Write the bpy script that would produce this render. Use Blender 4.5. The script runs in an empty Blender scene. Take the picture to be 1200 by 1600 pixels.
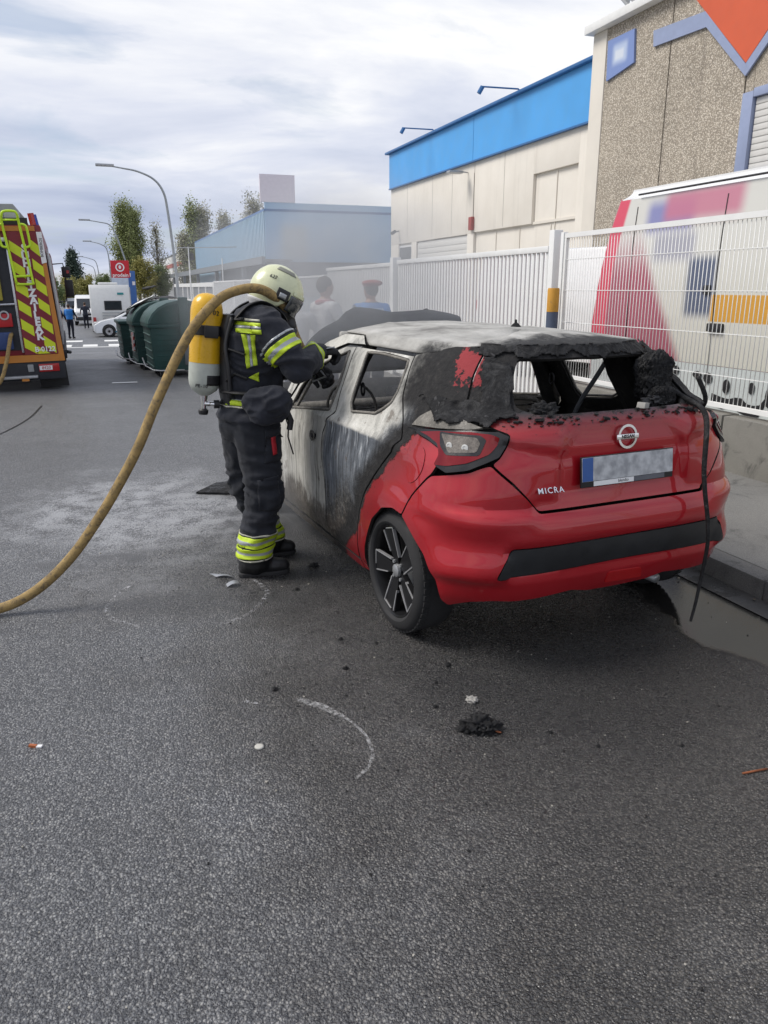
import bpy, bmesh, math, random
import numpy as np
from mathutils import Vector, Matrix, noise, geometry
from mathutils.bvhtree import BVHTree
R = math.radians
random.seed(7)
SC = bpy.context.scene
COL = SC.collection
# ---------------------------------------------------------------- camera, sky, sun, exposure
cam_d = bpy.data.cameras.new('camera')
cam = bpy.data.objects.new('camera', cam_d); COL.objects.link(cam)
cam_d.sensor_fit = 'VERTICAL'; cam_d.sensor_height = 32.0; cam_d.sensor_width = 24.0
cam_d.lens = 24.0; cam_d.clip_start = .05; cam_d.clip_end = 4000
cam.location = (0, 0, 1.65)
cam.rotation_euler = (R(90 - 16.26), 0, R(-19.6))
SC.camera = cam
SUN_EL, SUN_AZ = 50.0, 290.0          # azimuth clockwise from +Y
world = bpy.data.worlds.new('World'); SC.world = world; world.use_nodes = True
wt = world.node_tree; wt.nodes.clear()
def wn(t, **k):
    n = wt.nodes.new(t)
    for a, b in k.items(): setattr(n, a, b)
    return n
w_out = wn('ShaderNodeOutputWorld'); w_bg = wn('ShaderNodeBackground')
w_sky = wn('ShaderNodeTexSky', sky_type='NISHITA', sun_disc=False)
w_sky.sun_elevation = R(SUN_EL); w_sky.sun_rotation = R(SUN_AZ); w_sky.altitude = 450; w_sky.dust_density = 2.0
w_tc = wn('ShaderNodeTexCoord'); w_sep = wn('ShaderNodeSeparateXYZ')
wt.links.new(w_tc.outputs['Generated'], w_sep.inputs[0])
def wmath(op, a, b=None, clamp=False):
    n = wn('ShaderNodeMath', operation=op); n.use_clamp = clamp
    for i, v in enumerate((a, b)):
        if v is None: continue
        if isinstance(v, (int, float)): n.inputs[i].default_value = v
        else: wt.links.new(v, n.inputs[i])
    return n.outputs[0]
zc = wmath('ADD', wmath('MAXIMUM', w_sep.outputs[2], 0.0), .30)
cx = wmath('DIVIDE', w_sep.outputs[0], zc); cy = wmath('DIVIDE', w_sep.outputs[1], zc)
w_cmb = wn('ShaderNodeCombineXYZ'); wt.links.new(cx, w_cmb.inputs[0]); wt.links.new(cy, w_cmb.inputs[1])
w_map = wn('ShaderNodeMapping'); w_map.inputs['Rotation'].default_value = (0, 0, R(24)); w_map.inputs['Scale'].default_value = (.8, 1.5, 1)
w_map.inputs['Location'].default_value = (3.1, 1.7, 0)
wt.links.new(w_cmb.outputs[0], w_map.inputs[0])
def wnoise(scale, detail, rough, dist, off=0.0):
    n = wn('ShaderNodeTexNoise'); n.inputs['Scale'].default_value = scale; n.inputs['Detail'].default_value = detail
    n.inputs['Roughness'].default_value = rough; n.inputs['Distortion'].default_value = dist
    wt.links.new(w_map.outputs[0], n.inputs['Vector']); return n.outputs[0]
n1 = wnoise(1.15, 9, .56, .5); n2 = wnoise(2.1, 8, .55, .3); n3 = wnoise(.55, 4, .5, .2)
def wramp(fac, stops):
    n = wn('ShaderNodeValToRGB'); e = n.color_ramp.elements
    while len(e) < len(stops): e.new(.5)
    for i, (p, c) in enumerate(stops): e[i].position = p; e[i].color = (*c, 1)
    wt.links.new(fac, n.inputs[0]); return n.outputs[0]
lum = wmath('ADD', wmath('MULTIPLY', n1, .75), wmath('MULTIPLY', n3, .35))
cloud = wramp(lum, [(.38, (3.5, 4.0, 5.3)), (.48, (4.7, 5.15, 6.3)), (.57, (6.0, 6.3, 7.2)), (.67, (8.0, 8.05, 8.2))])
cov = wramp(wmath('ADD', n2, wmath('MULTIPLY', n3, .3)), [(.50, (0, 0, 0)), (.62, (1, 1, 1))])
w_mix = wn('ShaderNodeMix', data_type='RGBA')
# thin cloud everywhere: at the gaps the blue still shines through a veil
veil = wmath('ADD', wmath('MULTIPLY', cov, .50), .50, True)
wt.links.new(veil, w_mix.inputs['Factor'])
wt.links.new(w_sky.outputs[0], w_mix.inputs[6]); wt.links.new(cloud, w_mix.inputs[7])
wt.links.new(w_mix.outputs[2], w_bg.inputs['Color']); w_bg.inputs['Strength'].default_value = .10
wt.links.new(w_bg.outputs[0], w_out.inputs['Surface'])
sun_d = bpy.data.lights.new('sun', 'SUN'); sun_d.energy = 2.5; sun_d.angle = R(26); sun_d.color = (1, .95, .88)
sun = bpy.data.objects.new('sun', sun_d); COL.objects.link(sun)
sdir = Vector((math.sin(R(SUN_AZ)) * math.cos(R(SUN_EL)), math.cos(R(SUN_AZ)) * math.cos(R(SUN_EL)), math.sin(R(SUN_EL))))
sun.rotation_euler = sdir.to_track_quat('Z', 'Y').to_euler()
VS = SC.view_settings
VS.view_transform = 'Standard'; VS.look = 'None'; VS.gamma = 1.0; VS.exposure = .33; VS.use_curve_mapping = False
SC.cycles.volume_step_rate = 2.0; SC.cycles.volume_max_steps = 96
SC.cycles.max_bounces = 8

# ---------------------------------------------------------------- helpers
def lin(r, g, b):
    f = lambda c: (c / 255 / 12.92) if c / 255 <= .04045 else ((c / 255 + .055) / 1.055) ** 2.4
    return (f(r), f(g), f(b))

class G:
    """small node-graph builder for one material"""
    def __init__(s, name):
        s.m = bpy.data.materials.new(name); s.m.use_nodes = True
        s.t = s.m.node_tree; s.t.nodes.clear()
        s.out = s.t.nodes.new('ShaderNodeOutputMaterial'); s.b = s.t.nodes.new('ShaderNodeBsdfPrincipled')
        s.t.links.new(s.b.outputs[0], s.out.inputs[0])
        s.tc = s.t.nodes.new('ShaderNodeTexCoord'); s.P = s.tc.outputs['Object']
    def put(s, sock, v):
        if isinstance(v, bpy.types.NodeSocket): s.t.links.new(v, sock)
        elif isinstance(v, (tuple, list)): sock.default_value = (*v, 1)[:4] if sock.type == 'RGBA' else v
        else: sock.default_value = v
    def set(s, **k):
        nm = dict(col='Base Color', rough='Roughness', metal='Metallic', spec='Specular IOR Level', coat='Coat Weight', coatr='Coat Roughness', normal='Normal',
                  alpha='Alpha', trans='Transmission Weight', emit='Emission Color', emits='Emission Strength', sheen='Sheen Weight', ior='IOR')
        for a, v in k.items(): s.put(s.b.inputs[nm[a]], v)
        return s
    def math(s, op, a, b=0.0, c=None, clamp=False):
        n = s.t.nodes.new('ShaderNodeMath'); n.operation = op; n.use_clamp = clamp
        s.put(n.inputs[0], a); s.put(n.inputs[1], b)
        if c is not None: s.put(n.inputs[2], c)
        return n.outputs[0]
    def mul(s, a, b): return s.math('MULTIPLY', a, b)
    def add(s, a, b): return s.math('ADD', a, b)
    def sub(s, a, b): return s.math('SUBTRACT', a, b)
    def sstep(s, x, a, b, lo=0.0, hi=1.0):
        n = s.t.nodes.new('ShaderNodeMapRange'); n.interpolation_type = 'SMOOTHSTEP'
        s.put(n.inputs[0], x); n.inputs[1].default_value = a; n.inputs[2].default_value = b
        n.inputs[3].default_value = lo; n.inputs[4].default_value = hi
        return n.outputs[0]
    def vec(s, v=None, scale=(1, 1, 1), rot=(0, 0, 0), loc=(0, 0, 0)):
        n = s.t.nodes.new('ShaderNodeMapping'); s.put(n.inputs[0], v or s.P)
        n.inputs['Scale'].default_value = scale; n.inputs['Rotation'].default_value = rot; n.inputs['Location'].default_value = loc
        return n.outputs[0]
    def noise(s, scale, detail=4, rough=.55, v=None, dist=0.0, col=False):
        n = s.t.nodes.new('ShaderNodeTexNoise'); s.put(n.inputs['Vector'], v or s.P)
        n.inputs['Scale'].default_value = scale; n.inputs['Detail'].default_value = detail
        n.inputs['Roughness'].default_value = rough; n.inputs['Distortion'].default_value = dist
        return n.outputs[1 if col else 0]
    def voro(s, scale, v=None, feature='F1', out='Distance', rnd=1.0):
        n = s.t.nodes.new('ShaderNodeTexVoronoi'); n.feature = feature; s.put(n.inputs['Vector'], v or s.P)
        n.inputs['Scale'].default_value = scale; n.inputs['Randomness'].default_value = rnd
        return n.outputs[out]
    def wave(s, scale, axis='X', dist=0.0, v=None):
        n = s.t.nodes.new('ShaderNodeTexWave'); n.bands_direction = axis; s.put(n.inputs['Vector'], v or s.P)
        n.inputs['Scale'].default_value = scale; n.inputs['Distortion'].default_value = dist
        return n.outputs['Fac']
    def ramp(s, fac, stops, interp='LINEAR'):
        n = s.t.nodes.new('ShaderNodeValToRGB'); n.color_ramp.interpolation = interp; e = n.color_ramp.elements
        while len(e) < len(stops): e.new(.5)
        for i, (p, c) in enumerate(stops):
            e[i].position = p; e[i].color = (*(c if isinstance(c, (tuple, list)) else (c, c, c)), 1)
        s.put(n.inputs[0], fac); return n.outputs[0]
    def mix(s, f, a, b, mode='MIX'):
        n = s.t.nodes.new('ShaderNodeMix'); n.data_type = 'RGBA'; n.blend_type = mode
        s.put(n.inputs['Factor'], f); s.put(n.inputs[6], a); s.put(n.inputs[7], b); return n.outputs[2]
    def sep(s, v=None):
        n = s.t.nodes.new('ShaderNodeSeparateXYZ'); s.put(n.inputs[0], v or s.P); return n.outputs
    def attr(s, name):
        n = s.t.nodes.new('ShaderNodeAttribute'); n.attribute_name = name; return n.outputs['Fac']
    def bump(s, h, strength=.3, dist=.01, normal=None):
        n = s.t.nodes.new('ShaderNodeBump'); n.inputs['Strength'].default_value = strength; n.inputs['Distance'].default_value = dist
        s.put(n.inputs['Height'], h)
        if normal is not None: s.t.links.new(normal, n.inputs['Normal'])
        s.put(s.b.inputs['Normal'], n.outputs[0]); return n.outputs[0]
    def rect(s, u, v, u0, u1, v0, v1, e=.01):
        a = s.mul(s.sstep(u, u0 - e, u0 + e), s.sstep(u, u1 - e, u1 + e, 1, 0))
        b = s.mul(s.sstep(v, v0 - e, v0 + e), s.sstep(v, v1 - e, v1 + e, 1, 0))
        return s.mul(a, b)

def mat(name, col, rough=.5, metal=0.0, var=.12, vs=5.0, bump=0.0, bs=60.0, spec=.5, coat=0.0, dirt=0.0, dcol=(.12, .105, .09)):
    """painted / plastic / metal surface with uneven colour, gloss and optional grime"""
    g = G(name)
    n = g.noise(vs, 5, .6)
    c = g.ramp(n, [(.3, tuple(x * (1 - var) for x in col)), (.7, tuple(min(1, x * (1 + var)) for x in col))])
    if dirt:
        d = g.noise(vs * 2.3, 7, .7, dist=.6)
        c = g.mix(g.sstep(d, .62 - dirt * .25, .85 - dirt * .2, 0, min(1, dirt * 1.6)), c, dcol)
    g.set(col=c, metal=metal, spec=spec, coat=coat, rough=g.sstep(g.noise(vs * 4, 3), .2, .8, max(.02, rough - .08), min(1, rough + .1)))
    if bump: g.bump(g.noise(bs, 4), bump, .004)
    return g.m

class MB:
    """collects shapes, then links them as ONE mesh object"""
    def __init__(s): s.v = []; s.f = []; s.mi = []; s.cur = 0
    def mat(s, i): s.cur = i; return s
    def add(s, vs, fs):
        o = len(s.v); s.v += [tuple(v) for v in vs]
        for f in fs: s.f.append(tuple(i + o for i in f)); s.mi.append(s.cur)
        return s
    def box(s, a, b, M=None):
        x0, y0, z0 = a; x1, y1, z1 = b
        vs = [Vector(p) for p in ((x0, y0, z0), (x1, y0, z0), (x1, y1, z0), (x0, y1, z0), (x0, y0, z1), (x1, y0, z1), (x1, y1, z1), (x0, y1, z1))]
        if M is not None: vs = [M @ v for v in vs]
        return s.add(vs, [(0, 3, 2, 1), (4, 5, 6, 7), (0, 1, 5, 4), (1, 2, 6, 5), (2, 3, 7, 6), (3, 0, 4, 7)])
    def cbox(s, c, sz, M=None):
        return s.box([c[i] - sz[i] / 2 for i in range(3)], [c[i] + sz[i] / 2 for i in range(3)], M)
    def tube(s, pts, r, n=10, caps=True, flat=1.0):
        pts = [Vector(p) for p in pts]; rs = r if isinstance(r, (list, tuple)) else [r] * len(pts)
        vs = []; fs = []; up = None
        for i, p in enumerate(pts):
            t = (pts[min(i + 1, len(pts) - 1)] - pts[max(i - 1, 0)]).normalized()
            if up is None:
                up = Vector((0, 0, 1)) if abs(t.z) < .9 else Vector((1, 0, 0))
            u = t.cross(up)
            u = u.normalized() if u.length > 1e-6 else t.orthogonal().normalized()
            w = u.cross(t).normalized(); up = w
            for k in range(n):
                a = 2 * math.pi * k / n
                vs.append(p + (u * math.cos(a) + w * math.sin(a) * flat) * rs[i])
        for i in range(len(pts) - 1):
            for k in range(n):
                k2 = (k + 1) % n
                fs.append((i * n + k, i * n + k2, (i + 1) * n + k2, (i + 1) * n + k))
        if caps:
            fs.append(tuple(range(n))[::-1]); fs.append(tuple((len(pts) - 1) * n + k for k in range(n)))
        return s.add(vs, fs)
    def lathe(s, prof, n=24, M=None, caps=True):
        """profile of (radius, height) turned about local Z"""
        vs = []; fs = []
        for r, h in prof:
            for k in range(n):
                a = 2 * math.pi * k / n; vs.append(Vector((r * math.cos(a), r * math.sin(a), h)))
        for i in range(len(prof) - 1):
            for k in range(n):
                k2 = (k + 1) % n; fs.append((i * n + k, i * n + k2, (i + 1) * n + k2, (i + 1) * n + k))
        if caps:
            fs.append(tuple(range(n))[::-1]); fs.append(tuple((len(prof) - 1) * n + k for k in range(n)))
        if M is not None: vs = [M @ v for v in vs]
        return s.add(vs, fs)
    def prism(s, poly, d0, d1, axis='X', M=None):
        """polygon (a,b) extruded along axis: X -> (d,a,b), Y -> (a,d,b), Z -> (a,b,d)"""
        mk = {'X': lambda a, b, d: (d, a, b), 'Y': lambda a, b, d: (a, d, b), 'Z': lambda a, b, d: (a, b, d)}[axis]
        n = len(poly); vs = [Vector(mk(a, b, d0)) for a, b in poly] + [Vector(mk(a, b, d1)) for a, b in poly]
        if M is not None: vs = [M @ v for v in vs]
        fs = [tuple(range(n))[::-1], tuple(range(n, 2 * n))] + [(i, (i + 1) % n, n + (i + 1) % n, n + i) for i in range(n)]
        return s.add(vs, fs)
    def sheet(s, ny, nx, fn):
        vs = [fn(j / (ny - 1), i / (nx - 1)) for j in range(ny) for i in range(nx)]
        fs = [(j * nx + i, j * nx + i + 1, (j + 1) * nx + i + 1, (j + 1) * nx + i) for j in range(ny - 1) for i in range(nx - 1)]
        return s.add(vs, fs)
    def mesh(s, name, mats, smooth=False, bevel=0.0, bseg=2, recalc=True):
        me = bpy.data.meshes.new(name); me.from_pydata(s.v, [], s.f)
        for m in (mats if isinstance(mats, (list, tuple)) else [mats]): me.materials.append(m)
        me.polygons.foreach_set('material_index', s.mi)
        bm = bmesh.new(); bm.from_mesh(me)
        if recalc: bmesh.ops.recalc_face_normals(bm, faces=bm.faces)
        if bevel:
            ed = [e for e in bm.edges if len(e.link_faces) == 2 and e.calc_face_angle(0) > .5]
            bmesh.ops.bevel(bm, geom=ed, offset=bevel, segments=bseg, affect='EDGES', clamp_overlap=True, profile=.6)
        for f in bm.faces: f.smooth = bool(smooth) or bevel > 0
        bm.to_mesh(me); bm.free()
        if bevel or smooth == 'auto': autosharp(me)
        return me
    def build(s, name, mats, parent=None, smooth=False, bevel=0.0, loc=None, rot=None, bseg=2):
        return link(name, s.mesh(name, mats, smooth, bevel, bseg), parent, loc, rot)

def autosharp(me, ang=R(32)):
    for p in me.polygons: p.use_smooth = True
    bm = bmesh.new(); bm.from_mesh(me)
    for e in bm.edges:
        e.smooth = not (len(e.link_faces) == 2 and e.calc_face_angle(0) > ang)
    bm.to_mesh(me); bm.free()

def link(name, me, parent=None, loc=None, rot=None):
    o = bpy.data.objects.new(name, me); COL.objects.link(o)
    if parent is not None: o.parent = parent
    if loc is not None: o.location = loc
    if rot is not None: o.rotation_euler = rot
    return o
def tag(o, label=None, cat=None, group=None, kind=None):
    for k, v in (('label', label), ('category', cat), ('group', group), ('kind', kind)):
        if v: o[k] = v
    return o
def thing(name, label, cat, loc=(0, 0, 0), rz=0.0, group=None):
    o = bpy.data.objects.new(name, None); COL.objects.link(o); o.empty_display_size = .1
    o.location = loc; o.rotation_euler = (0, 0, rz)
    return tag(o, label, cat, group)
def copy_tree(o, parent=None):
    c = o.copy(); COL.objects.link(c)
    if parent is not None: c.parent = parent
    for ch in o.children: copy_tree(ch, c)
    return c
_txt = {}
def text_mesh(s, size, depth=.004, align='CENTER', spacing=1.0, bold=0.0):
    cu = bpy.data.curves.new('lettering', 'FONT'); cu.body = s; cu.size = size; cu.extrude = depth / 2
    cu.align_x = align; cu.align_y = 'CENTER'; cu.space_character = spacing; cu.offset = bold; cu.resolution_u = 3
    o = bpy.data.objects.new('lettering', cu); COL.objects.link(o)
    dg = bpy.context.evaluated_depsgraph_get()
    me = bpy.data.meshes.new_from_object(o.evaluated_get(dg))
    bpy.data.objects.remove(o); bpy.data.curves.remove(cu); return me
def put_text(name, s, size, m, parent, M, depth=.004, align='CENTER', spacing=1.0, bold=0.0):
    """lettering lies in the local XY plane of M, facing its +Z"""
    me = text_mesh(s, size, depth, align, spacing, bold); me.transform(M); me.materials.clear(); me.materials.append(m)
    return link(name, me, parent)
def frame(o, x, z):
    """matrix with origin o, columns x, (z cross x), z"""
    x = Vector(x).normalized(); z = Vector(z).normalized(); y = z.cross(x).normalized(); x = y.cross(z)
    return Matrix(((x.x, y.x, z.x, o[0]), (x.y, y.y, z.y, o[1]), (x.z, y.z, z.z, o[2]), (0, 0, 0, 1)))
def evalmesh(o):
    dg = bpy.context.evaluated_depsgraph_get(); dg.update()
    return bpy.data.meshes.new_from_object(o.evaluated_get(dg))
def fbm(p, sc, oct=4): return noise.fractal(Vector(p) * sc, 1.0, 2.0, oct)
def gz(y):
    """height of the street: level near the camera, dipping further on"""
    t = min(1, max(0, (y - 12) / 36)); a = t * t * (3 - 2 * t)
    u = min(1, max(0, (y - 50) / 50)); return -.95 * a - .4 * u
def catmull(P, n=8):
    P = [Vector(p) for p in P]; out = []
    for i in range(len(P) - 1):
        a, b, c, d = P[max(i - 1, 0)], P[i], P[i + 1], P[min(i + 2, len(P) - 1)]
        for k in range(n):
            t = k / n
            out.append(.5 * ((2 * b) + (c - a) * t + (2 * a - 5 * b + 4 * c - d) * t * t + (3 * b - a - 3 * c + d) * t ** 3))
    return out + [P[-1]]

# common materials
m_white = mat('white_paint', (.74, .74, .72), .45, var=.05, dirt=.12)
m_fence = mat('fence_white', (.78, .78, .76), .4, var=.04, dirt=.08)
m_black = mat('black_plastic', (.018, .018, .02), .5, var=.25)
m_rubber = mat('rubber', (.022, .022, .023), .75, var=.25, bump=.2, bs=120)
m_steel = mat('steel', (.55, .55, .56), .3, metal=1, var=.1)
m_galv = mat('galvanised', (.42, .43, .44), .45, metal=.7, var=.12)
m_chrome = mat('chrome', (.75, .75, .76), .12, metal=1, var=.04)
m_glass = mat('dark_glass', (.02, .025, .03), .06, var=.2, spec=.7)
m_red = mat('red_paint', (.45, .015, .02), .35, var=.08)
# ---------------------------------------------------------------- ground, road, pavement
def asphalt():
    g = G('asphalt'); x, y, z = g.sep()
    def ell(cx, cy, rx, ry):
        a = g.math('POWER', g.math('DIVIDE', g.sub(x, cx), rx), 2.0); b = g.math('POWER', g.math('DIVIDE', g.sub(y, cy), ry), 2.0)
        return g.math('SQRT', g.add(a, b))
    warp = g.noise(1.3, 6, .62); warp2 = g.noise(5.0, 5, .6); big = g.noise(.35, 5, .6)
    vw = g.t.nodes.new('ShaderNodeVectorMath'); vw.operation = 'MULTIPLY_ADD'
    g.t.links.new(g.noise(60, 2, .5, col=True), vw.inputs[0]); vw.inputs[1].default_value = (.008, .008, .008); g.t.links.new(g.P, vw.inputs[2])
    cell = g.sep(g.voro(118, v=vw.outputs[0], out='Color'))[0]; dist = g.voro(118, v=vw.outputs[0])
    cell2 = g.sep(g.voro(260, out='Color'))[1]; dist2 = g.voro(260)
    stone = g.ramp(cell, [(0, (.020, .022, .026)), (.40, (.062, .065, .072)), (.72, (.15, .154, .163)), (1, (.33, .328, .32))])
    fine = g.ramp(cell2, [(0, (.018, .019, .022)), (.55, (.085, .089, .098)), (1, (.31, .308, .30))])
    col = g.mix(.42, stone, fine)
    gap = g.mul(g.sstep(dist, .40, .68), .6)
    col = g.mix(gap, col, (.012, .012, .014))
    tone = g.add(g.mul(big, .9), g.mul(warp, .5))
    col = g.mix(1.0, col, g.ramp(tone, [(.35, .98), (.95, 1.66)]), 'MULTIPLY')
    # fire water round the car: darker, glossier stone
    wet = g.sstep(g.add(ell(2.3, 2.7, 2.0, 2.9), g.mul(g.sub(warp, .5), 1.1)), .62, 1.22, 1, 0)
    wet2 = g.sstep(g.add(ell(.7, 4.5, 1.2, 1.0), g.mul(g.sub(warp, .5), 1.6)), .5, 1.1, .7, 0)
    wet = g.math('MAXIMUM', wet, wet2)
    trail = g.mul(g.sstep(g.noise(1.0, 5, .6, v=g.vec(scale=(2.2, .35, 1), loc=(4, 1, 0))), .54, .70), .35)
    wet = g.math('MAXIMUM', wet, trail)
    wm = g.ramp(wet, [(0, 1.0), (1, .36)])
    col = g.mix(1.0, col, wm, 'MULTIPLY')
    warm = g.mul(wet, .35); col = g.mix(g.mul(wet, .8), col, g.mix(1.0, col, (1.12, 1.03, .92), 'MULTIPLY'))
    # dried foam / extinguisher powder
    pw = g.sstep(g.add(ell(.15, 5.9, 1.25, 1.9), g.mul(g.sub(warp, .5), 1.7)), .25, 1.05, 1, 0)
    pw = g.mul(pw, g.sstep(g.add(warp2, g.mul(cell, .25)), .42, .75)); pw = g.mul(pw, g.sub(1.0, g.mul(wet, .55)))
    col = g.mix(g.mul(pw, .62), col, (.50, .51, .53))
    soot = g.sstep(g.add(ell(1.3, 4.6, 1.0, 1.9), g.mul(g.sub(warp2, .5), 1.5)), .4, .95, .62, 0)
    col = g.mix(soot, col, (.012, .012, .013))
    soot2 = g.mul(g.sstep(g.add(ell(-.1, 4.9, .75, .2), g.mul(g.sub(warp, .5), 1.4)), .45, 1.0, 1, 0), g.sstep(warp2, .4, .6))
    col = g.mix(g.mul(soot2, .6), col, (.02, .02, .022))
    wet_shade = g.sstep(g.add(ell(2.05, 2.62, 1.35, .85), g.mul(g.sub(warp, .5), .9)), .45, 1.05, .80, 0)  # wet asphalt plus the car's shadow, painted into the road colour
    col = g.mix(wet_shade, col, (.008, .008, .009)); wet = g.math('MAXIMUM', wet, wet_shade)
    # standing water along the kerb
    pud = g.sstep(g.add(ell(3.02, 2.78, .50, .85), g.mul(g.sub(warp, .5), .85)), .84, .98, 1, 0)
    col = g.mix(pud, col, (.016, .015, .014))
    rough = g.add(g.sub(g.sub(.46, g.mul(wet, .20)), g.mul(g.sub(warp, .5), .35)), g.mul(g.sub(cell, .5), .16))
    rough = g.math('ADD', g.mul(rough, g.sub(1.0, pud)), g.mul(pud, .02), clamp=True)
    g.set(col=col, rough=rough, spec=g.sub(g.add(.60, g.mul(wet, .1)), g.mul(pud, .45)))
    dome = g.sstep(dist, .75, .05)
    h = g.add(g.mul(dome, g.add(.45, g.mul(cell, .75))), g.mul(g.sstep(dist2, .7, .1), .35))
    h = g.mul(h, g.sub(1.0, g.mul(pud, .985)))
    g.bump(h, .85, .0075)
    return g.m
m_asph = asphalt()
def gsheet(name, m, x0, x1, ys, dz, kind='structure', nx=2):
    b = MB(); b.sheet(len(ys), nx, lambda t, s: (x0 + (x1 - x0) * s, ys[round(t * (len(ys) - 1))], gz(ys[round(t * (len(ys) - 1))]) + dz))
    return tag(b.build(name, m, smooth=True), kind=kind)
YS = [-12, -4, 0, 4, 8, 12] + list(range(14, 104, 3)) + [120, 200, 420]
gb = MB(); gb.sheet(2, 2, lambda t, s: (-1500 + 3000 * s, -1500 + 3500 * t, -1.75))
gm = G('earth'); gm.set(col=gm.ramp(gm.noise(.05, 6), [(.3, (.06, .07, .035)), (.7, (.12, .11, .07))]), rough=.95)
tag(gb.build('ground', gm.m), kind='structure')
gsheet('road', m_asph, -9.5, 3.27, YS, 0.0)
def concrete(name, c0, c1, stain=.5, sc=1.0, bump=.35, agg=220):
    g = G(name); n = g.noise(1.6 * sc, 7, .65); f = g.noise(agg, 3, .6)
    c = g.ramp(n, [(.3, c0), (.7, c1)]); c = g.mix(.55, c, g.ramp(f, [(.35, tuple(q * .55 for q in c0)), (.68, tuple(min(1, q * 1.35) for q in c1))]))
    st = g.sstep(g.noise(2.3 * sc, 7, .7, dist=.8), .52, .74); c = g.mix(g.mul(st, stain), c, (.035, .034, .032))
    g.set(col=c, rough=.85); g.bump(g.add(g.mul(f, .6), g.mul(g.noise(40, 4), .5)), bump, .006); return g.m
m_pave = concrete('pavement_concrete', (.115, .113, .11), (.205, .20, .185), .85)
m_kerb = concrete('kerb_concrete', (.09, .088, .084), (.16, .155, .145), .85)
m_yard = concrete('yard_concrete', (.30, .29, .27), (.38, .37, .35), .3)
m_base = concrete('wall_concrete', (.12, .115, .10), (.24, .23, .205), .95, 1.5)
gsheet('pavement', m_pave, 3.42, 5.0, YS, .115)
kerb = MB()
kb = tag(gsheet('kerb', m_kerb, 3.405, 3.425, YS, -.03), kind='structure')
for i in range(46):                                       # kerb stones, one metre each
    y = -3 + i; b = MB(); z = gz(y + .5); j = random.uniform(-.004, .004)
    b.box((3.275 + j, y + .004, z - .15), (3.424 + j, y + .996, z + .118 + j * .5)); b.build('kerb_stone', m_kerb, kb, bevel=.012)
gsheet('yard', m_yard, 5.16, 60.0, YS, .02)
gsheet('left_pavement', m_pave, -14.0, -9.5, YS, .115)

gg = G('wet_gutter'); gn = gg.noise(2.2, 6, .65); gf = gg.noise(240, 3, .6)
gg.set(col=gg.mix(.5, gg.ramp(gn, [(.3, (.035, .035, .034)), (.7, (.085, .082, .076))]), gg.ramp(gf, [(.35, (.02, .02, .02)), (.7, (.11, .105, .10))])), rough=gg.sstep(gn, .40, .62, .04, .55), spec=.25); gg.bump(gg.mul(gf, gg.sstep(gn, .42, .62)), .4, .004)
gsheet('gutter', gg.m, 3.10, 3.272, YS, .004)
# painted road marks (4 mm above the asphalt)
def worn_paint(name, col, lo, hi, sc=35):
    g = G(name); n = g.add(g.mul(g.noise(sc, 6, .75), .75), g.mul(g.noise(sc * 6, 3, .6), .35))
    tr = g.t.nodes.new('ShaderNodeBsdfTransparent'); mx = g.t.nodes.new('ShaderNodeMixShader')
    g.set(col=col, rough=.8); g.put(mx.inputs[0], g.sstep(n, lo, hi))
    g.t.links.new(tr.outputs[0], mx.inputs[1]); g.t.links.new(g.b.outputs[0], mx.inputs[2]); g.t.links.new(mx.outputs[0], g.out.inputs[0]); return g.m
m_line = worn_paint('road_paint', (.68, .68, .66), .30, .46, 4)
m_chalk = worn_paint('chalk', (.55, .55, .55), .46, .80, 60)
m_chalk2 = worn_paint('faint_chalk', (.55, .55, .56), .54, .72)
cw = MB()
cw.box((-6, 32.7, gz(32.8) + .004), (1.0, 32.95, gz(32.8) + .008))
for k in range(-6, 2):
    cw.box((k * 1.0 + .15, 33.7, gz(34.4) + .012), (k * 1.0 + .72, 35.2, gz(34.4) + .016))
for k in range(-4, 2): cw.box((k * 1.9, 40.5, gz(41) + .012), (k * 1.9 + .9, 41.6, gz(41) + .016))
tag(cw.build('road_markings', m_line), kind='structure')
def chalk(name, pts, w, m):
    P = catmull([(x, y, .005) for x, y in pts], 8); b = MB(); vs = []
    for i, p in enumerate(P):
        t = (P[min(i + 1, len(P) - 1)] - P[max(i - 1, 0)]).normalized(); u = Vector((-t.y, t.x, 0)); k = i / (len(P) - 1)
        ww = w(k) * (1 + .35 * noise.noise(p * 30))
        vs += [p - u * ww, p + u * ww]
    b.add(vs, [(2 * i, 2 * i + 1, 2 * i + 3, 2 * i + 2) for i in range(len(P) - 1)])
    return tag(b.build(name, m), kind='structure')
chalk('chalk_mark', [(.607, 2.82), (.673, 2.758), (.73, 2.669), (.779, 2.565), (.801, 2.453), (.789, 2.341), (.746, 2.264), (.684, 2.215)], lambda k: .007 + .012 * max(0, 1 - abs(k - .2) * 5), m_chalk)
chalk('chalk_mark', [(.62, 2.80), (.70, 2.70), (.735, 2.64)], lambda k: .008, m_chalk)
chalk('chalk_mark', [(.40, 2.875), (.449, 2.838), (.49, 2.80)], lambda k: .008, m_chalk2)
chalk('chalk_mark', [(.03, 4.43), (-.078, 4.22), (-.119, 4.05), (-.083, 3.905), (.037, 3.779)], lambda k: .014, m_chalk2)
chalk('chalk_mark', [(.693, 4.255), (.735, 4.03), (.657, 3.863), (.566, 3.742), (.44, 3.676)], lambda k: .013, m_chalk2)
chalk('chalk_mark', [(-.85, 11.92), (-.29, 11.99), (.38, 12.02)], lambda k: .022, m_chalk2)

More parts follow.
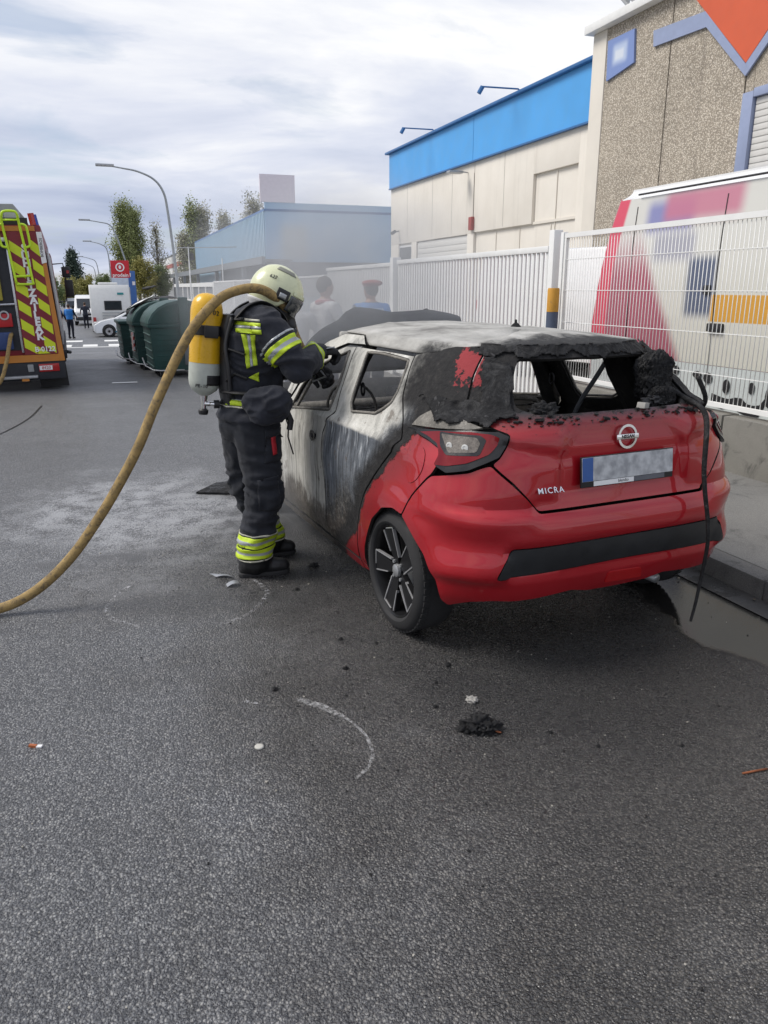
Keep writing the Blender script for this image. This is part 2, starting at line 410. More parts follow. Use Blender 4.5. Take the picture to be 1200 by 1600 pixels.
m_tar = mat('tar_seal', (.012, .012, .013), .45, var=.3)
def strip(name, pts, w, m): return chalk(name, pts, lambda k: w, m)
strip('tar_joint', [(-1.9, 8.2), (-1.35, 9.6), (-1.05, 10.9), (-.95, 12.2)], .012, m_tar); strip('tar_joint', [(-3.4, 6.0), (-2.5, 7.2), (-1.9, 8.2)], .010, m_tar)
# ---------------------------------------------------------------- white and blue warehouse (street side in the plane x = 15)
def cream():
    g = G('cream_render'); n = g.noise(.6, 6, .6); st = g.noise(1.0, 5, .65, v=g.vec(scale=(1, 2.6, .10)))
    c = g.ramp(n, [(.3, (.66, .62, .55)), (.7, (.74, .70, .63))]); c = g.mix(g.mul(g.sstep(st, .54, .74), .22), c, (.36, .33, .29)); g.set(col=c, rough=.85); g.bump(g.noise(30, 4), .15, .004); return g.m
m_cream = cream()
m_cream2 = mat('cream_panel', (.66, .62, .55), .8, var=.05, vs=.8, bump=.1)
m_blue = mat('blue_cladding', (.075, .34, .72), .45, var=.10, vs=.5, dirt=.10, dcol=(.06, .22, .46))
m_blue2 = mat('dark_blue_trim', (.03, .13, .33), .4)
m_shut = mat('roller_shutter', (.60, .59, .56), .5, var=.04)
m_gut = mat('joint_grey', (.42, .40, .36), .8)
wh = thing('warehouse', 'cream warehouse with broad bright blue band below its roof edge', 'warehouse', (15, 0, 0))
b = MB(); Y0, Y1 = 22.55, 41.0; zb = -1.2
# wall with a shallow recess (panel set back 12 cm) and door openings
b.box((.12, Y0, zb), (14, Y1, 6.62))
def wp(y0, y1, z0, z1): b.box((0, y0, z0), (.118, y1, z1))
wp(Y0, 23.35, zb, 6.64); wp(23.35, 26.2, 5.55, 6.64); wp(26.2, 30.98, 3.89, 6.64); wp(31.02, Y1, 3.85, 6.64)
wp(30.95, 31.55, zb, 3.85); wp(37.35, 38.0, zb, 3.85); wp(39.85, Y1, zb, 3.85)
b.build('wall', m_cream, wh, bevel=.012)
b = MB()
for y in (24.75,): b.box((.085, y - .02, 3.3), (.116, y + .02, 5.5))
for y in (27.2, 29.1, 25.0): b.box((.09, y - .02, zb), (.117, y + .02, 3.8))
b.box((.06, 23.4, 3.86), (.117, 30.9, 3.95)); b.build('panel_seam', m_cream2, wh)
for y in (28.4, 33.2, 35.4, 38.6): MB().box((-.006, y - .012, 3.95), (-.001, y + .012, 6.58)).build('wall_joint', m_gut, wh)
b = MB(); b.tube([(-.06, 22.75, 6.6), (-.06, 22.75, -1)], .05, 8); b.build('downpipe', m_cream2, wh, smooth=True)
MB().tube([(-.02, 31.0, 6.2), (-.02, 31.0, 4.5)], .012, 6).build('cable', m_gut, wh)
b = MB(); b.box((-.10, Y0 + .02, 6.66), (14, 31.0, 8.32)); b.build('blue_band', m_blue, wh)
b = MB(); b.box((-.10, 31.03, 6.66), (14, Y1 + .02, 8.32)); b.build('blue_band', m_blue, wh)
b = MB(); b.box((-.26, Y0, 8.325), (14.1, Y1 + .3, 8.43)); b.build('roof_edge', m_blue2, wh, bevel=.02)
b = MB(); b.box((-.14, Y0, 6.60), (.05, Y1 + .02, 6.655)); b.build('drip_edge', m_blue2, wh)
for (y0, y1) in ((31.6, 37.3),):
    d = MB().box((.06, y0, zb), (.115, y1, 3.80)).build('roller_door', m_shut, wh)
    for k in range(20): MB().box((.045, y0 + .01, zb + .05 + k * .245), (.062, y1 - .01, zb + .05 + k * .245 + .2)).build('door_slat', m_shut, d, bevel=.01)
wf = MB(); wf.box((.03, 38.05, 2.2), (.115, 39.8, 3.75)); wf = wf.build('window', m_white, wh)
for (a, c) in ((38.12, 39.73),):
    for (z0, z1) in ((2.3, 2.95), (3.03, 3.66)): MB().box((.015, a, z0), (.035, c, z1)).build('pane', m_glass, wf)
b = MB(); b.tube([(-.02, 31.6, 6.28), (-.35, 31.6, 6.30)], .03, 8); b.cbox((-.62, 31.6, 6.27), (.62, .34, .1)); b.build('wall_lamp', m_galv, wh, bevel=.02)
MB().box((-.14, 30.9, 3.98), (-.003, 31.2, 4.5)).build('alarm_box', mat('alarm_red', (.30, .05, .04), .5), wh, bevel=.02)
b = MB(); b.tube([(0, 39.8, 4.5), (-.25, 39.8, 4.42)], .03, 8); b.tube([(-.2, 39.8, 4.48), (-.45, 39.7, 4.36)], .08, 10); b.build('camera_dome', m_black, wh)
for y in (27.6, 35.5):
    b = MB(); b.tube([(.2, y, 8.42), (.0, y, 8.58), (-1.35, y + .3, 8.62)], .03, 8); b.tube([(-1.3, y + .29, 8.62), (-1.42, y + .33, 8.40)], .08, 8); b.build('flood_light_arm', m_blue2, wh)

# ---------------------------------------------------------------- grey pebble-dash hall, nearer on the right
def pebble():
    g = G('pebbledash'); x, y, z = g.sep()
    c = g.sep(g.voro(34, out='Color'))[0]; d = g.voro(34)
    col = g.ramp(c, [(0, (.34, .295, .235)), (.35, (.47, .41, .33)), (.75, (.58, .515, .42)), (1, (.70, .635, .54))])
    col = g.mix(g.mul(g.sstep(d, .38, .62), .6), col, (.13, .115, .095)); col = g.mix(1.0, col, g.ramp(g.noise(.5, 6), [(.3, .86), (.7, 1.1)]), 'MULTIPLY')
    streak = g.sstep(g.noise(1.0, 4, .6, v=g.vec(scale=(1, 2.2, .12))), .56, .72); col = g.mix(g.mul(streak, .25), col, (.08, .07, .065))
    g.set(col=col, rough=.95); g.bump(g.sub(c, d), .4, .012); return g.m
m_peb = pebble()
m_lil = mat('lilac_blue', (.27, .32, .47), .5, var=.05); m_org = mat('orange_paint', (.60, .10, .035), .5, var=.05, vs=2)
m_lil2 = mat('pale_lilac', (.36, .42, .60), .5, var=.03)
gh = thing('industrial_hall', 'grey brown pebble dash hall with orange diamond and blue chevron', 'industrial hall', (14.6, 0, 0))
for k, (y0, y1) in enumerate(((18.78, 21.62), (15.98, 18.74), (4.6, 15.94))):
    b = MB()
    if k < 2: b.box((0, y0, -1), (12, y1, 8.86))
    else:
        b.box((.01, 15.70, -1), (12, y1, 8.86)); b.box((.01, 4.6, 5.92), (12, 15.69, 8.86)); b.box((.01, 4.6, -1), (12, 9.6, 5.90)); b.box((.01, 9.6, -1), (12, 15.69, 4.2 - .02))
    b.build('facade_panel', m_peb, gh)
MB().box((-.03, 21.63, -1), (12, 22.3, 8.86)).build('corner_pier', m_cream2, gh, bevel=.02)
MB().box((-.28, 4.5, 8.865), (12.1, 22.45, 9.1)).build('parapet_cap', m_white, gh, bevel=.03)
b = MB()
b.box((-.05, 15.62, 4.18), (.2, 15.95, 6.0)); b.box((-.05, 9.5, 5.86), (.2, 15.617, 6.05)); b.box((-.049, 9.5, 4.15), (.2, 15.617, 4.27)); b.build('window_surround', m_lil, gh, bevel=.015)
sh = MB().box((.06, 9.5, 4.3), (.12, 15.6, 5.85)).build('window_shutter', m_shut, gh)
for k in range(11): MB().box((.04, 9.52, 4.31 + k * .14), (.062, 15.59, 4.31 + k * .14 + .12)).build('slat', m_shut, sh, bevel=.01)
MB().prism([(17.9, 8.5), (15.96, 6.64), (14.0, 8.5)], -.06, -.008, 'X').build('orange_diamond', m_org, gh)
b = MB(); b.prism([(19.45, 8.22), (19.40, 7.83), (17.42, 7.76), (17.5, 8.12)], -.065, -.008, 'X')
b.prism([(17.5, 8.12), (17.42, 7.76), (15.93, 6.36), (15.96, 6.62)], -.064, -.008, 'X'); b.prism([(15.96, 6.62), (15.93, 6.36), (14.2, 7.98), (14.1, 8.36)], -.063, -.008, 'X'); b.build('blue_chevron', m_lil, gh)
def hallsign():
    g = G('hall_sign_print'); x, y, z = g.sep()
    c = g.mix(g.rect(y, z, 20.55, 21.2, 7.8, 8.3, .1), tuple(lin(120, 140, 190)), tuple(lin(176, 190, 215)))
    c = g.mix(g.rect(y, z, 20.7, 21.1, 7.9, 8.15, .06), c, tuple(lin(205, 212, 222))); g.set(col=c, rough=.4); return g.m
MB().prism([(21.45, 7.45), (21.5, 8.5), (20.28, 8.5), (20.2, 7.65)], -.07, -.005, 'X').build('wall_sign', hallsign(), gh)
b = MB()
for y in (20.9, 21.2): b.tube([(.3, y, 9.0), (.3, y, 9.55)], .05, 8); b.tube([(.3, y, 9.42), (.05, y, 9.6)], .09, 8)
b.build('roof_aerial', m_galv, gh)

# ---------------------------------------------------------------- light blue corrugated hall behind, its sign front, canopy
m_corr = mat('pale_blue_sheet', (.33, .49, .62), .45, var=.06, vs=.4)
ch = thing('corrugated_hall', 'pale blue corrugated metal hall with a large printed front', 'industrial hall', (12, 60, 0))
MB().box((.1, .1, -1.5), (38, 45, 7.05)).build('wall', m_corr, ch)
b = MB()
for k in range(75): b.box((-.10, k * .6 + .02, 3.75), (.098, k * .6 + .30, 7.08))
tag(b.build('cladding_rib', m_corr, ch), kind='stuff')
MB().box((-.08, -.15, 7.09), (38.2, 45.1, 7.25)).build('roof_edge', m_blue2, ch)
def front():
    g = G('hall_front_print'); x, y, z = g.sep()
    w = g.noise(.35, 2, .5); c = g.ramp(g.add(g.mul(x, .045), g.mul(w, .35)), [(.1, lin(150, 183, 214)), (.45, lin(165, 195, 220)), (.8, lin(128, 172, 208)), (1, lin(120, 168, 206))])
    c = g.mix(g.mul(g.rect(x, z, 1.2, 3.2, 3.6, 6.1, .5), .55), c, lin(190, 186, 170))
    c = g.mix(g.mul(g.rect(x, z, 11.2, 16.5, 5.9, 8.2, .6), .6), c, lin(150, 160, 190)); c = g.mix(g.mul(g.rect(x, z, 13.0, 15.0, 4.7, 6.6, .5), .7), c, lin(200, 176, 160))
    c = g.mix(g.mul(g.rect(x, z, 17, 26, 4.0, 7.0, .4), .5), c, lin(105, 160, 205))
    g.set(col=c, rough=.5); return g.m
MB().box((.02, -.12, 3.55), (24, .09, 7.7)).build('printed_front', front(), ch)
MB().box((.02, -.10, 1.0), (24, .08, 3.54)).build('shop_window_band', mat('shaded_glazing', (.16, .17, .19), .3), ch)
ms = mat('pink_grey_panel', lin(226, 218, 226), .5, var=.05)
MB().box((-.3, -.2, 7.72), (2.3, .0, 9.6)).build('roof_sign', ms, ch); MB().box((13, .4, 7.72), (18.5, 4, 8.5)).build('roof_plant', mat('pale_plant', lin(195, 195, 212), .6), ch)
m_gw = mat('dark_grey_wall', (.15, .16, .175), .7, var=.08); m_gb = mat('grey_beam', (.17, .185, .20), .5)
MB().box((-.01, .2, -1.5), (.095, 24, 3.55)).build('grey_side_wall', m_gw, ch)
cn = thing('canopy', 'long grey flat canopy over parking bays along the blue hall', 'canopy', (9.9, 51, 0))
MB().prism([(0, 3.12), (210, 2.9), (210, 3.5), (0, 3.58)], 0, .25, 'X').build('fascia', m_gb, cn)
MB().prism([(0, 3.3), (210, 3.2), (210, 3.3), (0, 3.42)], .26, 2.0, 'X').build('roof', m_gb, cn)
for k in range(14): MB().box((.1, 8 + k * 14.5, -1.5), (.4, 8.35 + k * 14.5, 3.3)).build('post', m_gb, cn)
wb = thing('white_hall', 'far white hall with thin red stripe beyond the blue one', 'industrial hall', (13, 107, 0))
MB().box((0, 0, -2), (30, 80, 7.2)).build('wall', m_white, wb); MB().box((-.06, 4, 5.2), (-.005, 60, 5.9)).build('red_stripe', mat('faded_red', (.42, .12, .10), .6), wb)
MB().box((-.1, -.1, 7.21), (30, 80, 7.4)).build('roof_edge', m_gb, wb)
lw = thing('yard_wall', 'pale wall with dark barred openings beside the canopy', 'wall', (8.6, 40, 0))
b = MB(); b.box((0, 0, -1.4), (.3, 60, .55)); b.box((0, 0, 1.75), (.3, 60, 2.1)); 
for k in range(12): b.box((.02, k * 5, .555), (.28, k * 5 + .4, 1.745))
b.build('wall', m_white, lw); MB().box((.12, .5, .56), (.18, 59.9, 1.74)).build('grille', m_gw, lw)
# ---------------------------------------------------------------- fence line along x = 5.1
FX = 5.1
lwall = thing('low_wall', 'stained low concrete wall carrying the white mesh fence', 'wall', (FX, 0, 0))
for k, (y0, y1) in enumerate(((-1.0, 1.98), (2.0, 4.58), (4.60, 5.26), (5.28, 8.2))):
    MB().box((-.1 + .003 * (k % 2), y0, -.2), (.1, y1, .585 + .006 * (k % 2))).build('wall_section', m_base, lwall, bevel=.015)
mf = thing('mesh_fence', 'white welded mesh fence on the low wall in front of the big van', 'fence', (FX, 0, .585))
for y in (8.13, 0.0): MB().cbox((0, y, .84), (.06, .06, 1.68)).build('post', m_fence, mf, bevel=.006)
for (ya, yb) in ((.04, 8.09),):
    b = MB(); b.box((-.02, ya, 1.615), (.02, yb, 1.665)); b.box((-.02, ya, .045), (.02, yb, .085)); b.box((-.019, ya, .086), (.019, ya + .035, 1.614)); b.box((-.019, yb - .035, .086), (.019, yb, 1.614))
    b.build('panel_frame', m_fence, mf)
    me = None; n = int((yb - ya - .07) / .05)
    for i in range(1, n + 1):
        if me is None: me = MB().tube([(0, 0, .087), (0, 0, 1.612)], .0039, 5).mesh('wire', m_fence, True)
        link('wire', me, mf, (0.004, ya + .035 + i * .05, 0))
    for z in (.32, .68, 1.04, 1.38): MB().tube([(-.004, ya + .037, z), (-.004, yb - .037, z)], .0038, 5).build('cross_wire', m_fence, mf)
def bar_gate(name, label, y0, y1, z0, z1, pitch, w, cat):
    t = thing(name, label, cat, (FX, y0, 0)); L = y1 - y0
    b = MB(); b.box((-.035, 0, z1 - .07), (.035, L, z1)); b.build('top_rail', m_fence, t, bevel=.006)
    b = MB(); b.box((-.035, 0, z0), (.035, L, z0 + .1)); b.build('bottom_rail', m_fence, t, bevel=.006)
    n = int(L / pitch); me = MB().box((-.012, -w / 2, z0 + .1), (.012, w / 2, z1 - .07)).mesh('slat', m_fence, bevel=.004, bseg=1)
    for i in range(n): link('slat', me, t, (0, (i + .5) * L / n, 0))
    for y in (.02, L - .02): MB().cbox((.045, y, (z1 + z0) / 2), (.05, .07, z1 - z0)).build('frame_post', m_fence, t, bevel=.006)
    return t
g1 = bar_gate('sliding_gate', 'white sliding gate of upright bars beside the yellow and blue bollard', 8.42, 13.55, .14, 2.13, .105, .05, 'gate')
gp = MB()
for i in range(22): gp.cbox((-.037, 1.3 + i * .18, 1.02 + i * .0), (.012, .02, .02))
tag(gp.build('rivet', m_black, g1), kind='stuff')
MB().cbox((FX, 8.31, 1.15), (.12, .11, 2.3)).build('gate_post', m_fence, None, bevel=.01); tag(bpy.data.objects['gate_post'], 'thick white post where mesh fence meets the sliding gate', 'post')
g2 = bar_gate('barred_gate', 'second white gate of upright bars, behind the blue vested person', 13.85, 18.3, .1, 2.10, .105, .05, 'gate')
MB().cbox((FX, 13.70, 1.09), (.16, .16, 2.18)).build('gate_post', m_fence, None, bevel=.01); tag(bpy.data.objects['gate_post.001'], 'white post between the two barred gates', 'post')
for k, (ya, yb) in enumerate(((18.5, 22.5), (22.6, 27.0), (27.1, 32), (32.1, 38))):
    zb = gz((ya + yb) / 2); lab = ['nearest far mesh panel fence, just behind the helmet', 'second far white mesh fence panel behind the helmet', 'third far white mesh fence panel behind the air cylinder', 'last far white mesh fence panel beside the bins'][k]
    t = thing('mesh_panel_fence', lab, 'fence', (FX, ya, zb), 0, 'far mesh fence panels'); L = yb - ya; top = 1.95 - zb
    b = MB(); b.box((-.03, 0, top - .05), (.03, L, top)); b.box((-.03, 0, .3), (.03, L, .36)); b.build('frame', m_fence, t)
    for y in (.03, L - .03): MB().cbox((0, y, top / 2), (.09, .09, top + .02)).build('post', m_fence, t)
    b = MB()
    for i in range(int(L / .07)): b.cbox((0, .06 + i * .07, top / 2 + .15), (.008, .012, top - .42))
    for z in np.arange(.5, top, .3): b.cbox((.006, L / 2, z), (.006, L - .1, .01))
    tag(b.build('wire_mesh', m_fence, t), kind='stuff')
bo = thing('bollard', 'yellow and slate blue banded bollard standing before the sliding gate', 'bollard', (4.90, 7.97, .115))
my = mat('bollard_yellow', (.55, .27, .03), .6, dirt=.3); mb_ = mat('bollard_blue', (.07, .09, .14), .6, dirt=.3, dcol=(.2, .2, .2))
for i, (z0, z1) in enumerate(((0, .34), (.342, .60), (.602, .64), (.642, .97), (.972, 1.00), (1.002, 1.27), (1.272, 1.535))):
    MB().lathe([(.068, z0), (.068, z1 - .02 if i == 6 else z1), (.062, z1)], 20).build('painted_band', [my, mb_, my, mb_, my, mb_, my][i] if i != 5 else mb_, bo, smooth='auto')

# ---------------------------------------------------------------- vehicles
m_tyre = mat('tyre', (.02, .02, .021), .8, var=.3, bump=.3, bs=160)
m_alloy = mat('alloy', (.5, .5, .52), .3, metal=.9)
def wheel_at(p, r, w, parent, mrim=None, n=24, spokes=5):
    """road wheel, axle along local X, outer face towards -X"""
    t = MB(); t.lathe([(r * .62, -w / 2 + .01), (r * .9, -w / 2), (r * .98, -w / 2 + .03), (r, 0), (r * .98, w / 2 - .03), (r * .9, w / 2), (r * .62, w / 2 - .01)], n, Matrix.Rotation(R(-90), 4, 'Y'), caps=False)
    ty = t.build('wheel', m_tyre, parent, True, loc=p)
    b = MB(); b.lathe([(r * .64, w / 2 - .02), (r * .60, w / 2 - .015), (r * .56, w / 2 - .045), (.0, w / 2 - .06)], n, Matrix.Rotation(R(-90), 4, 'Y'), caps=False)
    for k in range(spokes):
        M = Matrix.Rotation(2 * math.pi * k / spokes, 4, 'X'); b.box((-w / 2 + .012, -r * .1, 0), (-w / 2 + .05, r * .1, r * .58), M)
    b.build('rim', mrim or m_alloy, ty, smooth='auto'); return ty
def side_shell(prof, half, mw=.04, tum=None):
    """closed body: side profile (y,z) swept across x with rounded shoulder"""
    b = MB(); n = len(prof); xs = [-half, -half + .02, -half + .07, half - .07, half - .02, half]; ins = [.06, .02, 0, 0, .02, .06]
    cy = sum(p[0] for p in prof) / n; cz = sum(p[1] for p in prof) / n; vs = []
    for x, q in zip(xs, ins):
        for (y, z) in prof:
            dy, dz = y - cy, z - cz; L = math.hypot(dy, dz); k = (L - q) / L
            xx = x if tum is None else x * tum(z); vs.append((xx, cy + dy * k, cz + dz * k))
    fs = [(j * n + i, j * n + (i + 1) % n, (j + 1) * n + (i + 1) % n, (j + 1) * n + i) for j in range(5) for i in range(n)]
    fs += [tuple(range(n))[::-1], tuple(5 * n + i for i in range(n))]
    return b.add(vs, fs)
m_wv = mat('white_van_paint', (.72, .72, .71), .25, var=.04, coat=.4, dirt=.06)
m_lamp = mat('lamp_lens', (.6, .6, .58), .12, spec=.8); m_tail = mat('tail_lens', (.40, .01, .012), .15, spec=.7)
def van(name, label, L, Wd, H, loc, rz, paint, cat='van', group=None, short=.22, extra=None):
    """panel van, nose towards +Y, origin under the middle"""
    t = thing(name, label, cat, loc, rz, group); h = Wd / 2
    prof = [(-L / 2, .38), (-L / 2 - .02, 1.0), (-L / 2 + .06, H - .15), (-L / 2 + .2, H), (L / 2 - L * .34, H), (L / 2 - L * .22, H - .22), (L / 2 - L * .10, H * .58), (L / 2 - .12, H * .47), (L / 2, H * .33), (L / 2 + .02, .35)]
    tum = lambda z: 1 - .09 * max(0, (z - H * .5) / (H * .5)) ** 1.5
    side_shell(prof, h, tum=tum).build('body', paint, t, smooth='auto')
    MB().prism([(L / 2 - L * .215, H - .26), (L / 2 - L * .105, H * .60), (L / 2 - L * .09, H * .59), (L / 2 - L * .20, H - .24)], -h * .80, h * .80, 'X').build('windscreen', m_glass, t)
    for s in (-1, 1):
        x = s * (h - .012)
        MB().prism([(L / 2 - L * .33, H * .60), (L / 2 - L * .17, H * .60), (L / 2 - L * .24, H - .35), (L / 2 - L * .33, H - .35)], min(x, x + s * .008), max(x, x + s * .008), 'X', Matrix.Translation((-s * h * .035, 0, 0))).build('side_window', m_glass, t)
        for y in (-L * .30, L * .32):
            MB().lathe([(.33, 0), (.40, 0), (.40, .02), (.33, .02)], 24, Matrix.Translation((s * (h - .005), y, .36)) @ Matrix.Rotation(R(90), 4, 'Y')).build('wheel_arch', m_black, t)
            w = wheel_at((s * (h - .035), y, .33), .33, .2, t)
            if s > 0: w.rotation_euler = (0, 0, math.pi)
        MB().cbox((s * (h + .10), L / 2 - L * .16, H * .62), (.2, .1, .26)).build('mirror', m_black, t, bevel=.03)
        MB().cbox((s * h * .72, L / 2 - .03, H * .40), (.28, .16, .2)).build('headlight', m_lamp, t, bevel=.04)
        MB().cbox((s * (h - .12), -L / 2 - .01, 1.15), (.12, .04, .5)).build('tail_light', m_tail, t, bevel=.01)
    MB().cbox((0, L / 2 + .0, .52), (Wd * .96, .12, .26)).build('bumper', m_black, t, bevel=.04)
    MB().cbox((0, -L / 2 - .01, .50), (Wd * .96, .1, .22)).build('bumper', m_black, t, bevel=.04)
    MB().cbox((0, L / 2 - .01, H * .38), (Wd * .45, .1, .14)).build('grille', m_black, t, bevel=.01)
    return t

# the big printed van just behind the mesh fence (its tail towards the gate)
def van_print():
    g = G('van_side_print'); x, y, z = g.sep()
    n = g.mul(g.sub(g.noise(1.4, 3, .5), .5), .35)
    white = lin(203, 202, 195)
    c = g.mix(g.sstep(g.add(z, n), .5, 2.6), lin(206, 204, 192), white)
    # raspberry swoosh sweeping down from the tail
    sw = g.add(g.add(g.mul(z, .62), g.mul(y, -1.0)), 6.86)
    red = g.sstep(g.add(sw, g.mul(n, .5)), -.10, .12, 1, 0)
    red = g.mul(red, g.sstep(z, .80, .84)); red = g.mul(red, g.sstep(z, 1.75, 2.45, 1, .0))
    sl = g.sub(9.42, g.math('MULTIPLY', g.math('MAXIMUM', g.sub(z, 1.2), 0.0), .20)); edge = g.sstep(g.add(g.sub(y, sl), g.mul(g.math('MAXIMUM', g.sub(1.9, z), 0.0), .12)), -.56, -.50)
    c = g.mix(red, c, g.ramp(z, [(.0, lin(120, 48, 62)), (.5, lin(140, 60, 76)), (1, lin(160, 84, 100))]))
    c = g.mix(g.mul(g.rect(y, z, 7.4, 8.2, 2.28, 2.62, .10), .95), c, lin(122, 124, 172))
    c = g.mix(g.mul(g.rect(y, z, 6.7, 7.9, 2.38, 2.72, .10), .9), c, lin(186, 110, 132))
    c = g.mix(g.mul(g.rect(y, z, 6.9, 7.35, 1.35, 1.98, .07), .95), c, lin(70, 82, 108))
    c = g.mix(g.mul(g.rect(y, z, 7.3, 8.0, 1.95, 2.25, .08), .85), c, lin(146, 146, 160))
    c = g.mix(edge, c, g.ramp(z, [(.3, lin(168, 40, 58)), (.9, lin(205, 70, 92))]))
    yel = g.rect(y, z, 1.0, 6.93, 1.30, 1.58, .006); c = g.mix(yel, c, lin(205, 152, 62))
    g.set(col=c, rough=.35, coat=.3); return g.m
m_print = van_print(); m_vwhite = mat('van_lower_panel', lin(200, 206, 204), .4, var=.05, dirt=.15)
m_vred = mat('van_red', lin(196, 62, 80), .3, var=.06, coat=.3)
VX = 6.2
bv = thing('printed_van', 'tall white van with raspberry swoosh and yellow stripe behind the mesh fence', 'van', (VX, 0, 0))
def vs_(y, z):    # tail leans in: side plane with slight tumblehome
    return .02 + .10 * max(0, (z - 1.6) / 1.2) ** 1.6
tail = [(9.16, .55), (9.20, 1.15), (9.10, 1.8), (8.98, 2.4), (8.88, 2.72)]
b = MB()
def sidef(t, s):
    z = .84 + (2.70 - .84) * t; ye = np.interp(z, [q[1] for q in tail], [q[0] for q in tail]) - .10
    return (vs_(0, z), ye + (1.0 - ye) * s, z)
b.sheet(20, 30, sidef); b.build('side_panel', m_print, bv, smooth=True)
b = MB(); b.sheet(16, 24, lambda t, s: (vs_(0, 2.7) + .22 * math.sin(s * math.pi / 2) ** 1 * 1 + s * .0, 8.86 - t * 7.8, 2.70 + .13 * (1 - math.cos(s * math.pi / 2)) ** .6))
b.box((.33, 1.0, 2.78), (2.1, 8.86, 2.845)); b.build('roof', m_wv, bv, smooth='auto')
b = MB(); b.tube([(.075, 8.4, 2.735), (.075, 1.0, 2.735)], .012, 6); b.build('rain_gutter', m_black, bv)
def tailf(t, s):
    z = .5 + 2.22 * t; ye = float(np.interp(z, [q[1] for q in tail], [q[0] for q in tail])); a = s * math.pi / 2
    return (vs_(0, z) + .25 * (1 - math.cos(a)), ye - .10 + .10 * math.sin(a) + .0, z)
b = MB(); b.sheet(14, 8, tailf); b.box((.25, 1.2, .5), (2.1, 8.8, 2.74)); b.build('tail_corner', m_vred, bv, smooth='auto')
b = MB(); b.sheet(6, 30, lambda t, s: (.022 + .0 * t, 9.08 - 8.0 * s, .32 + .515 * t)); b.build('lower_panel', m_vwhite, bv, smooth=True)
for y in (8.35, 6.86, 5.2, 3.6):
    P = [Vector((vs_(0, z) - .003, y + .05 * max(0, z - 1.2), z)) for z in np.linspace(.45, 2.6, 12)]
    MB().tube(P, .006, 5).build('door_gap', m_black, bv)
MB().cbox((.0, 6.80, 1.24), (.05, .22, .09)).build('door_handle', m_black, bv, bevel=.015); MB().cbox((.02, 7.0, 1.63), (.05, .1, .1)).build('door_stop', m_black, bv, bevel=.015)
b = MB(); random.seed(11)
for (y, z, w, h) in ((7.35, .74, .10, .10), (7.0, .72, .14, .08), (6.83, .70, .13, .12), (6.55, .64, .1, .15), (6.2, .66, .08, .12), (5.95, .6, .12, .22), (5.6, .65, .1, .2), (5.3, .6, .2, .16), (4.9, .62, .12, .2)):
    b.lathe([(.0, 0), (.5, 0), (.5, .006), (.0, .006)], 12, Matrix.Translation((.012, y, z)) @ Matrix.Rotation(R(-90), 4, 'Y') @ Matrix.Diagonal((h, w, 1, 1)))
b.build('vent_hole', m_black, bv)
def burnpatch():
    b = MB(); pts = []
    for i in range(40):
        y = 6.75 - i * .085; z = .47 + .10 * noise.noise((y * 3, 0, 0)) + (.1 if 8 < i < 15 else 0); pts.append((.013, y, z))
    for i in range(39):
        (x, y, z), (_, y2, z2) = pts[i], pts[i + 1]; w = .06 + .05 * noise.noise((i * .5, 3, 1)); w2 = .06 + .05 * noise.noise((i * .5 + .5, 3, 1))
        b.add([(x, y, z - w), (x, y2, z2 - w2), (x, y2, z2 + w2), (x, y, z + w), (x + .006, y, z - w), (x + .006, y2, z2 - w2), (x + .006, y2, z2 + w2), (x + .006, y, z + w)], [(0, 1, 2, 3), (4, 7, 6, 5)])
    return b
burnpatch().build('scraped_sill', m_black, bv)
for y in (7.9, 3.2):
    wheel_at((.16, y, .34), .34, .22, bv)
van('parked_van', 'white and red van seen between the gate bars', 4.9, 1.9, 2.0, (9.4, 14.6, .02), R(150), m_wv, group='vehicles parked in the yard')
v2 = van('parked_van', 'white van with black windscreen between the gate post and the big van', 5.2, 2.0, 2.3, (8.75, 12.2, .02), R(196), m_wv, group='vehicles parked in the yard')
MB().cbox((-.97, 1.0, .95), (.03, .9, .9)).build('red_graphic', m_red, bpy.data.objects['parked_van'], bevel=.005)

# ---------------------------------------------------------------- far street: motorhome, cars, vans, lamps, sign
mh = thing('motorhome', 'white motorhome parked tail on with small dark rear window', 'motorhome', (.54, 49.5, gz(49.5)))
side_shell([(-.02, .55), (0, 2.55), (.15, 2.78), (5.6, 2.78), (6.2, 2.3), (6.3, 1.2), (6.9, 1.0), (6.95, .45), (0, .45)], 1.12).build('body', m_white, mh, smooth='auto')
fr = MB().box((-.35, -.06, 1.35), (.62, -.018, 1.88)).build('rear_window', m_black, mh, bevel=.03); MB().box((-.29, -.075, 1.41), (.56, -.062, 1.82)).build('pane', m_glass, fr)
MB().box((.42, -.05, 2.22), (.78, -.024, 2.34)).build('teal_badge', mat('teal', (.02, .25, .27), .4), mh, bevel=.04)
b = MB()
for z in (.7, .86, 1.02, 1.18): b.box((-.5, -.10, z), (.75, -.05, z + .05))
b.build('bike_rack', m_galv, mh); MB().box((-.6, .3, 2.79), (.5, 1.2, 2.92)).build('roof_hatch', m_white, mh, bevel=.05)
MB().box((-1.1, -.06, .4), (1.1, .05, .62)).build('bumper', m_wv, mh, bevel=.03)
for s in (-1, 1):
    MB().box((s * .95 - .08, -.08, .66), (s * .95 + .08, -.055, .95)).build('tail_light', m_tail, mh, bevel=.01)
    wheel_at((s * .93, 1.6, .33), .33, .2, mh); wheel_at((s * .93, 5.4, .33), .33, .2, mh)
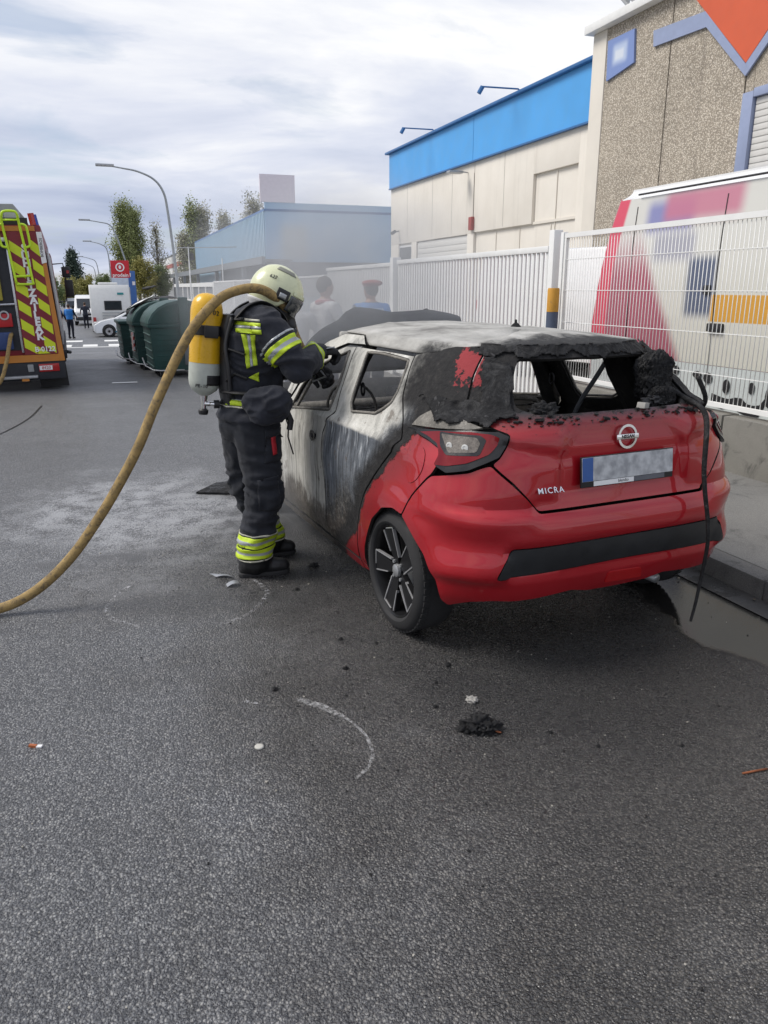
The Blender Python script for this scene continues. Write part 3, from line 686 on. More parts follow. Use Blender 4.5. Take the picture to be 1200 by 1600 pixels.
def hatch(name, label, loc, rz, paint):
    """small hatchback, nose towards +Y"""
    t = thing(name, label, 'car', loc, rz)
    prof = [(-2.0, .3), (-2.1, .62), (-2.0, .98), (-1.55, 1.36), (-.9, 1.47), (.1, 1.45), (1.0, 1.02), (1.75, .84), (2.08, .66), (2.12, .35), (2.0, .22), (-1.9, .22)]
    side_shell(prof, .87, tum=lambda z: 1 - .16 * max(0, (z - .85) / .6)).build('body', paint, t, smooth='auto')
    MB().prism([(1.02, 1.045), (.13, 1.47), (.05, 1.46), (.9, 1.04)], -.66, .66, 'X').build('windscreen', m_glass, t)
    for s in (-1, 1):
        MB().prism([(-1.5, 1.0), (.78, .98), (.1, 1.38), (-.9, 1.40)], s * .80 - .012, s * .80 + .012, 'X').build('side_window', m_glass, t)
        for y in (-1.3, 1.32):
            MB().lathe([(.31, 0), (.36, 0), (.36, .02), (.31, .02)], 24, Matrix.Translation((s * .868 - .01, y, .34)) @ Matrix.Rotation(R(90), 4, 'Y')).build('wheel_arch', m_black, t)
            w = wheel_at((s * .845, y, .32), .32, .2, t, spokes=9)
            if s > 0: w.rotation_euler = (0, 0, math.pi)
        MB().cbox((s * .62, 1.93, .72), (.36, .3, .12)).build('headlight', m_lamp, t, bevel=.03)
        MB().cbox((s * .93, .75, 1.02), (.16, .1, .12)).build('mirror', paint, t, bevel=.03)
    MB().cbox((0, 2.10, .38), (1.3, .1, .2)).build('grille', m_black, t, bevel=.03)
    return t
m_wcar = mat('white_car_paint', (.78, .79, .80), .15, var=.03, coat=.6)
wc = hatch('parked_car', 'white hatchback with nose showing beside the burnt green bins', (1.62, 46.5, gz(46.5)), R(90), m_wcar)
MB().box((-.88, -.9, .26), (-.868, 1.6, .34)).build('sill_strip', mat('teal_blue', (.03, .16, .24), .4), wc)
van('street_van', 'white van parked beyond the motorhome', 5.2, 2.0, 2.2, (-.9, 66, gz(66)), math.pi, m_wv)
van('street_van', 'smaller grey van farther down the street', 4.6, 1.85, 1.9, (-2.3, 84, gz(84)), math.pi, mat('grey_van_paint', (.25, .26, .28), .3))
m_pole = mat('lamp_pole', (.36, .38, .39), .5, metal=.4)
def street_lamp(label, y, pts, base):
    t = thing('street_lamp', label, 'street lamp', (base, y, gz(y)), 0, 'curved street lamps along the road')
    P = catmull([(base, 0, gz(y))] + [(p[0], 0, p[1]) for p in pts], 6); P = [Vector((p.x - base, 0, p.z - gz(y))) for p in P]; n = len(P)
    MB().tube(P, [.10 - .065 * i / (n - 1) for i in range(n)], 10).build('pole', m_pole, t, smooth='auto')
    a = P[-1]; d = (P[-1] - P[-3]).normalized(); M = frame(a, d, (0, 0, 1))
    MB().box((-.25, -.16, -.04), (.75, .16, .09), M).build('lamp_head', m_galv, t, bevel=.03)
    MB().lathe([(.17, 0), (.17, .5), (.11, .56)], 12).build('base', m_pole, t)
street_lamp('tallest nearest curved street lamp rising behind the green bins', 50, [(4.5, 1.65), (4.42, 3.5), (4.24, 6.0), (4.07, 7.05), (3.58, 7.72), (2.72, 8.10), (1.86, 8.24), (1.2, 8.33)], 4.55)
street_lamp('second curved lamp, its pole crossing the red sign', 80, [(2.93, 2.23), (2.54, 4.26), (1.98, 6.24), (1.5, 7.24), (.58, 7.49), (-.45, 7.63)], 3.2)
street_lamp('third curved lamp, just left of the red sign', 105, [(1.5, 2.79), (1.39, 5.95), (.73, 6.75), (-.6, 7.09)], 1.6)
street_lamp('fourth curved lamp, beyond the third one', 140, [(.2, 3.2), (-.09, 5.67), (-1.01, 6.25), (-2.2, 6.53)], .4)
street_lamp('farthest and lowest of the curved street lamps', 165, [(-.40, 3.43), (-.57, 5.2), (-1.21, 5.79), (-2.3, 6.12)], -.3)
for (lab, y, x, h, xa) in (('thin straight light pole with crossbar beside the canopy', 62, 6.55, 4.6, -.9), ('slim white mast in front of the white hall', 64, 9.3, 3.9, 0)):
    t = thing('light_mast', lab, 'mast', (x, y, gz(y))); H_ = h - gz(y)
    MB().tube([(0, 0, 0), (0, 0, H_)], [.07, .045], 8).build('pole', m_fence, t)
    if xa: MB().tube([(-1.2, 0, H_ - .1), (3.6, 0, H_ + .05)], .035, 6).build('crossbar', m_galv, t); MB().cbox((.2, 0, H_ - .7), (.3, .3, .5)).build('camera_box', m_black, t)
sg = thing('shop_sign', 'red roadside sign with white ring emblem and the word prodein', 'sign', (1.52, 60, gz(60)))
zs = -gz(60)
m_sr = mat('sign_red', lin(196, 24, 40), .4, var=.03); m_sw = mat('sign_white', (.82, .82, .82), .4, var=.02)
MB().box((-.62, 0, zs + 2.35), (.62, .12, zs + 3.52)).build('panel', m_sr, sg, bevel=.01)
MB().box((-.62, 0, zs + 1.7), (.5, .12, zs + 2.34)).build('lower_panel', mat('sign_pale', lin(190, 200, 215), .5), sg, bevel=.01)
for x in (-.5, .5): MB().tube([(x, .06, 0), (x, .06, zs + 1.72)], .06, 8).build('post', m_galv, sg)
Ms = frame((0, -.004, zs + 3.06), (1, 0, 0), (0, -1, 0))
def ring(r0, r1, a0=0, a1=360, n=28, M=None, d=.008):
    b = MB(); vs = []
    for i in range(n + 1):
        a = R(a0 + (a1 - a0) * i / n)
        for r in (r0, r1):
            for z in (0, d): vs.append(M @ Vector((r * math.cos(a), r * math.sin(a), z)))
    fs = []
    for i in range(n):
        o = 4 * i; p = o + 4; fs += [(o + 1, o + 3, p + 3, p + 1), (o, p, p + 2, o + 2), (o + 2, p + 2, p + 3, o + 3), (o, o + 1, p + 1, p)]
    return b.add(vs, fs)
ring(.22, .30, M=Ms).build('ring_emblem', m_sw, sg)
b = MB(); pr = [(.0, .16), (.09, .06), (.08, -.06), (.0, -.14), (-.08, -.06), (-.09, .06)]; b.prism(pr, 0, .008, 'Z', Ms); b.build('leaf_emblem', m_sw, sg)
put_text('lettering', 'prodein', .34, m_sw, sg, frame((0, -.006, zs + 2.52), (1, 0, 0), (0, -1, 0)), bold=.006)
bs = thing('blue_sign', 'small blue panel sign beside the red roadside sign', 'sign', (2.28, 62, gz(62)))
MB().box((-.38, 0, 1.0), (.30, .1, 3.9)).build('panel', mat('panel_blue', lin(60, 105, 170), .4), bs, bevel=.01); MB().tube([(0, .05, 0), (0, .05, 1.02)], .06, 8).build('post', m_galv, bs)
for (x, z) in ((-.2, 3.5), (.06, 2.9)): MB().box((x, -.012, z), (x + .2, -.002, z + .26)).build('white_mark', m_sw, bs)
# ---------------------------------------------------------------- green refuse bins
m_bin = mat('bin_green', (.014, .055, .048), .5, var=.28, vs=3, dirt=.24, dcol=(.10, .11, .10)); m_bin2 = mat('bin_green_dull', (.05, .105, .095), .6, var=.2, vs=3, dirt=.3, dcol=(.16, .17, .15))
m_char = mat('charred', (.014, .014, .015), .8, var=.4, vs=12, bump=.6, bs=40)
def waste_bin(label, x, y, open_=False, rz=0.0, arm=True, sticker=False):
    t = thing('waste_container', label, 'waste container', (x, y, gz(y) - .02), rz); L = 1.38
    b = MB(); n = 6
    def body(z): k = 1 - .075 * (1 - z); return k
    vs = []; zs = [.13, .5, .8, 1.02]
    for z in zs:
        k = 1 - .10 * (1.02 - z); 
        vs += [(.04 + (1 - k) * .5, .02 + (1 - k) * .4, z), (1.22 - (1 - k) * .5, .02 + (1 - k) * .4, z), (1.22 - (1 - k) * .5, L - .02 - (1 - k) * .4, z), (.04 + (1 - k) * .5, L - .02 - (1 - k) * .4, z)]
    fs = [(4 * i + k, 4 * i + (k + 1) % 4, 4 * i + 4 + (k + 1) % 4, 4 * i + 4 + k) for i in range(3) for k in range(4)] + [(3, 2, 1, 0)]
    b.add(vs, fs); b.build('body', m_bin, t, bevel=.03)
    for k in range(7):                        # pressed ribs on the end walls
        z = .22 + k * .10; q = .10 * (1.02 - z); MB().box((.12 + q * .5, .012 + q * .4, z), (.80, .03 + q * .4, z + .018)).build('rib', m_bin, t, bevel=.006, bseg=1)
    MB().box((.005, -.012, .955), (1.26, L + .012, 1.03)).build('rim', m_bin, t, bevel=.018)
    for k in range(5):
        z = .2 + k * .15; q = .10 * (1.02 - z); MB().box((.022 + q * .5, .10, z), (.046 + q * .5, L - .1, z + .03)).build('front_rib', m_bin2, t, bevel=.008, bseg=1)
    arc = [(0, 1.035), (.03, 1.12), (.10, 1.23), (.22, 1.34), (.38, 1.42), (.58, 1.465), (.80, 1.47), (1.0, 1.43), (1.14, 1.33), (1.22, 1.18), (1.24, 1.035)]
    if not open_:
        b = MB(); N = len(arc); vs = []
        for yy, sh in ((0, .03), (.05, 0), (L - .05, 0), (L, .03)):
            for (a, z) in arc: vs.append((a + (.62 - a) * sh, yy, z - (z - 1.035) * sh))
        b.add(vs, [(j * N + i, j * N + i + 1, (j + 1) * N + i + 1, (j + 1) * N + i) for j in range(3) for i in range(N - 1)] + [tuple(range(N)), tuple(3 * N + i for i in range(N))[::-1]])
        ld = b.build('lid', m_bin, t, smooth='auto')
        for yy in (-.012, L - .04):
            b = MB(); inner = [(.62 + (a - .62) * .93, 1.035 + (z - 1.035) * .88) for a, z in arc]
            b.add([(a, yy + d, z) for d in (0, .05) for a, z in arc] + [(a, yy + d, z) for d in (0, .05) for a, z in inner],
                  [(i, i + 1, N + i + 1, N + i) for i in range(N - 1)] + [(2 * N + i, i, N * 0 + i + 1, 2 * N + i + 1)[::-1] for i in range(N - 1)] + [(i + N, 3 * N + i, 3 * N + i + 1, i + N + 1)[::-1] for i in range(N - 1)])
            b.build('lid_flange', m_bin2, ld, smooth='auto')
    else:
        random.seed(int(x * 100)); b = MB()
        def lid(tt, s):
            a = .15 + s * 1.05; p = Vector((1.22 - math.cos(a * 1.5) * .95, .02 + tt * (L - .04), 1.05 + math.sin(a * 1.5) * .52)); p += Vector((noise.noise(p * 4), 0, noise.noise(p * 4 + Vector((5, 1, 2))))) * .05
            return p
        b.sheet(12, 12, lid); lo = b.build('warped_lid', m_char, t, smooth=True); sm = lo.modifiers.new('thickness', 'SOLIDIFY'); sm.thickness = .02
        b = MB(); b.sheet(14, 14, lambda tt, s: (.08 + s * 1.1, .08 + tt * (L - .16), .86 + .22 * noise.noise((s * 5, tt * 5, x)) + .1 * s)); b.build('burnt_waste', m_char, t, smooth='auto')
    if arm:
        MB().box((.60, -.06, .55), (.78, .03, 1.53)).build('lifting_arm', m_bin, t, bevel=.02); MB().box((.66, -.08, .25), (.98, .0, .72)).build('arm_plate', mat('arm_grey', (.10, .11, .115), .5) if 'arm_grey' not in bpy.data.materials else bpy.data.materials['arm_grey'], t, bevel=.015)
        b = MB(); b.lathe([(.0, 0), (.03, 0), (.03, .04), (0, .04)], 12, Matrix.Translation((.72, -.12, .64)) @ Matrix.Rotation(R(-90), 4, 'X') ); b.build('pin', m_galv, t)
    MB().tube([(-.02, L * .9, .30), (-.06, .35, .22), (.04, -.10, .17), (.18, -.14, .16), (.62, -.14, .16)], .014, 8).build('foot_bar', m_galv, t, smooth=True)
    for yy in (.2, L - .3):
        for xx in (.2, 1.0): MB().box((xx, yy, 0), (xx + .12, yy + .14, .16)).build('foot', m_black, t, bevel=.02)
    if sticker:
        g = G('sticker_print'); xx, yy, zz = g.sep(); f = g.math('FRACT', g.add(g.mul(zz, 7.0), g.mul(yy, 5.0)))
        g.set(col=g.mix(g.math('GREATER_THAN', f, .5), lin(200, 200, 200), lin(170, 45, 40)), rough=.5)
        MB().box((.012, .18, .42), (.04, .52, .80)).build('striped_sticker', g.m, t)
    return t
waste_bin('nearest dark green bin with closed domed lid and lifting arm', .80, 15.75, rz=R(3))
waste_bin('middle dark green bin with striped red and white sticker on its front', .58, 17.55, rz=R(3), sticker=True)
waste_bin('farthest green bin with burnt warped open lid', .34, 19.6, True, rz=R(3), arm=False)
b = MB(); b.sheet(9, 9, lambda t, s: (.52 + .62 * s, 18.05 + .75 * t, 1.52 - .33 * t * .2 + .06 * noise.noise((s * 3, t * 3, 1)) - .30 * (1 - s)))
tag(b.build('plastic_sheet', m_white, None, smooth=True), 'crumpled white plastic sheet lying over the rear green bins', 'plastic sheet')
bpy.data.objects['plastic_sheet'].modifiers.new('thickness', 'SOLIDIFY').thickness = .006
b = MB(); b.sheet(7, 7, lambda t, s: (.95 + .3 * s, 19.1 + .5 * t, 1.62 + .05 * noise.noise((s * 4, t * 3, 1)) + .06 * s)); tag(b.build('scrap', m_char, None, smooth=True), 'black burnt scrap sticking up above the rear bins', 'scrap'); bpy.data.objects['scrap'].modifiers.new('thickness', 'SOLIDIFY').thickness = .02
b = MB(); b.box((.06, 14.9, gz(15) + .004), (.50, 15.0, gz(15) + .010)); tag(b.build('paper_strip', m_white), 'white paper strip lying on asphalt before the bins', 'litter')

# ---------------------------------------------------------------- fire engine, its tail at the left edge
m_fr = mat('engine_red', (.20, .012, .022), .4, var=.08); m_fy = mat('fluor_yellow', (.62, .72, .02), .5, var=.04); m_fo = mat('engine_orange', (.52, .20, .03), .45, var=.06)
m_neon = mat('neon_ladder', (.55, .80, .03), .4, var=.05); m_gry = mat('engine_grey', (.30, .31, .31), .5, var=.08); m_navy = mat('engine_trim_and_shade', (.02, .022, .028), .6)
fe = thing('fire_engine', 'red and yellow striped fire engine tail with bright green ladder', 'fire engine', (0, 14.3, gz(14.3)), R(2.3))
fe.rotation_euler = (0, -R(1.4), R(2.3))
XL, XR = -3.12, -.64
def xr(z): return XR - .075 * max(0, z - .5) / 2.0
b = MB(); b.prism([(XL, .52), (XR - .02, .52), (xr(2.62) - .02, 2.66), (XL + .08, 2.66)], .06, 7.0, 'Y'); b.build('body', m_fr, fe, bevel=.03)
# shutter bay on the left: flat sheet painted dark as a shaded recess, with kit
bay = MB(); bay.box((-2.75, .0, .70), (-2.70, .055, 2.45)); bay.box((-1.29, -.01, .66), (-1.255, .055, 2.42)); bay.box((-2.75, -.012, 2.40), (-1.25, .055, 2.47)); bay.build('bay_frame', m_steel, fe, bevel=.008)
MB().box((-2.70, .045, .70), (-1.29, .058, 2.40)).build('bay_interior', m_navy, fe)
for (x0, x1, z0, z1, m) in ((-2.6, -1.75, 1.55, 2.2, m_gry), (-1.72, -1.45, 1.5, 2.25, mat('kit_yellow', (.35, .30, .04), .5)), (-2.6, -1.4, .72, 1.0, mat('kit_blue', (.03, .06, .18), .5)), (-1.62, -1.36, 1.08, 1.3, m_red)):
    MB().box((x0, .0, z0), (x1, .044, z1)).build('stowed_kit', m, fe, bevel=.02)
MB().tube([(-2.7, -.0, 1.42), (-1.29, -.0, 1.44)], .02, 8).build('grab_rail', m_steel, fe)
b = MB(); 
for k in range(3): ring(.05, .075, M=frame((-1.47, -.004, 1.02 + k * .12), (1, 0, 0), (0, -1, 0)), d=.02)
ring(.05, .075, M=frame((-1.47, -.002, 1.27), (1, 0, 0), (0, -1, 0)), d=.02).build('valve_wheel', m_galv, fe)
MB().prism([(-1.25, .62), (-.735, .62), (-.80, 2.56), (-1.25, 2.56)], .0, .058, 'Y').build('chevron_panel', m_fr, fe)
MB().prism([(-.732, .50), (-.645, .50), (-.725, 2.10), (-.785, 2.10)], .002, .06, 'Y').build('edge_strip', m_fo, fe); MB().box((XL + .02, .004, .50), (-.735, .06, .615)).build('lower_strip', m_fo, fe)
MB().box((XL + .08, .004, 2.565), (-.83, .06, 2.64)).build('upper_strip', m_fo, fe)
def stripe(c0, z0, w, lo, hi):
    pl = [(lo, z0), (hi, z0 - .13), (hi, z0 - .13 + w), (lo, z0 + w)]
    return pl
for k in range(7):
    z = .74 + k * .305
    for (lo, hi, o) in ((-1.235, -1.06, 0), (-.93, -.76, .02)):
        hi2 = hi - (.03 * (z - .6) / 2 if hi > -.9 else 0)
        pl = [(a, min(2.55, max(.63, q))) for a, q in stripe(0, z + o, .165, lo, hi2)]
        if pl[3][1] - pl[0][1] > .05: MB().prism(pl, -.003, -.0005, 'Y').build('yellow_chevron', m_fy, fe)
MB().prism([(-1.045, .63), (-.86, .63), (-1.045, .76)], -.0035, -.001, 'Y').build('yellow_chevron', m_fy, fe)
for k, chh in enumerate('SUHILTZAILEAK'):
    put_text('lettering', chh, .165, m_sw, fe, frame((-1.025 + k * .004, -.004, 2.30 - k * .116), (1, 0, 0), (0, -1, 0)), bold=.008)
put_text('lettering', 'B-0122', .11, m_sw, fe, frame((-.93, -.0045, .70), (1, 0, 0), (0, -1, 0)), bold=.003)
MB().prism([(-.79, 2.06), (-.715, 2.08), (-.735, 2.55), (-.815, 2.55)], -.012, .03, 'Y').build('white_corner_plate', m_sw, fe)
put_text('lettering', 'BOMBEROS', .058, m_black, fe, frame((-.765, -.0145, 2.31), (.04, 0, 1), (0, -1, 0)))
MB().box((XL, .02, .20), (-.66, .5, .50)).build('rear_bumper', m_navy, fe, bevel=.02)
rl = MB().box((-1.07, -.005, .33), (-.75, .03, .46)).build('tail_light', m_tail, fe, bevel=.012); MB().box((-1.06, -.010, .36), (-.86, -.006, .43)).build('number_plate', m_sw, rl)
put_text('lettering', '8420', .07, m_red, rl, frame((-.955, -.0125, .395), (1, 0, 0), (0, -1, 0)), depth=.002)
MB().box((-1.24, -.004, .34), (-1.15, .03, .46)).build('reflector', m_gry, fe, bevel=.01); MB().box((XL, -.10, .24), (-1.10, .02, .285)).build('step_bar', m_galv, fe, bevel=.01); MB().box((-1.35, -.11, .20), (-1.24, -.02, .238)).build('step_marker', m_fo, fe)
b = MB(); b.prism([(-2.4, 2.66), (-1.0, 2.66), (-.93, 2.74), (-1.10, 2.985), (-2.4, 2.985)], .15, 4.2, 'Y'); b.build('roof_box', m_gry, fe, bevel=.02)
MB().box((-2.2, .10, 2.665), (-.92, .15, 2.77)).build('roof_box_base', m_black, fe); MB().box((-1.25, .128, 2.72), (-1.02, .149, 2.86)).build('roof_box_plate', m_galv, fe)
be = MB().tube([(-.84, .12, 2.66), (-.86, .12, 2.84)], .05, 10).build('beacon', m_tail, fe); MB().tube([(-.79, .14, 2.64), (-.815, .14, 2.82)], .04, 10).build('blue_lens', mat('beacon_blue', (.02, .05, .35), .15), be)
b = MB(); tr = .019
def LP(*p): return [(x, -.06 - dy, z) for x, z, dy in p]
b.tube(catmull(LP((-1.21, 1.75, 0), (-1.245, 2.2, 0), (-1.285, 2.66, .05), (-1.27, 2.80, .1), (-1.225, 2.845, .1), (-1.09, 2.845, .1), (-1.05, 2.80, .1), (-1.04, 2.66, .05), (-1.0, 2.2, 0), (-.965, 1.80, 0), (-.985, 1.75, 0), (-1.21, 1.75, 0)), 4), tr, 8)
b.build('ladder_rail', m_neon, fe, smooth=True)
MB().tube(LP((-1.215, 1.87, 0), (-.975, 1.875, 0)), tr, 8).build('rung', m_neon, fe, smooth=True); MB().tube(LP((-1.275, 2.72, .07), (-1.045, 2.72, .07)), tr * .8, 8).build('rung', m_neon, fe, smooth=True)
MB().tube(catmull(LP((-1.265, 2.66, .05), (-1.33, 2.65, .05), (-1.365, 2.60, .05), (-1.345, 2.36, .03), (-1.31, 2.32, .03), (-1.245, 2.31, .0)), 4), tr, 8).build('grab_loop', m_neon, fe, smooth=True)
MB().tube(catmull(LP((-1.035, 2.66, .05), (-.975, 2.65, .05), (-.94, 2.60, .05), (-.925, 2.36, .03), (-.955, 2.32, .03), (-1.01, 2.31, .0)), 4), tr, 8).build('grab_loop', m_neon, fe, smooth=True)
wheel_at((-.84, 1.3, .48), .48, .36, fe).rotation_euler = (0, 0, math.pi); wheel_at((XL + .2, 1.3, .48), .48, .36, fe); wheel_at((-.84, 5.4, .48), .48, .36, fe).rotation_euler = (0, 0, math.pi)
MB().prism([(-1.1, .02), (-.635, .02), (-.655, .50), (-1.1, .50)], .52, .56, 'Y').build('mud_flap', m_black, fe)
MB().box((-.66, .15, .52), (-.605, 6.9, .66)).build('side_rail', m_navy, fe, bevel=.01)
for (y0, y1) in ((.25, 1.6), (1.7, 3.2), (3.3, 4.6)): MB().prism([(xr(.75) + .001, .75), (xr(.75) + .02, .75), (xr(2.3) + .02, 2.3), (xr(2.3) + .001, 2.3)], y0, y1, 'Y').build('side_shutter', m_galv, fe)
MB().tube([(-.60, .3, .62), (-.55, .45, .6)], .03, 8).build('side_marker', m_black, fe)
b = MB(); b.prism([(XL + .06, .5), (XR, .5), (XR - .06, 2.5), (XL + .12, 2.5)], 7.05, 8.6, 'Y'); b.build('cab', m_fr, fe, bevel=.05)
MB().tube([(-.72, 7.6, 2.25), (-.45, 7.65, 2.27), (-.42, 7.66, 1.98), (-.47, 7.66, 1.35), (-.66, 7.6, 1.33)], .015, 8).build('mirror_arm', m_black, fe)
MB().cbox((-.37, 7.64, 1.66), (.20, .09, .42)).build('mirror', m_black, fe, bevel=.03); mm = MB().cbox((-.40, 7.62, 2.06), (.2, .12, .26)).build('upper_mirror', m_black, fe, bevel=.03); MB().cbox((-.36, 7.555, 2.06), (.06, .02, .07)).build('orange_marker', m_tail, mm)
m_hose = mat('fire_hose', (.33, .225, .085), .8, var=.25, vs=14, bump=.8, bs=320, dirt=.72, dcol=(.11, .082, .05))
hp = catmull([(-1.43, 14.34, .92), (-1.44, 14.22, .90), (-1.475, 14.1, .74), (-1.55, 14.0, .44), (-1.68, 13.9, .16), (-1.95, 13.7, .045), (-2.6, 13.0, .03), (-3.4, 12.0, .03)], 8)
tag(MB().tube(hp, .032, 10).build('delivery_hose', m_hose, None, smooth=True), 'tan hose drooping from the tail bay of the fire engine', 'hose')

# ---------------------------------------------------------------- trees
m_bark = mat('bark', (.16, .14, .115), .9, var=.25, vs=2, bump=.4, bs=12)
def leafmat(name, c):
    g = G(name); r = g.t.nodes.new('ShaderNodeObjectInfo'); n = g.noise(.9, 4, .6); f = g.noise(9, 2)
    col = g.mix(.5, g.ramp(n, [(.3, tuple(q * .6 for q in c)), (.7, tuple(q * 1.35 for q in c))]), g.ramp(f, [(.3, tuple(q * .6 for q in c)), (.7, tuple(q * 1.4 for q in c))]))
    g.set(col=col, rough=.7); return g.m
def leaves(b, pts, n, spread, size, rnd):
    for p in pts:
        for _ in range(n):
            c = p + Vector((rnd.gauss(0, spread), rnd.gauss(0, spread), rnd.gauss(0, spread * 1.2)))
            u = Vector((rnd.uniform(-1, 1), rnd.uniform(-1, 1), rnd.uniform(-1, 1))).normalized(); v = u.orthogonal().normalized(); s = size * rnd.uniform(.6, 1.3)
            b.add([c - u * s, c + v * s * .6, c + u * s, c - v * s * .6], [(0, 1, 2, 3)])
def tree(name, label, x, y, h, form, m, seed, dens=1.0, r0=None, group=None):
    rnd = random.Random(seed); t = thing(name, label, 'tree', (x, y, gz(y)), 0, group)
    tr = MB(); lf = MB(); r0 = r0 or h * .016
    pts = [Vector((noise.noise((seed, i * .5, 0)) * h * .012, noise.noise((seed, i * .5, 9)) * h * .012, h * i / 10)) for i in range(11)]
    top = .97 if form == 'poplar' else .75
    tr.tube([p for p in pts if p.z <= h * top], [max(.03, r0 * (1 - .93 * p.z / h)) for p in pts if p.z <= h * top], 8)
    N = {'poplar': 46, 'round': 34, 'conifer': 46}[form]
    for i in range(N):
        k = (i + rnd.random()) / N; a = rnd.uniform(0, 6.283)
        if form == 'poplar':
            z0 = h * (.08 + .80 * k); L = h * (.30 - .19 * k) * rnd.uniform(.7, 1.2); out = .56; up = 1.0
        elif form == 'round':
            z0 = h * (.22 + .5 * k); L = h * (.40 - .14 * k) * rnd.uniform(.7, 1.1); out = 1.0; up = .35 + k * .9
        else:
            z0 = h * (.12 + .84 * k); L = h * .30 * (1.04 - k) * rnd.uniform(.7, 1.1); out = 1.0; up = .12
        d = Vector((math.cos(a) * out, math.sin(a) * out, up)).normalized(); p0 = Vector((0, 0, z0)); ps = [p0]
        for q in range(1, 6):
            d = (d + Vector((rnd.gauss(0, .10), rnd.gauss(0, .10), .10 if form != 'conifer' else -.02))).normalized(); ps.append(ps[-1] + d * L / 5)
        tr.tube(ps, [max(.02, r0 * .32 * (1 - .8 * q / 5)) for q in range(6)], 5)
        lp = [ps[q] + (ps[q + 1] - ps[q]) * w for q in range(1, 5) for w in (.2, .6)] + [ps[5]]
        leaves(lf, lp, max(1, int(20 * dens)), h * (.030 if form == 'poplar' else .036), {'poplar': .135, 'round': .15, 'conifer': .17}[form] * (h / 14) ** .5, rnd)
    tr.build('trunk', m_bark, t, smooth=True); lf.build('crown', m, t)
    return t
lm_pop = leafmat('poplar_leaf', (.22, .25, .085)); lm_pop2 = leafmat('bare_poplar_leaf', (.30, .29, .20)); lm_bush = leafmat('yellowing_leaf', (.24, .22, .05)); lm_dark = leafmat('dark_needle', (.04, .065, .045)); lm_mid = leafmat('mid_leaf', (.13, .17, .055))
tree('poplar_tree', 'tallest leafy poplar, left one of the pair above the red sign', 4.9, 150, 17.8, 'poplar', lm_pop, 3, 1.5)
tree('poplar_tree', 'dense poplar right beside the tallest poplar, above the red sign', 6.9, 152, 17.2, 'poplar', lm_pop, 4, 1.4)
tree('poplar_tree', 'thin nearly bare poplar at the right of the leafy pair', 10.4, 150, 14.6, 'poplar', lm_pop2, 5, .28)
for i, (x, h, dn, lb) in enumerate(((11.2, 10.4, .7, 'low poplar at the left end of the row above the blue hall'), (12.7, 14.3, .85, 'tall poplar with twin spires above the blue hall roof'), (14.1, 13.8, .85, 'second tall poplar in the row above the blue hall'), (16.9, 13.2, .7, 'sparse poplar standing apart above the blue roof'), (20.9, 15.3, .8, 'slim poplar beside the printed hall front'))):
    tree('poplar_tree', lb, x, 112, h, 'poplar', lm_pop2 if i != 1 else lm_pop, 20 + i, dn)
tree('broadleaf_tree', 'low rounded yellowing tree behind the red sign', 6.1, 120, 7.4, 'round', lm_bush, 31, 1.6)
tree('broadleaf_tree', 'rounded green tree at the right of the yellowing tree', 8.6, 122, 6.6, 'round', lm_mid, 32, 1.5)
tree('conifer_tree', 'dark conifer rising behind the engine mirror', -3.0, 112, 7.6, 'conifer', lm_dark, 33, 1.4)
for i, (x, y, h, m, lb) in enumerate(((-4.6, 84, 4.4, lm_mid, 'bushy green tree just beside the engine mirror'), (-2.9, 92, 4.2, lm_bush, 'yellow green shrubby tree between mirror and motorhome'), (-1.5, 100, 4.4, lm_bush, 'yellowish small tree left above the motorhome'), (.6, 125, 5.2, lm_mid, 'far small green tree peeping above the motorhome'), (-6.4, 90, 5.2, lm_mid, 'green tree hidden mostly by the fire engine'))):
    tree('broadleaf_tree', lb, x, y, h, 'round', m, 40 + i, 1.6)
hb = MB(); rnd = random.Random(5)
leaves(hb, [Vector((-40 + i * .9 + rnd.uniform(-.5, .5), 215 + rnd.uniform(-4, 4), -1 + rnd.uniform(0, 5))) for i in range(160)], 10, 1.0, .5, rnd)
tag(hb.build('far_woods', lm_mid), kind='stuff')
# ---------------------------------------------------------------- the burnt red car

def spl(xs,ys):
    xs=np.array(xs,float);ys=np.array(ys,float)
    h=np.diff(xs);d=np.diff(ys)/h
    m=np.empty_like(ys);m[0]=d[0];m[-1]=d[-1]
    for i in range(1,len(xs)-1):
        m[i]=0 if d[i-1]*d[i]<=0 else 2*d[i-1]*d[i]/(d[i-1]+d[i])   # monotone (harmonic)
    def f(x):
        x=np.clip(x,xs[0],xs[-1]); i=np.clip(np.searchsorted(xs,x)-1,0,len(xs)-2)
        t=(x-xs[i])/h[i];t2=t*t;t3=t2*t
        return (2*t3-3*t2+1)*ys[i]+(t3-2*t2+t)*h[i]*m[i]+(-2*t3+3*t2)*ys[i+1]+(t3-t2)*h[i]*m[i+1]
    return f
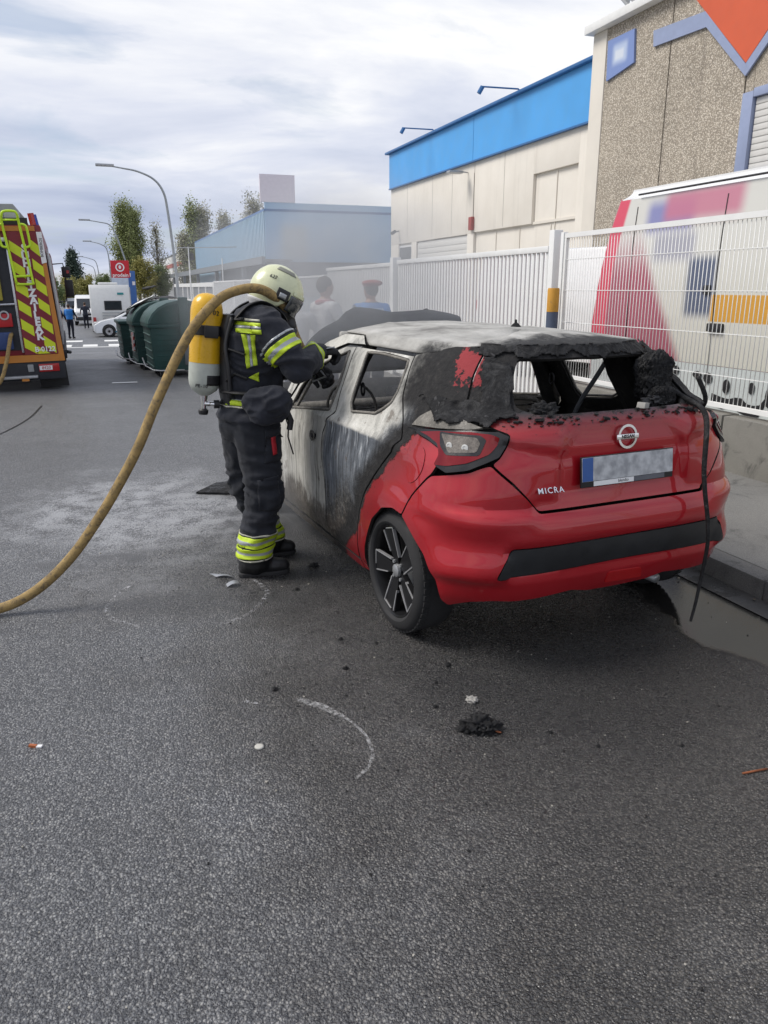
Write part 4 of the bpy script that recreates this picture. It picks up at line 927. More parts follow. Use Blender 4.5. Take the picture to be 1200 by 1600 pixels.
# rear-centre profile y(z), half width w(z) at y=YC
YR=spl([.16,.22,.26,.34,.45,.55,.64,.70,.725,.75,.80,.90,.98,1.06,1.105,1.125,1.20,1.32,1.40],[-.48,-.54,-.58,-.645,-.675,-.69,-.69,-.675,-.655,-.632,-.637,-.632,-.617,-.598,-.572,-.54,-.475,-.37,-.31])
W=spl([.16,.26,.36,.50,.62,.74,.84,.905,.94,1.0,1.08,1.2,1.32,1.40],[.79,.832,.856,.868,.87,.862,.846,.834,.818,.79,.757,.70,.636,.565])
YC=.30
def NE(z): return float(np.interp(z,[.8,.95,1.05,1.14,1.4],[5,4.8,4.6,3.4,2.5]))
_cache={}
def rear_curve(z):
    k=round(float(z),4)
    if k not in _cache:
        yr=float(YR(z));w=float(W(z));t=np.linspace(0,math.pi/2,240)**1.0
        n=NE(z)
        x=w*np.sin(t)**(2/n);y=YC-(YC-yr)*np.cos(t)**(2/n)
        L=np.concatenate([[0],np.cumsum(np.hypot(np.diff(x),np.diff(y)))])
        _cache[k]=(x,y,L/L[-1])
    return _cache[k]
def wy(y,z):
    # width factor along the body (y forward of YC)
    a=np.interp(y,[.3,1.2,2.2,2.9,3.3],[0,-.008,-.02,-.09,-.35])
    return a
def base(s,z,sg=-1):
    """s 0..1 rear half (0 = centre line), s>1 : y = YC+(s-1) metres; sg -1 = left"""
    if s<=1:
        x,y,l=rear_curve(z)
        X=np.interp(s,l,x);Y=np.interp(s,l,y)
    else:
        Y=YC+(s-1);X=float(W(z))+wy(Y,z)
    return (sg*X,Y,z)

def bq(q,z):
    sg=-1 if q<0 else 1; a=abs(q)
    s=a/1.5 if a<=1.5 else a-.5
    return base(s,z,sg)
CAR = thing('burnt_car', 'burnt out red hatchback with charred roof, ashen doors and intact red tail', 'car', (2.08, 3.42, 0), R(5.5))
CM = Matrix.Translation((2.08, 3.42, 0)) @ Matrix.Rotation(R(5.5), 4, 'Z')
def ss(x, a, b):
    t = min(1, max(0, (x - a) / (b - a))); return t * t * (3 - 2 * t)
QB = ([.18, .30, .40, .574, .687, .80, .934, .99, 1.04], [1.92, 1.76, 1.60, 1.49, 1.44, 1.307, 1.154, 1.13, 1.02])
def burn(q, z):
    a = abs(q); f = (a - float(np.interp(z, *QB))) * .8
    zb = float(np.interp(a, [.56, .66, .8, 1.05, 1.3], [1.122, 1.10, 1.064, 1.05, 1.02]))
    return max(f, z - zb) if z > .99 else f
def disp(q, z):
    a = abs(q); d = 0.0
    for c in (1.19, 3.725):                                   # wheel arch lips
        r = math.hypot(a - c, z - .312)
        if z > .2: d += .014 * ss(r, .47, .36)
    if a < .6 and z > .7:                                     # number plate recess and badge field
        w = .335 + .0 * z
        d -= .016 * ss(a, .345 + (1.0 - z) * .05, .325 + (1.0 - z) * .05) * ss(z, .765, .80) * ss(z, .985, .965)
        d -= .007 * ss(a, .355 - max(0, z - .97) * 1.0, .335 - max(0, z - .97) * 1.0) * ss(z, .965, .975) * ss(z, 1.082, 1.068)
    # flowing crease each side of the tailgate
    if .28 < a < .72 and z > .74:
        zc = .975 + max(0, a - .34) * .20; d += .017 * ss(z, zc - .014, zc + .010) * ss(a, .29, .37) * ss(z, 1.10, 1.03) * ss(a, .70, .60)
    # bumper: hollow under the shoulder and the ledge that runs into the black insert
    if z < .72 and a < 1.0:
        k = ss(a, .50, .62) * ss(a, .96, .76)
        d += k * (-.016 * ss(z, .69, .60) + .032 * ss(z, .585, .46)) if z > .45 else k * (.016 - .026 * ss(z, .45, .40))
    if .705 < z < .93 and a < 1.12: d += .012 * ss(z, .90, .715) * ss(a, .40, .50) * ss(a, 1.10, .95)
    elif z <= .705 and a < 1.12: d += .012 * ss(z, .66, .70) * ss(a, .40, .50) * ss(a, 1.10, .95)
    if a < .56 and .44 < z < .60: d -= .012
    # shoulder line of the doors
    if a > 1.15: d += .011 * ss(z, .895, .922) * ss(z, .965, .93) - .012 * math.exp(-((z - .55) / .16) ** 2) * ss(a, 1.6, 1.9) + .010 * ss(z, .40, .30) * ss(a, 1.55, 1.7)
    if burn(q, z) > .1: d += .006 * noise.noise((q * 7, z * 7, 1.3))
    return d
def resample(P, h, closed=True):
    out = []; n = len(P)
    for i in range(n if closed else n - 1):
        a, b = P[i], P[(i + 1) % n]; k = max(1, int(math.hypot(b[0] - a[0], b[1] - a[1]) / h + .5))
        out += [(a[0] + (b[0] - a[0]) * j / k, a[1] + (b[1] - a[1]) * j / k) for j in range(k)]
    return out
def roundc(P, r):
    out = []; n = len(P)
    for i in range(n):
        a, b, c = P[i - 1], P[i], P[(i + 1) % n]
        la = math.hypot(a[0] - b[0], a[1] - b[1]); lc = math.hypot(c[0] - b[0], c[1] - b[1])
        ra = min(r, la * .4) / la; rc = min(r, lc * .4) / lc
        p = (b[0] + (a[0] - b[0]) * ra, b[1] + (a[1] - b[1]) * ra); q = (b[0] + (c[0] - b[0]) * rc, b[1] + (c[1] - b[1]) * rc)
        m = (p[0] * .25 + b[0] * .5 + q[0] * .25, p[1] * .25 + b[1] * .5 + q[1] * .25)
        out += [p, m, q]
    return out
def area(P): return .5 * sum(P[i - 1][0] * P[i][1] - P[i][0] * P[i - 1][1] for i in range(len(P)))
def inset(P, d):
    if area(P) < 0: P = P[::-1]
    n = len(P); out = []
    for i in range(n):
        a, b, c = Vector(P[i - 1]), Vector(P[i]), Vector(P[(i + 1) % n])
        u = (b - a).normalized(); v = (c - b).normalized(); nu = Vector((-u.y, u.x)); nv = Vector((-v.y, v.x))
        m = nu + nv; m = m / max(1.0, m.length_squared) * 2 if m.length > 1e-6 else nu
        out.append(tuple(b + m * d))
    return out
def inpoly(X, Y, P):
    c = np.zeros(X.shape, bool); n = len(P)
    for i in range(n):
        x1, y1 = P[i - 1]; x2, y2 = P[i]
        if y1 == y2: continue
        m = ((y1 > Y) != (y2 > Y)) & (X < (x2 - x1) * (Y - y1) / (y2 - y1) + x1); c ^= m
    return c
def segdist(X, Y, P):
    d = np.full(X.shape, 9.0)
    for i in range(len(P)):
        (x1, y1), (x2, y2) = P[i - 1], P[i]; dx, dy = x2 - x1, y2 - y1; L = dx * dx + dy * dy + 1e-12
        t = np.clip(((X - x1) * dx + (Y - y1) * dy) / L, 0, 1); d = np.minimum(d, np.hypot(X - x1 - t * dx, Y - y1 - t * dy))
    return d
def panel(name, outline, mats, parent, sg=-1, holes=(), h=.024, thick=.018, gap=.0024, off=0.0, rnd=.012, pos=bq, dsp=disp, attr=True, dispfn=None):
    """body panel cut out of the car's skin by an outline in (q, z); q runs round the car from the tail's centre line"""
    if area(outline) < 0: outline = outline[::-1]
    O = resample(roundc(outline, rnd) if rnd else outline, h); O = inset(O, gap)
    H = []
    for hh in holes:
        if area(hh) < 0: hh = hh[::-1]
        q = resample(roundc(hh, rnd * 1.6), h); H.append(inset(q, -gap))
    qs = [p[0] for p in O]; zs = [p[1] for p in O]
    gx, gy = np.meshgrid(np.arange(min(qs) + h * .3, max(qs), h), np.arange(min(zs) + h * .3, max(zs), h)); gx = gx.ravel(); gy = gy.ravel()
    m = inpoly(gx, gy, O) & (segdist(gx, gy, O) > h * .5)
    for hh in H: m &= ~inpoly(gx, gy, hh) & (segdist(gx, gy, hh) > h * .5)
    pts = [Vector(p) for p in O]; ed = [(i, (i + 1) % len(O)) for i in range(len(O))]
    for hh in H:
        o = len(pts); pts += [Vector(p) for p in hh]; ed += [(o + i, o + (i + 1) % len(hh)) for i in range(len(hh))]
    pts += [Vector((a, b)) for a, b in zip(gx[m], gy[m])]
    V, _, F, _, _, _ = geometry.delaunay_2d_cdt(pts, ed, [], 0, 1e-6)
    cx_ = np.array([sum(V[i][0] for i in f) / len(f) for f in F]); cy_ = np.array([sum(V[i][1] for i in f) / len(f) for f in F])
    k = inpoly(cx_, cy_, O)
    for hh in H: k &= ~inpoly(cx_, cy_, hh)
    F = [f for f, kk in zip(F, k) if kk]
    S = -1 if sg == -1 else 1
    co = [Vector(pos(S * v[0], v[1])) for v in V]
    bm = bmesh.new(); bv_ = [bm.verts.new(c) for c in co]
    for f in F:
        try: bm.faces.new([bv_[i] for i in f])
        except ValueError: pass
    for v in bv_:
        if not v.link_faces: bm.verts.remove(v)
    idx = [i for i, v in enumerate(bv_) if v.is_valid]
    c0 = Vector((0, 1.0, .75)); bm.normal_update()
    fl = sum(1 if f.normal.dot(f.calc_center_median() - c0) > 0 else -1 for f in bm.faces)
    if fl < 0: bmesh.ops.reverse_faces(bm, faces=bm.faces)
    bm.normal_update()
    N = [v.normal.copy() for v in bm.verts]; vl = list(bm.verts); qz = [(S * V[i][0], V[i][1]) for i in idx]
    for v, n_, (q, z) in zip(vl, N, qz):
        v.co += n_ * (off + (dsp(q, z) if dsp else 0) + (dispfn(q, z) if dispfn else 0))
    bm.normal_update(); bm.verts.index_update()
    me = bpy.data.meshes.new(name)
    vs = [v.co.copy() for v in vl]; ns = [v.normal.copy() for v in vl]; n = len(vs)
    fs = [tuple(v.index for v in f.verts) for f in bm.faces]; be = [(e.verts[0].index, e.verts[1].index, e.link_faces[0]) for e in bm.edges if len(e.link_faces) == 1]
    rim = []
    for a, b, f in be:
        vv = [v.index for v in f.verts]; i = vv.index(a)
        if vv[(i + 1) % len(vv)] != b: a, b = b, a
        rim.append((b, a, n + a, n + b))
    bm.free()
    allv = vs + [v - nn * thick for v, nn in zip(vs, ns)]
    me.from_pydata(allv, [], fs + [tuple(n + i for i in f[::-1]) for f in fs] + rim)
    mats = mats if isinstance(mats, (list, tuple)) else [mats]
    for m_ in mats: me.materials.append(m_)
    if len(mats) > 1: me.polygons.foreach_set('material_index', [0] * len(fs) + [1] * len(fs) + [1] * len(rim))
    if attr:
        at = me.attributes.new('burn', 'FLOAT', 'POINT'); bf = [burn(q, z) for q, z in qz]; at.data.foreach_set('value', bf + bf)
        a2 = me.attributes.new('patch', 'FLOAT', 'POINT'); pf = [max(-.2, min(q + .955, -.73 - q, z - 1.225, 1.40 - z)) for q, z in qz]; a2.data.foreach_set('value', pf + pf)
    autosharp(me, R(38)); return link(name, me, parent)

def car_paint():
    g = G('burnt_car_paint'); x, y, z = g.sep(); f0 = g.attr('burn')
    n1 = g.noise(9, 6, .65); n2 = g.noise(34, 5, .7); n3 = g.noise(3.2, 5, .6)
    f = g.add(f0, g.add(g.mul(g.sub(n1, .5), .11), g.mul(g.sub(n2, .5), .06)))
    strv = g.vec(scale=(42, 42, 1.5)); st = g.noise(1.0, 6, .68, v=strv, dist=.35)
    wav = g.noise(1.0, 4, .6, v=g.vec(scale=(9, 9, 2.6)), dist=1.2)
    # red paint, dulled by soot specks near the fire
    spk = g.sstep(g.noise(75, 3, .6), .60, .70)
    red = g.ramp(n3, [(.3, (.36, .003, .010)), (.7, (.42, .005, .014))])
    dust = g.mul(g.sstep(f0, -.22, -.01), .55)
    red_d = g.mix(dust, red, (.20, .035, .035))
    red_d = g.mix(g.mul(spk, g.sstep(f0, -.12, .0)), red_d, (.02, .015, .015))
    char = g.ramp(n2, [(.3, (.008, .008, .009)), (.6, (.022, .021, .021)), (.8, (.06, .055, .05))])
    steel = g.ramp(n1, [(.3, (.075, .085, .10)), (.7, (.16, .175, .195))])
    ash = g.ramp(wav, [(.28, (.25, .245, .225)), (.5, (.50, .49, .45)), (.75, (.66, .65, .61))])
    brown = g.ramp(n2, [(.3, (.05, .035, .025)), (.7, (.13, .10, .075))])
    blot = g.noise(4.5, 6, .62)
    wide = g.noise(1.0, 4, .6, v=g.vec(scale=(13, 13, .9)), dist=.3)
    body = g.mix(g.sstep(g.add(g.mul(st, .6), g.mul(wide, .5)), .56, .72), steel, (.46, .48, .50))
    body = g.mix(g.mul(g.sstep(st, .50, .38), .6), body, (.035, .037, .042))
    front = g.sstep(g.add(y, g.mul(g.sub(blot, .5), .10)), .90, .95)
    ash_f = g.ramp(g.add(g.mul(wide, .55), g.mul(blot, .5)), [(.36, (.26, .25, .225)), (.5, (.46, .45, .41)), (.64, (.62, .61, .57))])
    ash_f = g.mix(g.mul(g.sstep(st, .47, .36), .7), ash_f, (.13, .125, .115))
    ash_f = g.mix(g.mul(g.sstep(g.add(blot, g.mul(g.sub(z, .5), -.5)), .60, .72), .75), ash_f, steel)
    body = g.mix(front, body, ash_f)
    n4 = g.noise(120, 4, .75)
    grit = g.ramp(g.add(g.mul(n2, .6), g.mul(n4, .5)), [(.38, (.012, .012, .012)), (.54, (.045, .042, .038)), (.68, (.17, .16, .145))])
    dk = g.mul(g.sub(1.0, front), g.sstep(g.add(z, g.add(g.mul(g.sub(blot, .5), .55), g.mul(g.sub(st, .5), .40))), .70, .46)); body = g.mix(g.mul(dk, .92), body, grit)
    belt = g.mul(g.sstep(g.add(z, g.mul(g.sub(n1, .5), g.add(.02, g.mul(front, .12)))), .918, .936), g.sstep(f, .12, .26)); body = g.mix(belt, body, g.mix(g.mul(g.sstep(n4, .5, .7), .4), ash, steel))
    low = g.sstep(g.add(z, g.add(g.mul(g.sub(blot, .5), .5), g.mul(g.sub(st, .5), .45))), .47, .33); body = g.mix(g.mul(low, .9), body, g.mix(.45, grit, brown))
    body = g.mix(g.mul(g.sstep(n4, .60, .74), .35), body, (.03, .03, .03))
    rust = g.mul(g.sstep(n1, .60, .68), .6); body = g.mix(rust, body, brown)
    col = g.mix(g.sstep(f, -.008, .008), red_d, char)
    col = g.mix(g.sstep(g.add(f, g.mul(g.sub(n3, .5), .16)), .09, .22), col, body)
    # the tail end of the roof frame stays soot black
    top = g.mul(g.sstep(z, 1.06, 1.14), g.sstep(g.add(y, g.mul(g.sub(n1, .5), .35)), .32, .08)); col = g.mix(top, col, char)
    pa = g.attr('patch'); patch = g.sstep(g.add(pa, g.add(g.mul(g.sub(n1, .5), .17), g.mul(g.sub(n2, .5), .13))), .012, .024)
    col = g.mix(patch, col, (.26, .035, .04))
    fb = g.sstep(f, -.008, .01)
    g.set(col=col, rough=g.add(.46, g.mul(fb, .38)), metal=g.mul(g.sub(1.0, fb), .25), coat=g.mul(g.sub(1.0, fb), g.sub(1.0, g.mul(dust, .7))), coatr=.025, spec=.3)
    hb = g.mul(g.add(n2, g.mul(g.noise(90, 4, .7), .6)), g.mul(fb, g.sstep(f, .45, .05, .25, 1)))
    g.bump(hb, .8, .010); return g.m
M_car = car_paint()
def charmat():
    g = G('charred_plastic'); n = g.noise(30, 6, .7); w = g.noise(11, 5, .65, dist=1.5)
    c = g.ramp(n, [(.3, (.005, .005, .006)), (.62, (.012, .012, .013)), (.78, (.045, .044, .045))])
    c = g.mix(g.sstep(w, .62, .72), c, (.065, .064, .066)); g.set(col=c, rough=g.sstep(w, .35, .6, .45, .9), spec=.35); g.bump(g.add(n, g.mul(w, 1.2)), .9, .012); return g.m
M_char = charmat()
def ashmat(name, a, b, dark=.5):
    g = G(name); n = g.noise(14, 6, .65); f = g.noise(90, 4, .7); w = g.noise(2.2, 4, .6); x, y, z = g.sep()
    c = g.ramp(n, [(.3, a), (.7, b)]); c = g.mix(g.mul(g.sstep(f, .52, .70), .6), c, tuple(min(1, q * 1.5) for q in b)); c = g.mix(g.mul(g.sstep(f, .44, .32), dark), c, (.02, .02, .02))
    c = g.mix(g.mul(g.sstep(w, .55, .7), dark), c, (.035, .033, .032)); g.set(col=c, rough=.9); g.bump(g.add(n, f), .5, .006); return g.m
M_ash = ashmat('ash_crust', (.09, .085, .075), (.24, .225, .20))
def roofmat():
    g = G('roof_ash'); x, y, z = g.sep(); n = g.noise(5, 6, .65, v=g.vec(scale=(1, .55, 1))); f = g.noise(60, 5, .7); w = g.noise(16, 5, .7, dist=.8)
    c = g.ramp(n, [(.30, (.16, .155, .145)), (.46, (.31, .305, .285)), (.66, (.47, .46, .435))]); c = g.mix(g.mul(g.sstep(f, .58, .72), .5), c, (.16, .16, .155))
    c = g.mix(g.mul(g.sstep(w, .60, .70), .5), c, (.25, .22, .18))
    edge = g.sstep(g.add(y, g.add(g.mul(g.sub(n, .5), .30), g.mul(g.sub(w, .5), .30))), -.02, -.20)
    c = g.mix(edge, c, g.ramp(f, [(.3, (.008, .008, .009)), (.65, (.03, .03, .03)), (.8, (.10, .10, .10))]))
    side = g.mul(g.sstep(g.add(g.mul(g.math('ABSOLUTE', x), 1.0), g.mul(g.sub(w, .5), .2)), .50, .60), g.sstep(g.add(y, g.mul(g.sub(n, .5), .5)), .34, .05)); c = g.mix(side, c, (.015, .015, .016))
    g.set(col=c, rough=.88); g.bump(g.add(g.mul(n, 1.3), f), .55, .007); return g.m
M_roof = roofmat(); M_in = mat('burnt_inside', (.018, .017, .016), .85, var=.5, vs=9, bump=.5, bs=60, dirt=.35, dcol=(.14, .12, .10))
PM = [M_car, M_in]
arch = [(1.542, .268), (1.468, .405), (1.388, .535), (1.282, .622), (1.178, .650), (1.095, .642)]
seamB = [(1.080, .667), (1.054, .716), (.985, .792), (.938, .846), (.915, .865)]
lightI = [(.891, .904), (.878, .946), (.901, .975), (.978, .995), (1.074, 1.008), (1.125, 1.027)]
lightT = [(.924, 1.047), (.748, 1.063), (.628, 1.062), (.583, 1.047)]
lightR = [(.590, 1.012), (.614, .963), (.688, .925), (.725, .906), (.825, .884)]
doorR = [(1.375, 1.335), (1.362, 1.25), (1.325, 1.15), (1.245, 1.042), (1.205, .964), (1.255, .90), (1.34, .815), (1.48, .657), (1.548, .534), (1.616, .345), (1.655, .225)]
doorM = [(2.157, 1.335), (2.066, .976), (2.12, .92), (2.177, .835), (2.163, .743), (2.133, .565), (2.11, .385), (2.10, .225)]
winR = [(1.954, 1.308), (1.761, 1.314), (1.425, 1.304), (1.408, 1.278), (1.398, 1.158), (1.425, 1.106), (1.485, 1.07), (1.56, 1.035), (1.85, 1.005), (1.895, 1.045), (1.915, 1.125), (1.93, 1.2)]
winF = [(2.207, 1.297), (2.253, 1.284), (2.488, 1.214), (2.638, 1.145), (2.749, 1.026), (2.787, .905), (2.581, .926), (2.158, .974), (2.151, 1.084)]
doorF = [(2.30, 1.328), (2.52, 1.262), (2.70, 1.180), (2.82, 1.05), (2.90, .90), (3.15, .85), (3.19, .6), (3.14, .225)]
for sg in (-1, 1):
    qp = panel('quarter_panel', arch + seamB + lightI + [(.93, 1.052), (.75, 1.068), (.715, 1.10), (.81, 1.16), (.80, 1.27), (.76, 1.388), (1.0, 1.388), (1.2, 1.36)] + doorR + [(1.655, .222), (1.66, .165), (1.545, .165)], PM, CAR, sg)
    rd = panel('rear_door', doorR + doorM[::-1], PM, CAR, sg, [winR], h=.022, gap=.009)
    fd = panel('front_door', doorM + doorF[::-1], PM, CAR, sg, [winF], h=.022, gap=.009, off=-.004)
    for dr, wn_, z0 in ((rd, winR, .2), (fd, winF, .2)):         # window rims: scorched rubber channel
        pts = resample(wn_, .03); b = MB(); P = [Vector(bq(sg * q, z)) + Vector((sg * .001, 0, 0)) for q, z in pts]
        b.tube(P + [P[0]], .008, 6, caps=False); b.build('window_channel', M_ash, dr, smooth=True)
    if sg == -1:                                              # quarter light divider
        P = [Vector(bq(-2.70, .905)), Vector(bq(-2.56, 1.185))]; MB().tube(P, .011, 8).build('divider_bar', M_ash, fd)
    panel('sill', [(1.66, .16), (1.66, .22), (3.14, .22), (3.14, .16)], PM, CAR, sg, rnd=0)
    panel('front_pillar', [(2.05, 1.343), (2.305, 1.336), (2.53, 1.27), (2.71, 1.188), (2.83, 1.057), (2.91, .905), (3.0, .95), (2.93, 1.10), (2.80, 1.235), (2.62, 1.325), (2.45, 1.382), (2.175, 1.391)], PM, CAR, sg, rnd=.004)
    fa = [(3.725 + .345 * math.cos(a), .312 + .345 * math.sin(a)) for a in np.linspace(R(172), R(8), 16)]
    panel('front_fender', [(3.19, .165), (3.195, .6), (3.155, .85), (2.96, .93), (3.3, .955), (3.9, .92), (4.1, .89), (4.1, .25)] + fa[::-1] + [(3.38, .165)], PM, CAR, sg)
    # wheel housing, tyre and rim
    for yy in (0.0, 2.525):
        b = MB(); vs = []
        for a in np.linspace(R(12), R(168), 22):
            for xx in (.845, .52): vs.append((sg * xx, yy + .36 * math.cos(a), .312 + .36 * math.sin(a)))
        b.add(vs, [(2 * i, 2 * i + 1, 2 * i + 3, 2 * i + 2) for i in range(21)] + [tuple(2 * i + 1 for i in range(22))]); b.build('wheel_housing', m_black, CAR, smooth='auto')
m_edge = mat('machined_alloy', (.50, .50, .51), .35, metal=.6, var=.1)
def car_wheel(x, y, sg):
    """tyre and two-tone rim; local +X is the outside before mirroring"""
    r, w = .308, .20; MX = Matrix.Rotation(R(90 * sg), 4, 'Y')
    prof = [(.230, w / 2 - .012), (.238, w / 2), (.25, w / 2 + .006), (.28, w / 2 + .001), (.298, w / 2 - .014), (.306, w / 2 - .032), (.308, 0), (.306, -w / 2 + .032), (.29, -w / 2), (.230, -w / 2)]
    ty = MB().lathe(prof, 56, MX, caps=False).build('wheel', m_tyre, CAR, smooth='auto', loc=(sg * (x - w / 2 + .01), y, r))
    gr = MB()
    for k in range(56):                                        # tread blocks across the shoulder
        a = 2 * math.pi * k / 56; M_ = MX @ Matrix.Rotation(a, 4, 'Z'); gr.box((.300, -.011, w / 2 - .05), (.3095, .011, w / 2 - .020), M_)
    tag(gr.build('tread', m_tyre, ty), kind='stuff')
    rm = MB().lathe([(.235, w / 2 - .008), (.231, w / 2 - .004), (.223, w / 2 - .010), (.217, w / 2 - .03), (.210, -.02), (.05, -.03)], 56, MX, caps=False).build('rim', mat('rim_black', (.010, .010, .011), .35, spec=.3) if 'rim_black' not in bpy.data.materials else bpy.data.materials['rim_black'], ty, smooth='auto')
    dk = bpy.data.materials['rim_black']; sp = MB(); si = MB(); zf = w / 2 - .014
    def pt(rr, an, z_): return MX @ Vector((rr * math.cos(R(an)), rr * math.sin(R(an)), z_))
    def strip(b, A, B, wd, z0, z1):
        a = Vector((A[0] * math.cos(R(A[1])), A[0] * math.sin(R(A[1])), 0)); c = Vector((B[0] * math.cos(R(B[1])), B[0] * math.sin(R(B[1])), 0)); t = (c - a).normalized(); u = Vector((-t.y, t.x, 0)) * wd
        vs = [a - u, a + u, c + u * .8, c - u * .8]; b.add([MX @ (v + Vector((0, 0, z0 if i in (0, 1) else z1))) for i, v in enumerate(vs)] + [MX @ (v + Vector((0, 0, (z0 if i in (0, 1) else z1) - .016))) for i, v in enumerate(vs)],
              [(0, 1, 2, 3), (0, 4, 5, 1), (1, 5, 6, 2), (2, 6, 7, 3), (3, 7, 4, 0)])
    for k in range(5):
        a = 72 * k + 20
        sp.add([pt(.035, a - 30, zf - .022), pt(.035, a + 30, zf - .022), pt(0.220, a + 17, zf - .002), pt(0.220, a - 15, zf - .002), pt(.035, a - 30, zf - .05), pt(.035, a + 30, zf - .05), pt(0.220, a + 17, zf - .03), pt(0.220, a - 15, zf - .03)], [(0, 1, 2, 3), (0, 4, 5, 1), (1, 5, 6, 2), (2, 6, 7, 3), (3, 7, 4, 0)])
        strip(si, (.075, a - 34), (.219, a - 14), .0036, zf - .014, zf + .002); strip(si, (.219, a - 14), (.217, a + 6), .0030, zf + .002, zf + .002)
        strip(si, (.215, a + 14), (.105, a + 19), .0030, zf + .002, zf - .010)
    sp.build('spoke', dk, rm, smooth='auto'); si.build('machined_edge', m_edge, rm)
    hb_ = MB(); hb_.lathe([(.034, zf - .02), (.032, zf - .006), (.024, zf - .002), (0, zf)], 24, MX)
    for k in range(4): hb_.lathe([(.009, zf - .03), (.009, zf - .012), (0, zf - .012)], 10, MX @ Matrix.Translation((.052 * math.cos(R(90 * k + 45)), .052 * math.sin(R(90 * k + 45)), 0)))
    hb_.build('hub_cap', m_galv, rm, smooth='auto'); MB().lathe([(.13, -.04), (.13, -.02), (0, -.02)], 28, MX).build('brake_disc', m_galv, rm); return ty
for sg in (-1, 1):
    for yy in (0.0, 2.525): car_wheel(.845, yy, sg)
# rear end: panels that run across the tail (signed q)
def sym(half):   # half outline on the left (q negative), bottom to top -> closed polygon
    return half + [(-a, b) for a, b in half[::-1]]
tg_half = [(0, .733), (-.432, .733), (-.483, .793), (-.551, .864), (-.640, .938), (-.612, .963), (-.588, 1.012), (-.580, 1.05), (-.661, 1.079), (-.701, 1.095), (-.80, 1.160), (-.79, 1.27), (-.75, 1.386), (0, 1.392)]
win_half = [(0, 1.122), (-.46, 1.128), (-.555, 1.155), (-.572, 1.24), (-.54, 1.342), (0, 1.35)]
tgate = panel('tailgate', sym(tg_half[1:-1]), PM, CAR, 1, [sym(win_half[1:-1])], h=.02)
bl = [(-.07, .715), (-.432, .715), (-.476, .778), (-.551, .849), (-.648, .93), (-.700, .915), (-.735, .896), (-.83, .872), (-.912, .858)]
bump = panel('rear_bumper', sym([(-.432, .727), (-.476, .784), (-.551, .856), (-.644, .935), (-.688, .920), (-.725, .901), (-.825, .879), (-.912, .860), (-.935, .841), (-.982, .788), (-1.051, .713), (-1.077, .663), (-1.095, .64), (-1.049, .605), (-.927, .505), (-.861, .403), (-.836, .305), (-.80, .275), (-.69, .315), (-.62, .325), (-.42, .33), (-.25, .345), (-.16, .322), (-.02, .318)][::-1]), PM, CAR, 1,
             [sym([(-.51, .582), (-.542, .582), (-.603, .452), (-.35, .458), (-.05, .464)])], h=.02)
panel('bumper_insert', sym([(-.51, .580), (-.540, .580), (-.600, .454), (-.35, .460), (-.05, .466)]), mat('black_trim', (.016, .017, .019), .42, var=.2, vs=3), bump, 1, h=.025, gap=0, off=.002, attr=False, thick=.01)
panel('reflector', [(-.085, .352), (-.075, .412), (.105, .405), (.128, .344)], m_tail, bump, 1, h=.02, off=.004, attr=False, thick=.012)
for sg in (-1, 1):
    lt = panel('tail_light', lightI + [(1.118, 1.030)] + lightT + lightR, mat('light_housing', (.012, .012, .013), .25) if 'light_housing' not in bpy.data.materials else bpy.data.materials['light_housing'], CAR, sg, h=.02, off=.015, thick=.03, attr=False, rnd=.006)
    panel('red_lens', [(.895, .905), (.880, .948), (.905, .990), (.975, 1.010), (1.05, 1.020), (.924, 1.040), (.748, 1.056), (.655, 1.052), (.620, 1.038), (.626, 1.012), (.652, .975), (.70, .950), (.74, .931), (.825, .910)], mat('tail_red_glass', (.17, .002, .005), .08, var=.3, spec=.5) if 'tail_red_glass' not in bpy.data.materials else bpy.data.materials['tail_red_glass'], lt, sg, h=.02, off=.0185, thick=.004, attr=False, rnd=.01, gap=.001)
    panel('lens_surround', [(.905, 1.040), (.70, 1.046), (.672, 1.03), (.690, .972), (.70, .965), (.84, .952), (.885, .985)], bpy.data.materials['light_housing'], lt, sg, h=.02, off=.0200, thick=.002, attr=False, rnd=.008, gap=0)
    ln = panel('clear_lens', [(.892, 1.033), (.815, 1.034), (.712, 1.036), (.694, 1.014), (.705, .978), (.83, .962)], mat('smoked_clear', (.13, .115, .10), .28, var=.45, vs=35, spec=.4) if 'smoked_clear' not in bpy.data.materials else bpy.data.materials['smoked_clear'], lt, sg, h=.02, off=.0215, thick=.004, attr=False, rnd=.008, gap=0)
    for q in (.83, .755):
        p = Vector(bq(sg * q, 1.0)); nn = (Vector(bq(sg * (q + .01), 1.0)) - Vector(bq(sg * (q - .01), 1.0))); nn = Vector((nn.y, -nn.x, 0)).normalized(); nn = nn if nn.dot(p - Vector((0, .5, 1))) > 0 else -nn
        MB().lathe([(.016, .0), (.016, .003), (.009, .004), (.009, .0025), (0, .0025)], 16, frame(p + nn * .0235, (0, 0, 1), nn)).build('bulb', m_lamp, ln, smooth='auto')
fl = [(1.045 + .072 * math.cos(a) - .02 * math.sin(a), .880 + .086 * math.sin(a)) for a in np.linspace(0, 2 * math.pi, 22)[:-1]]
panel('fuel_flap', fl, PM, CAR, -1, h=.02, off=.003, rnd=0, thick=.008)
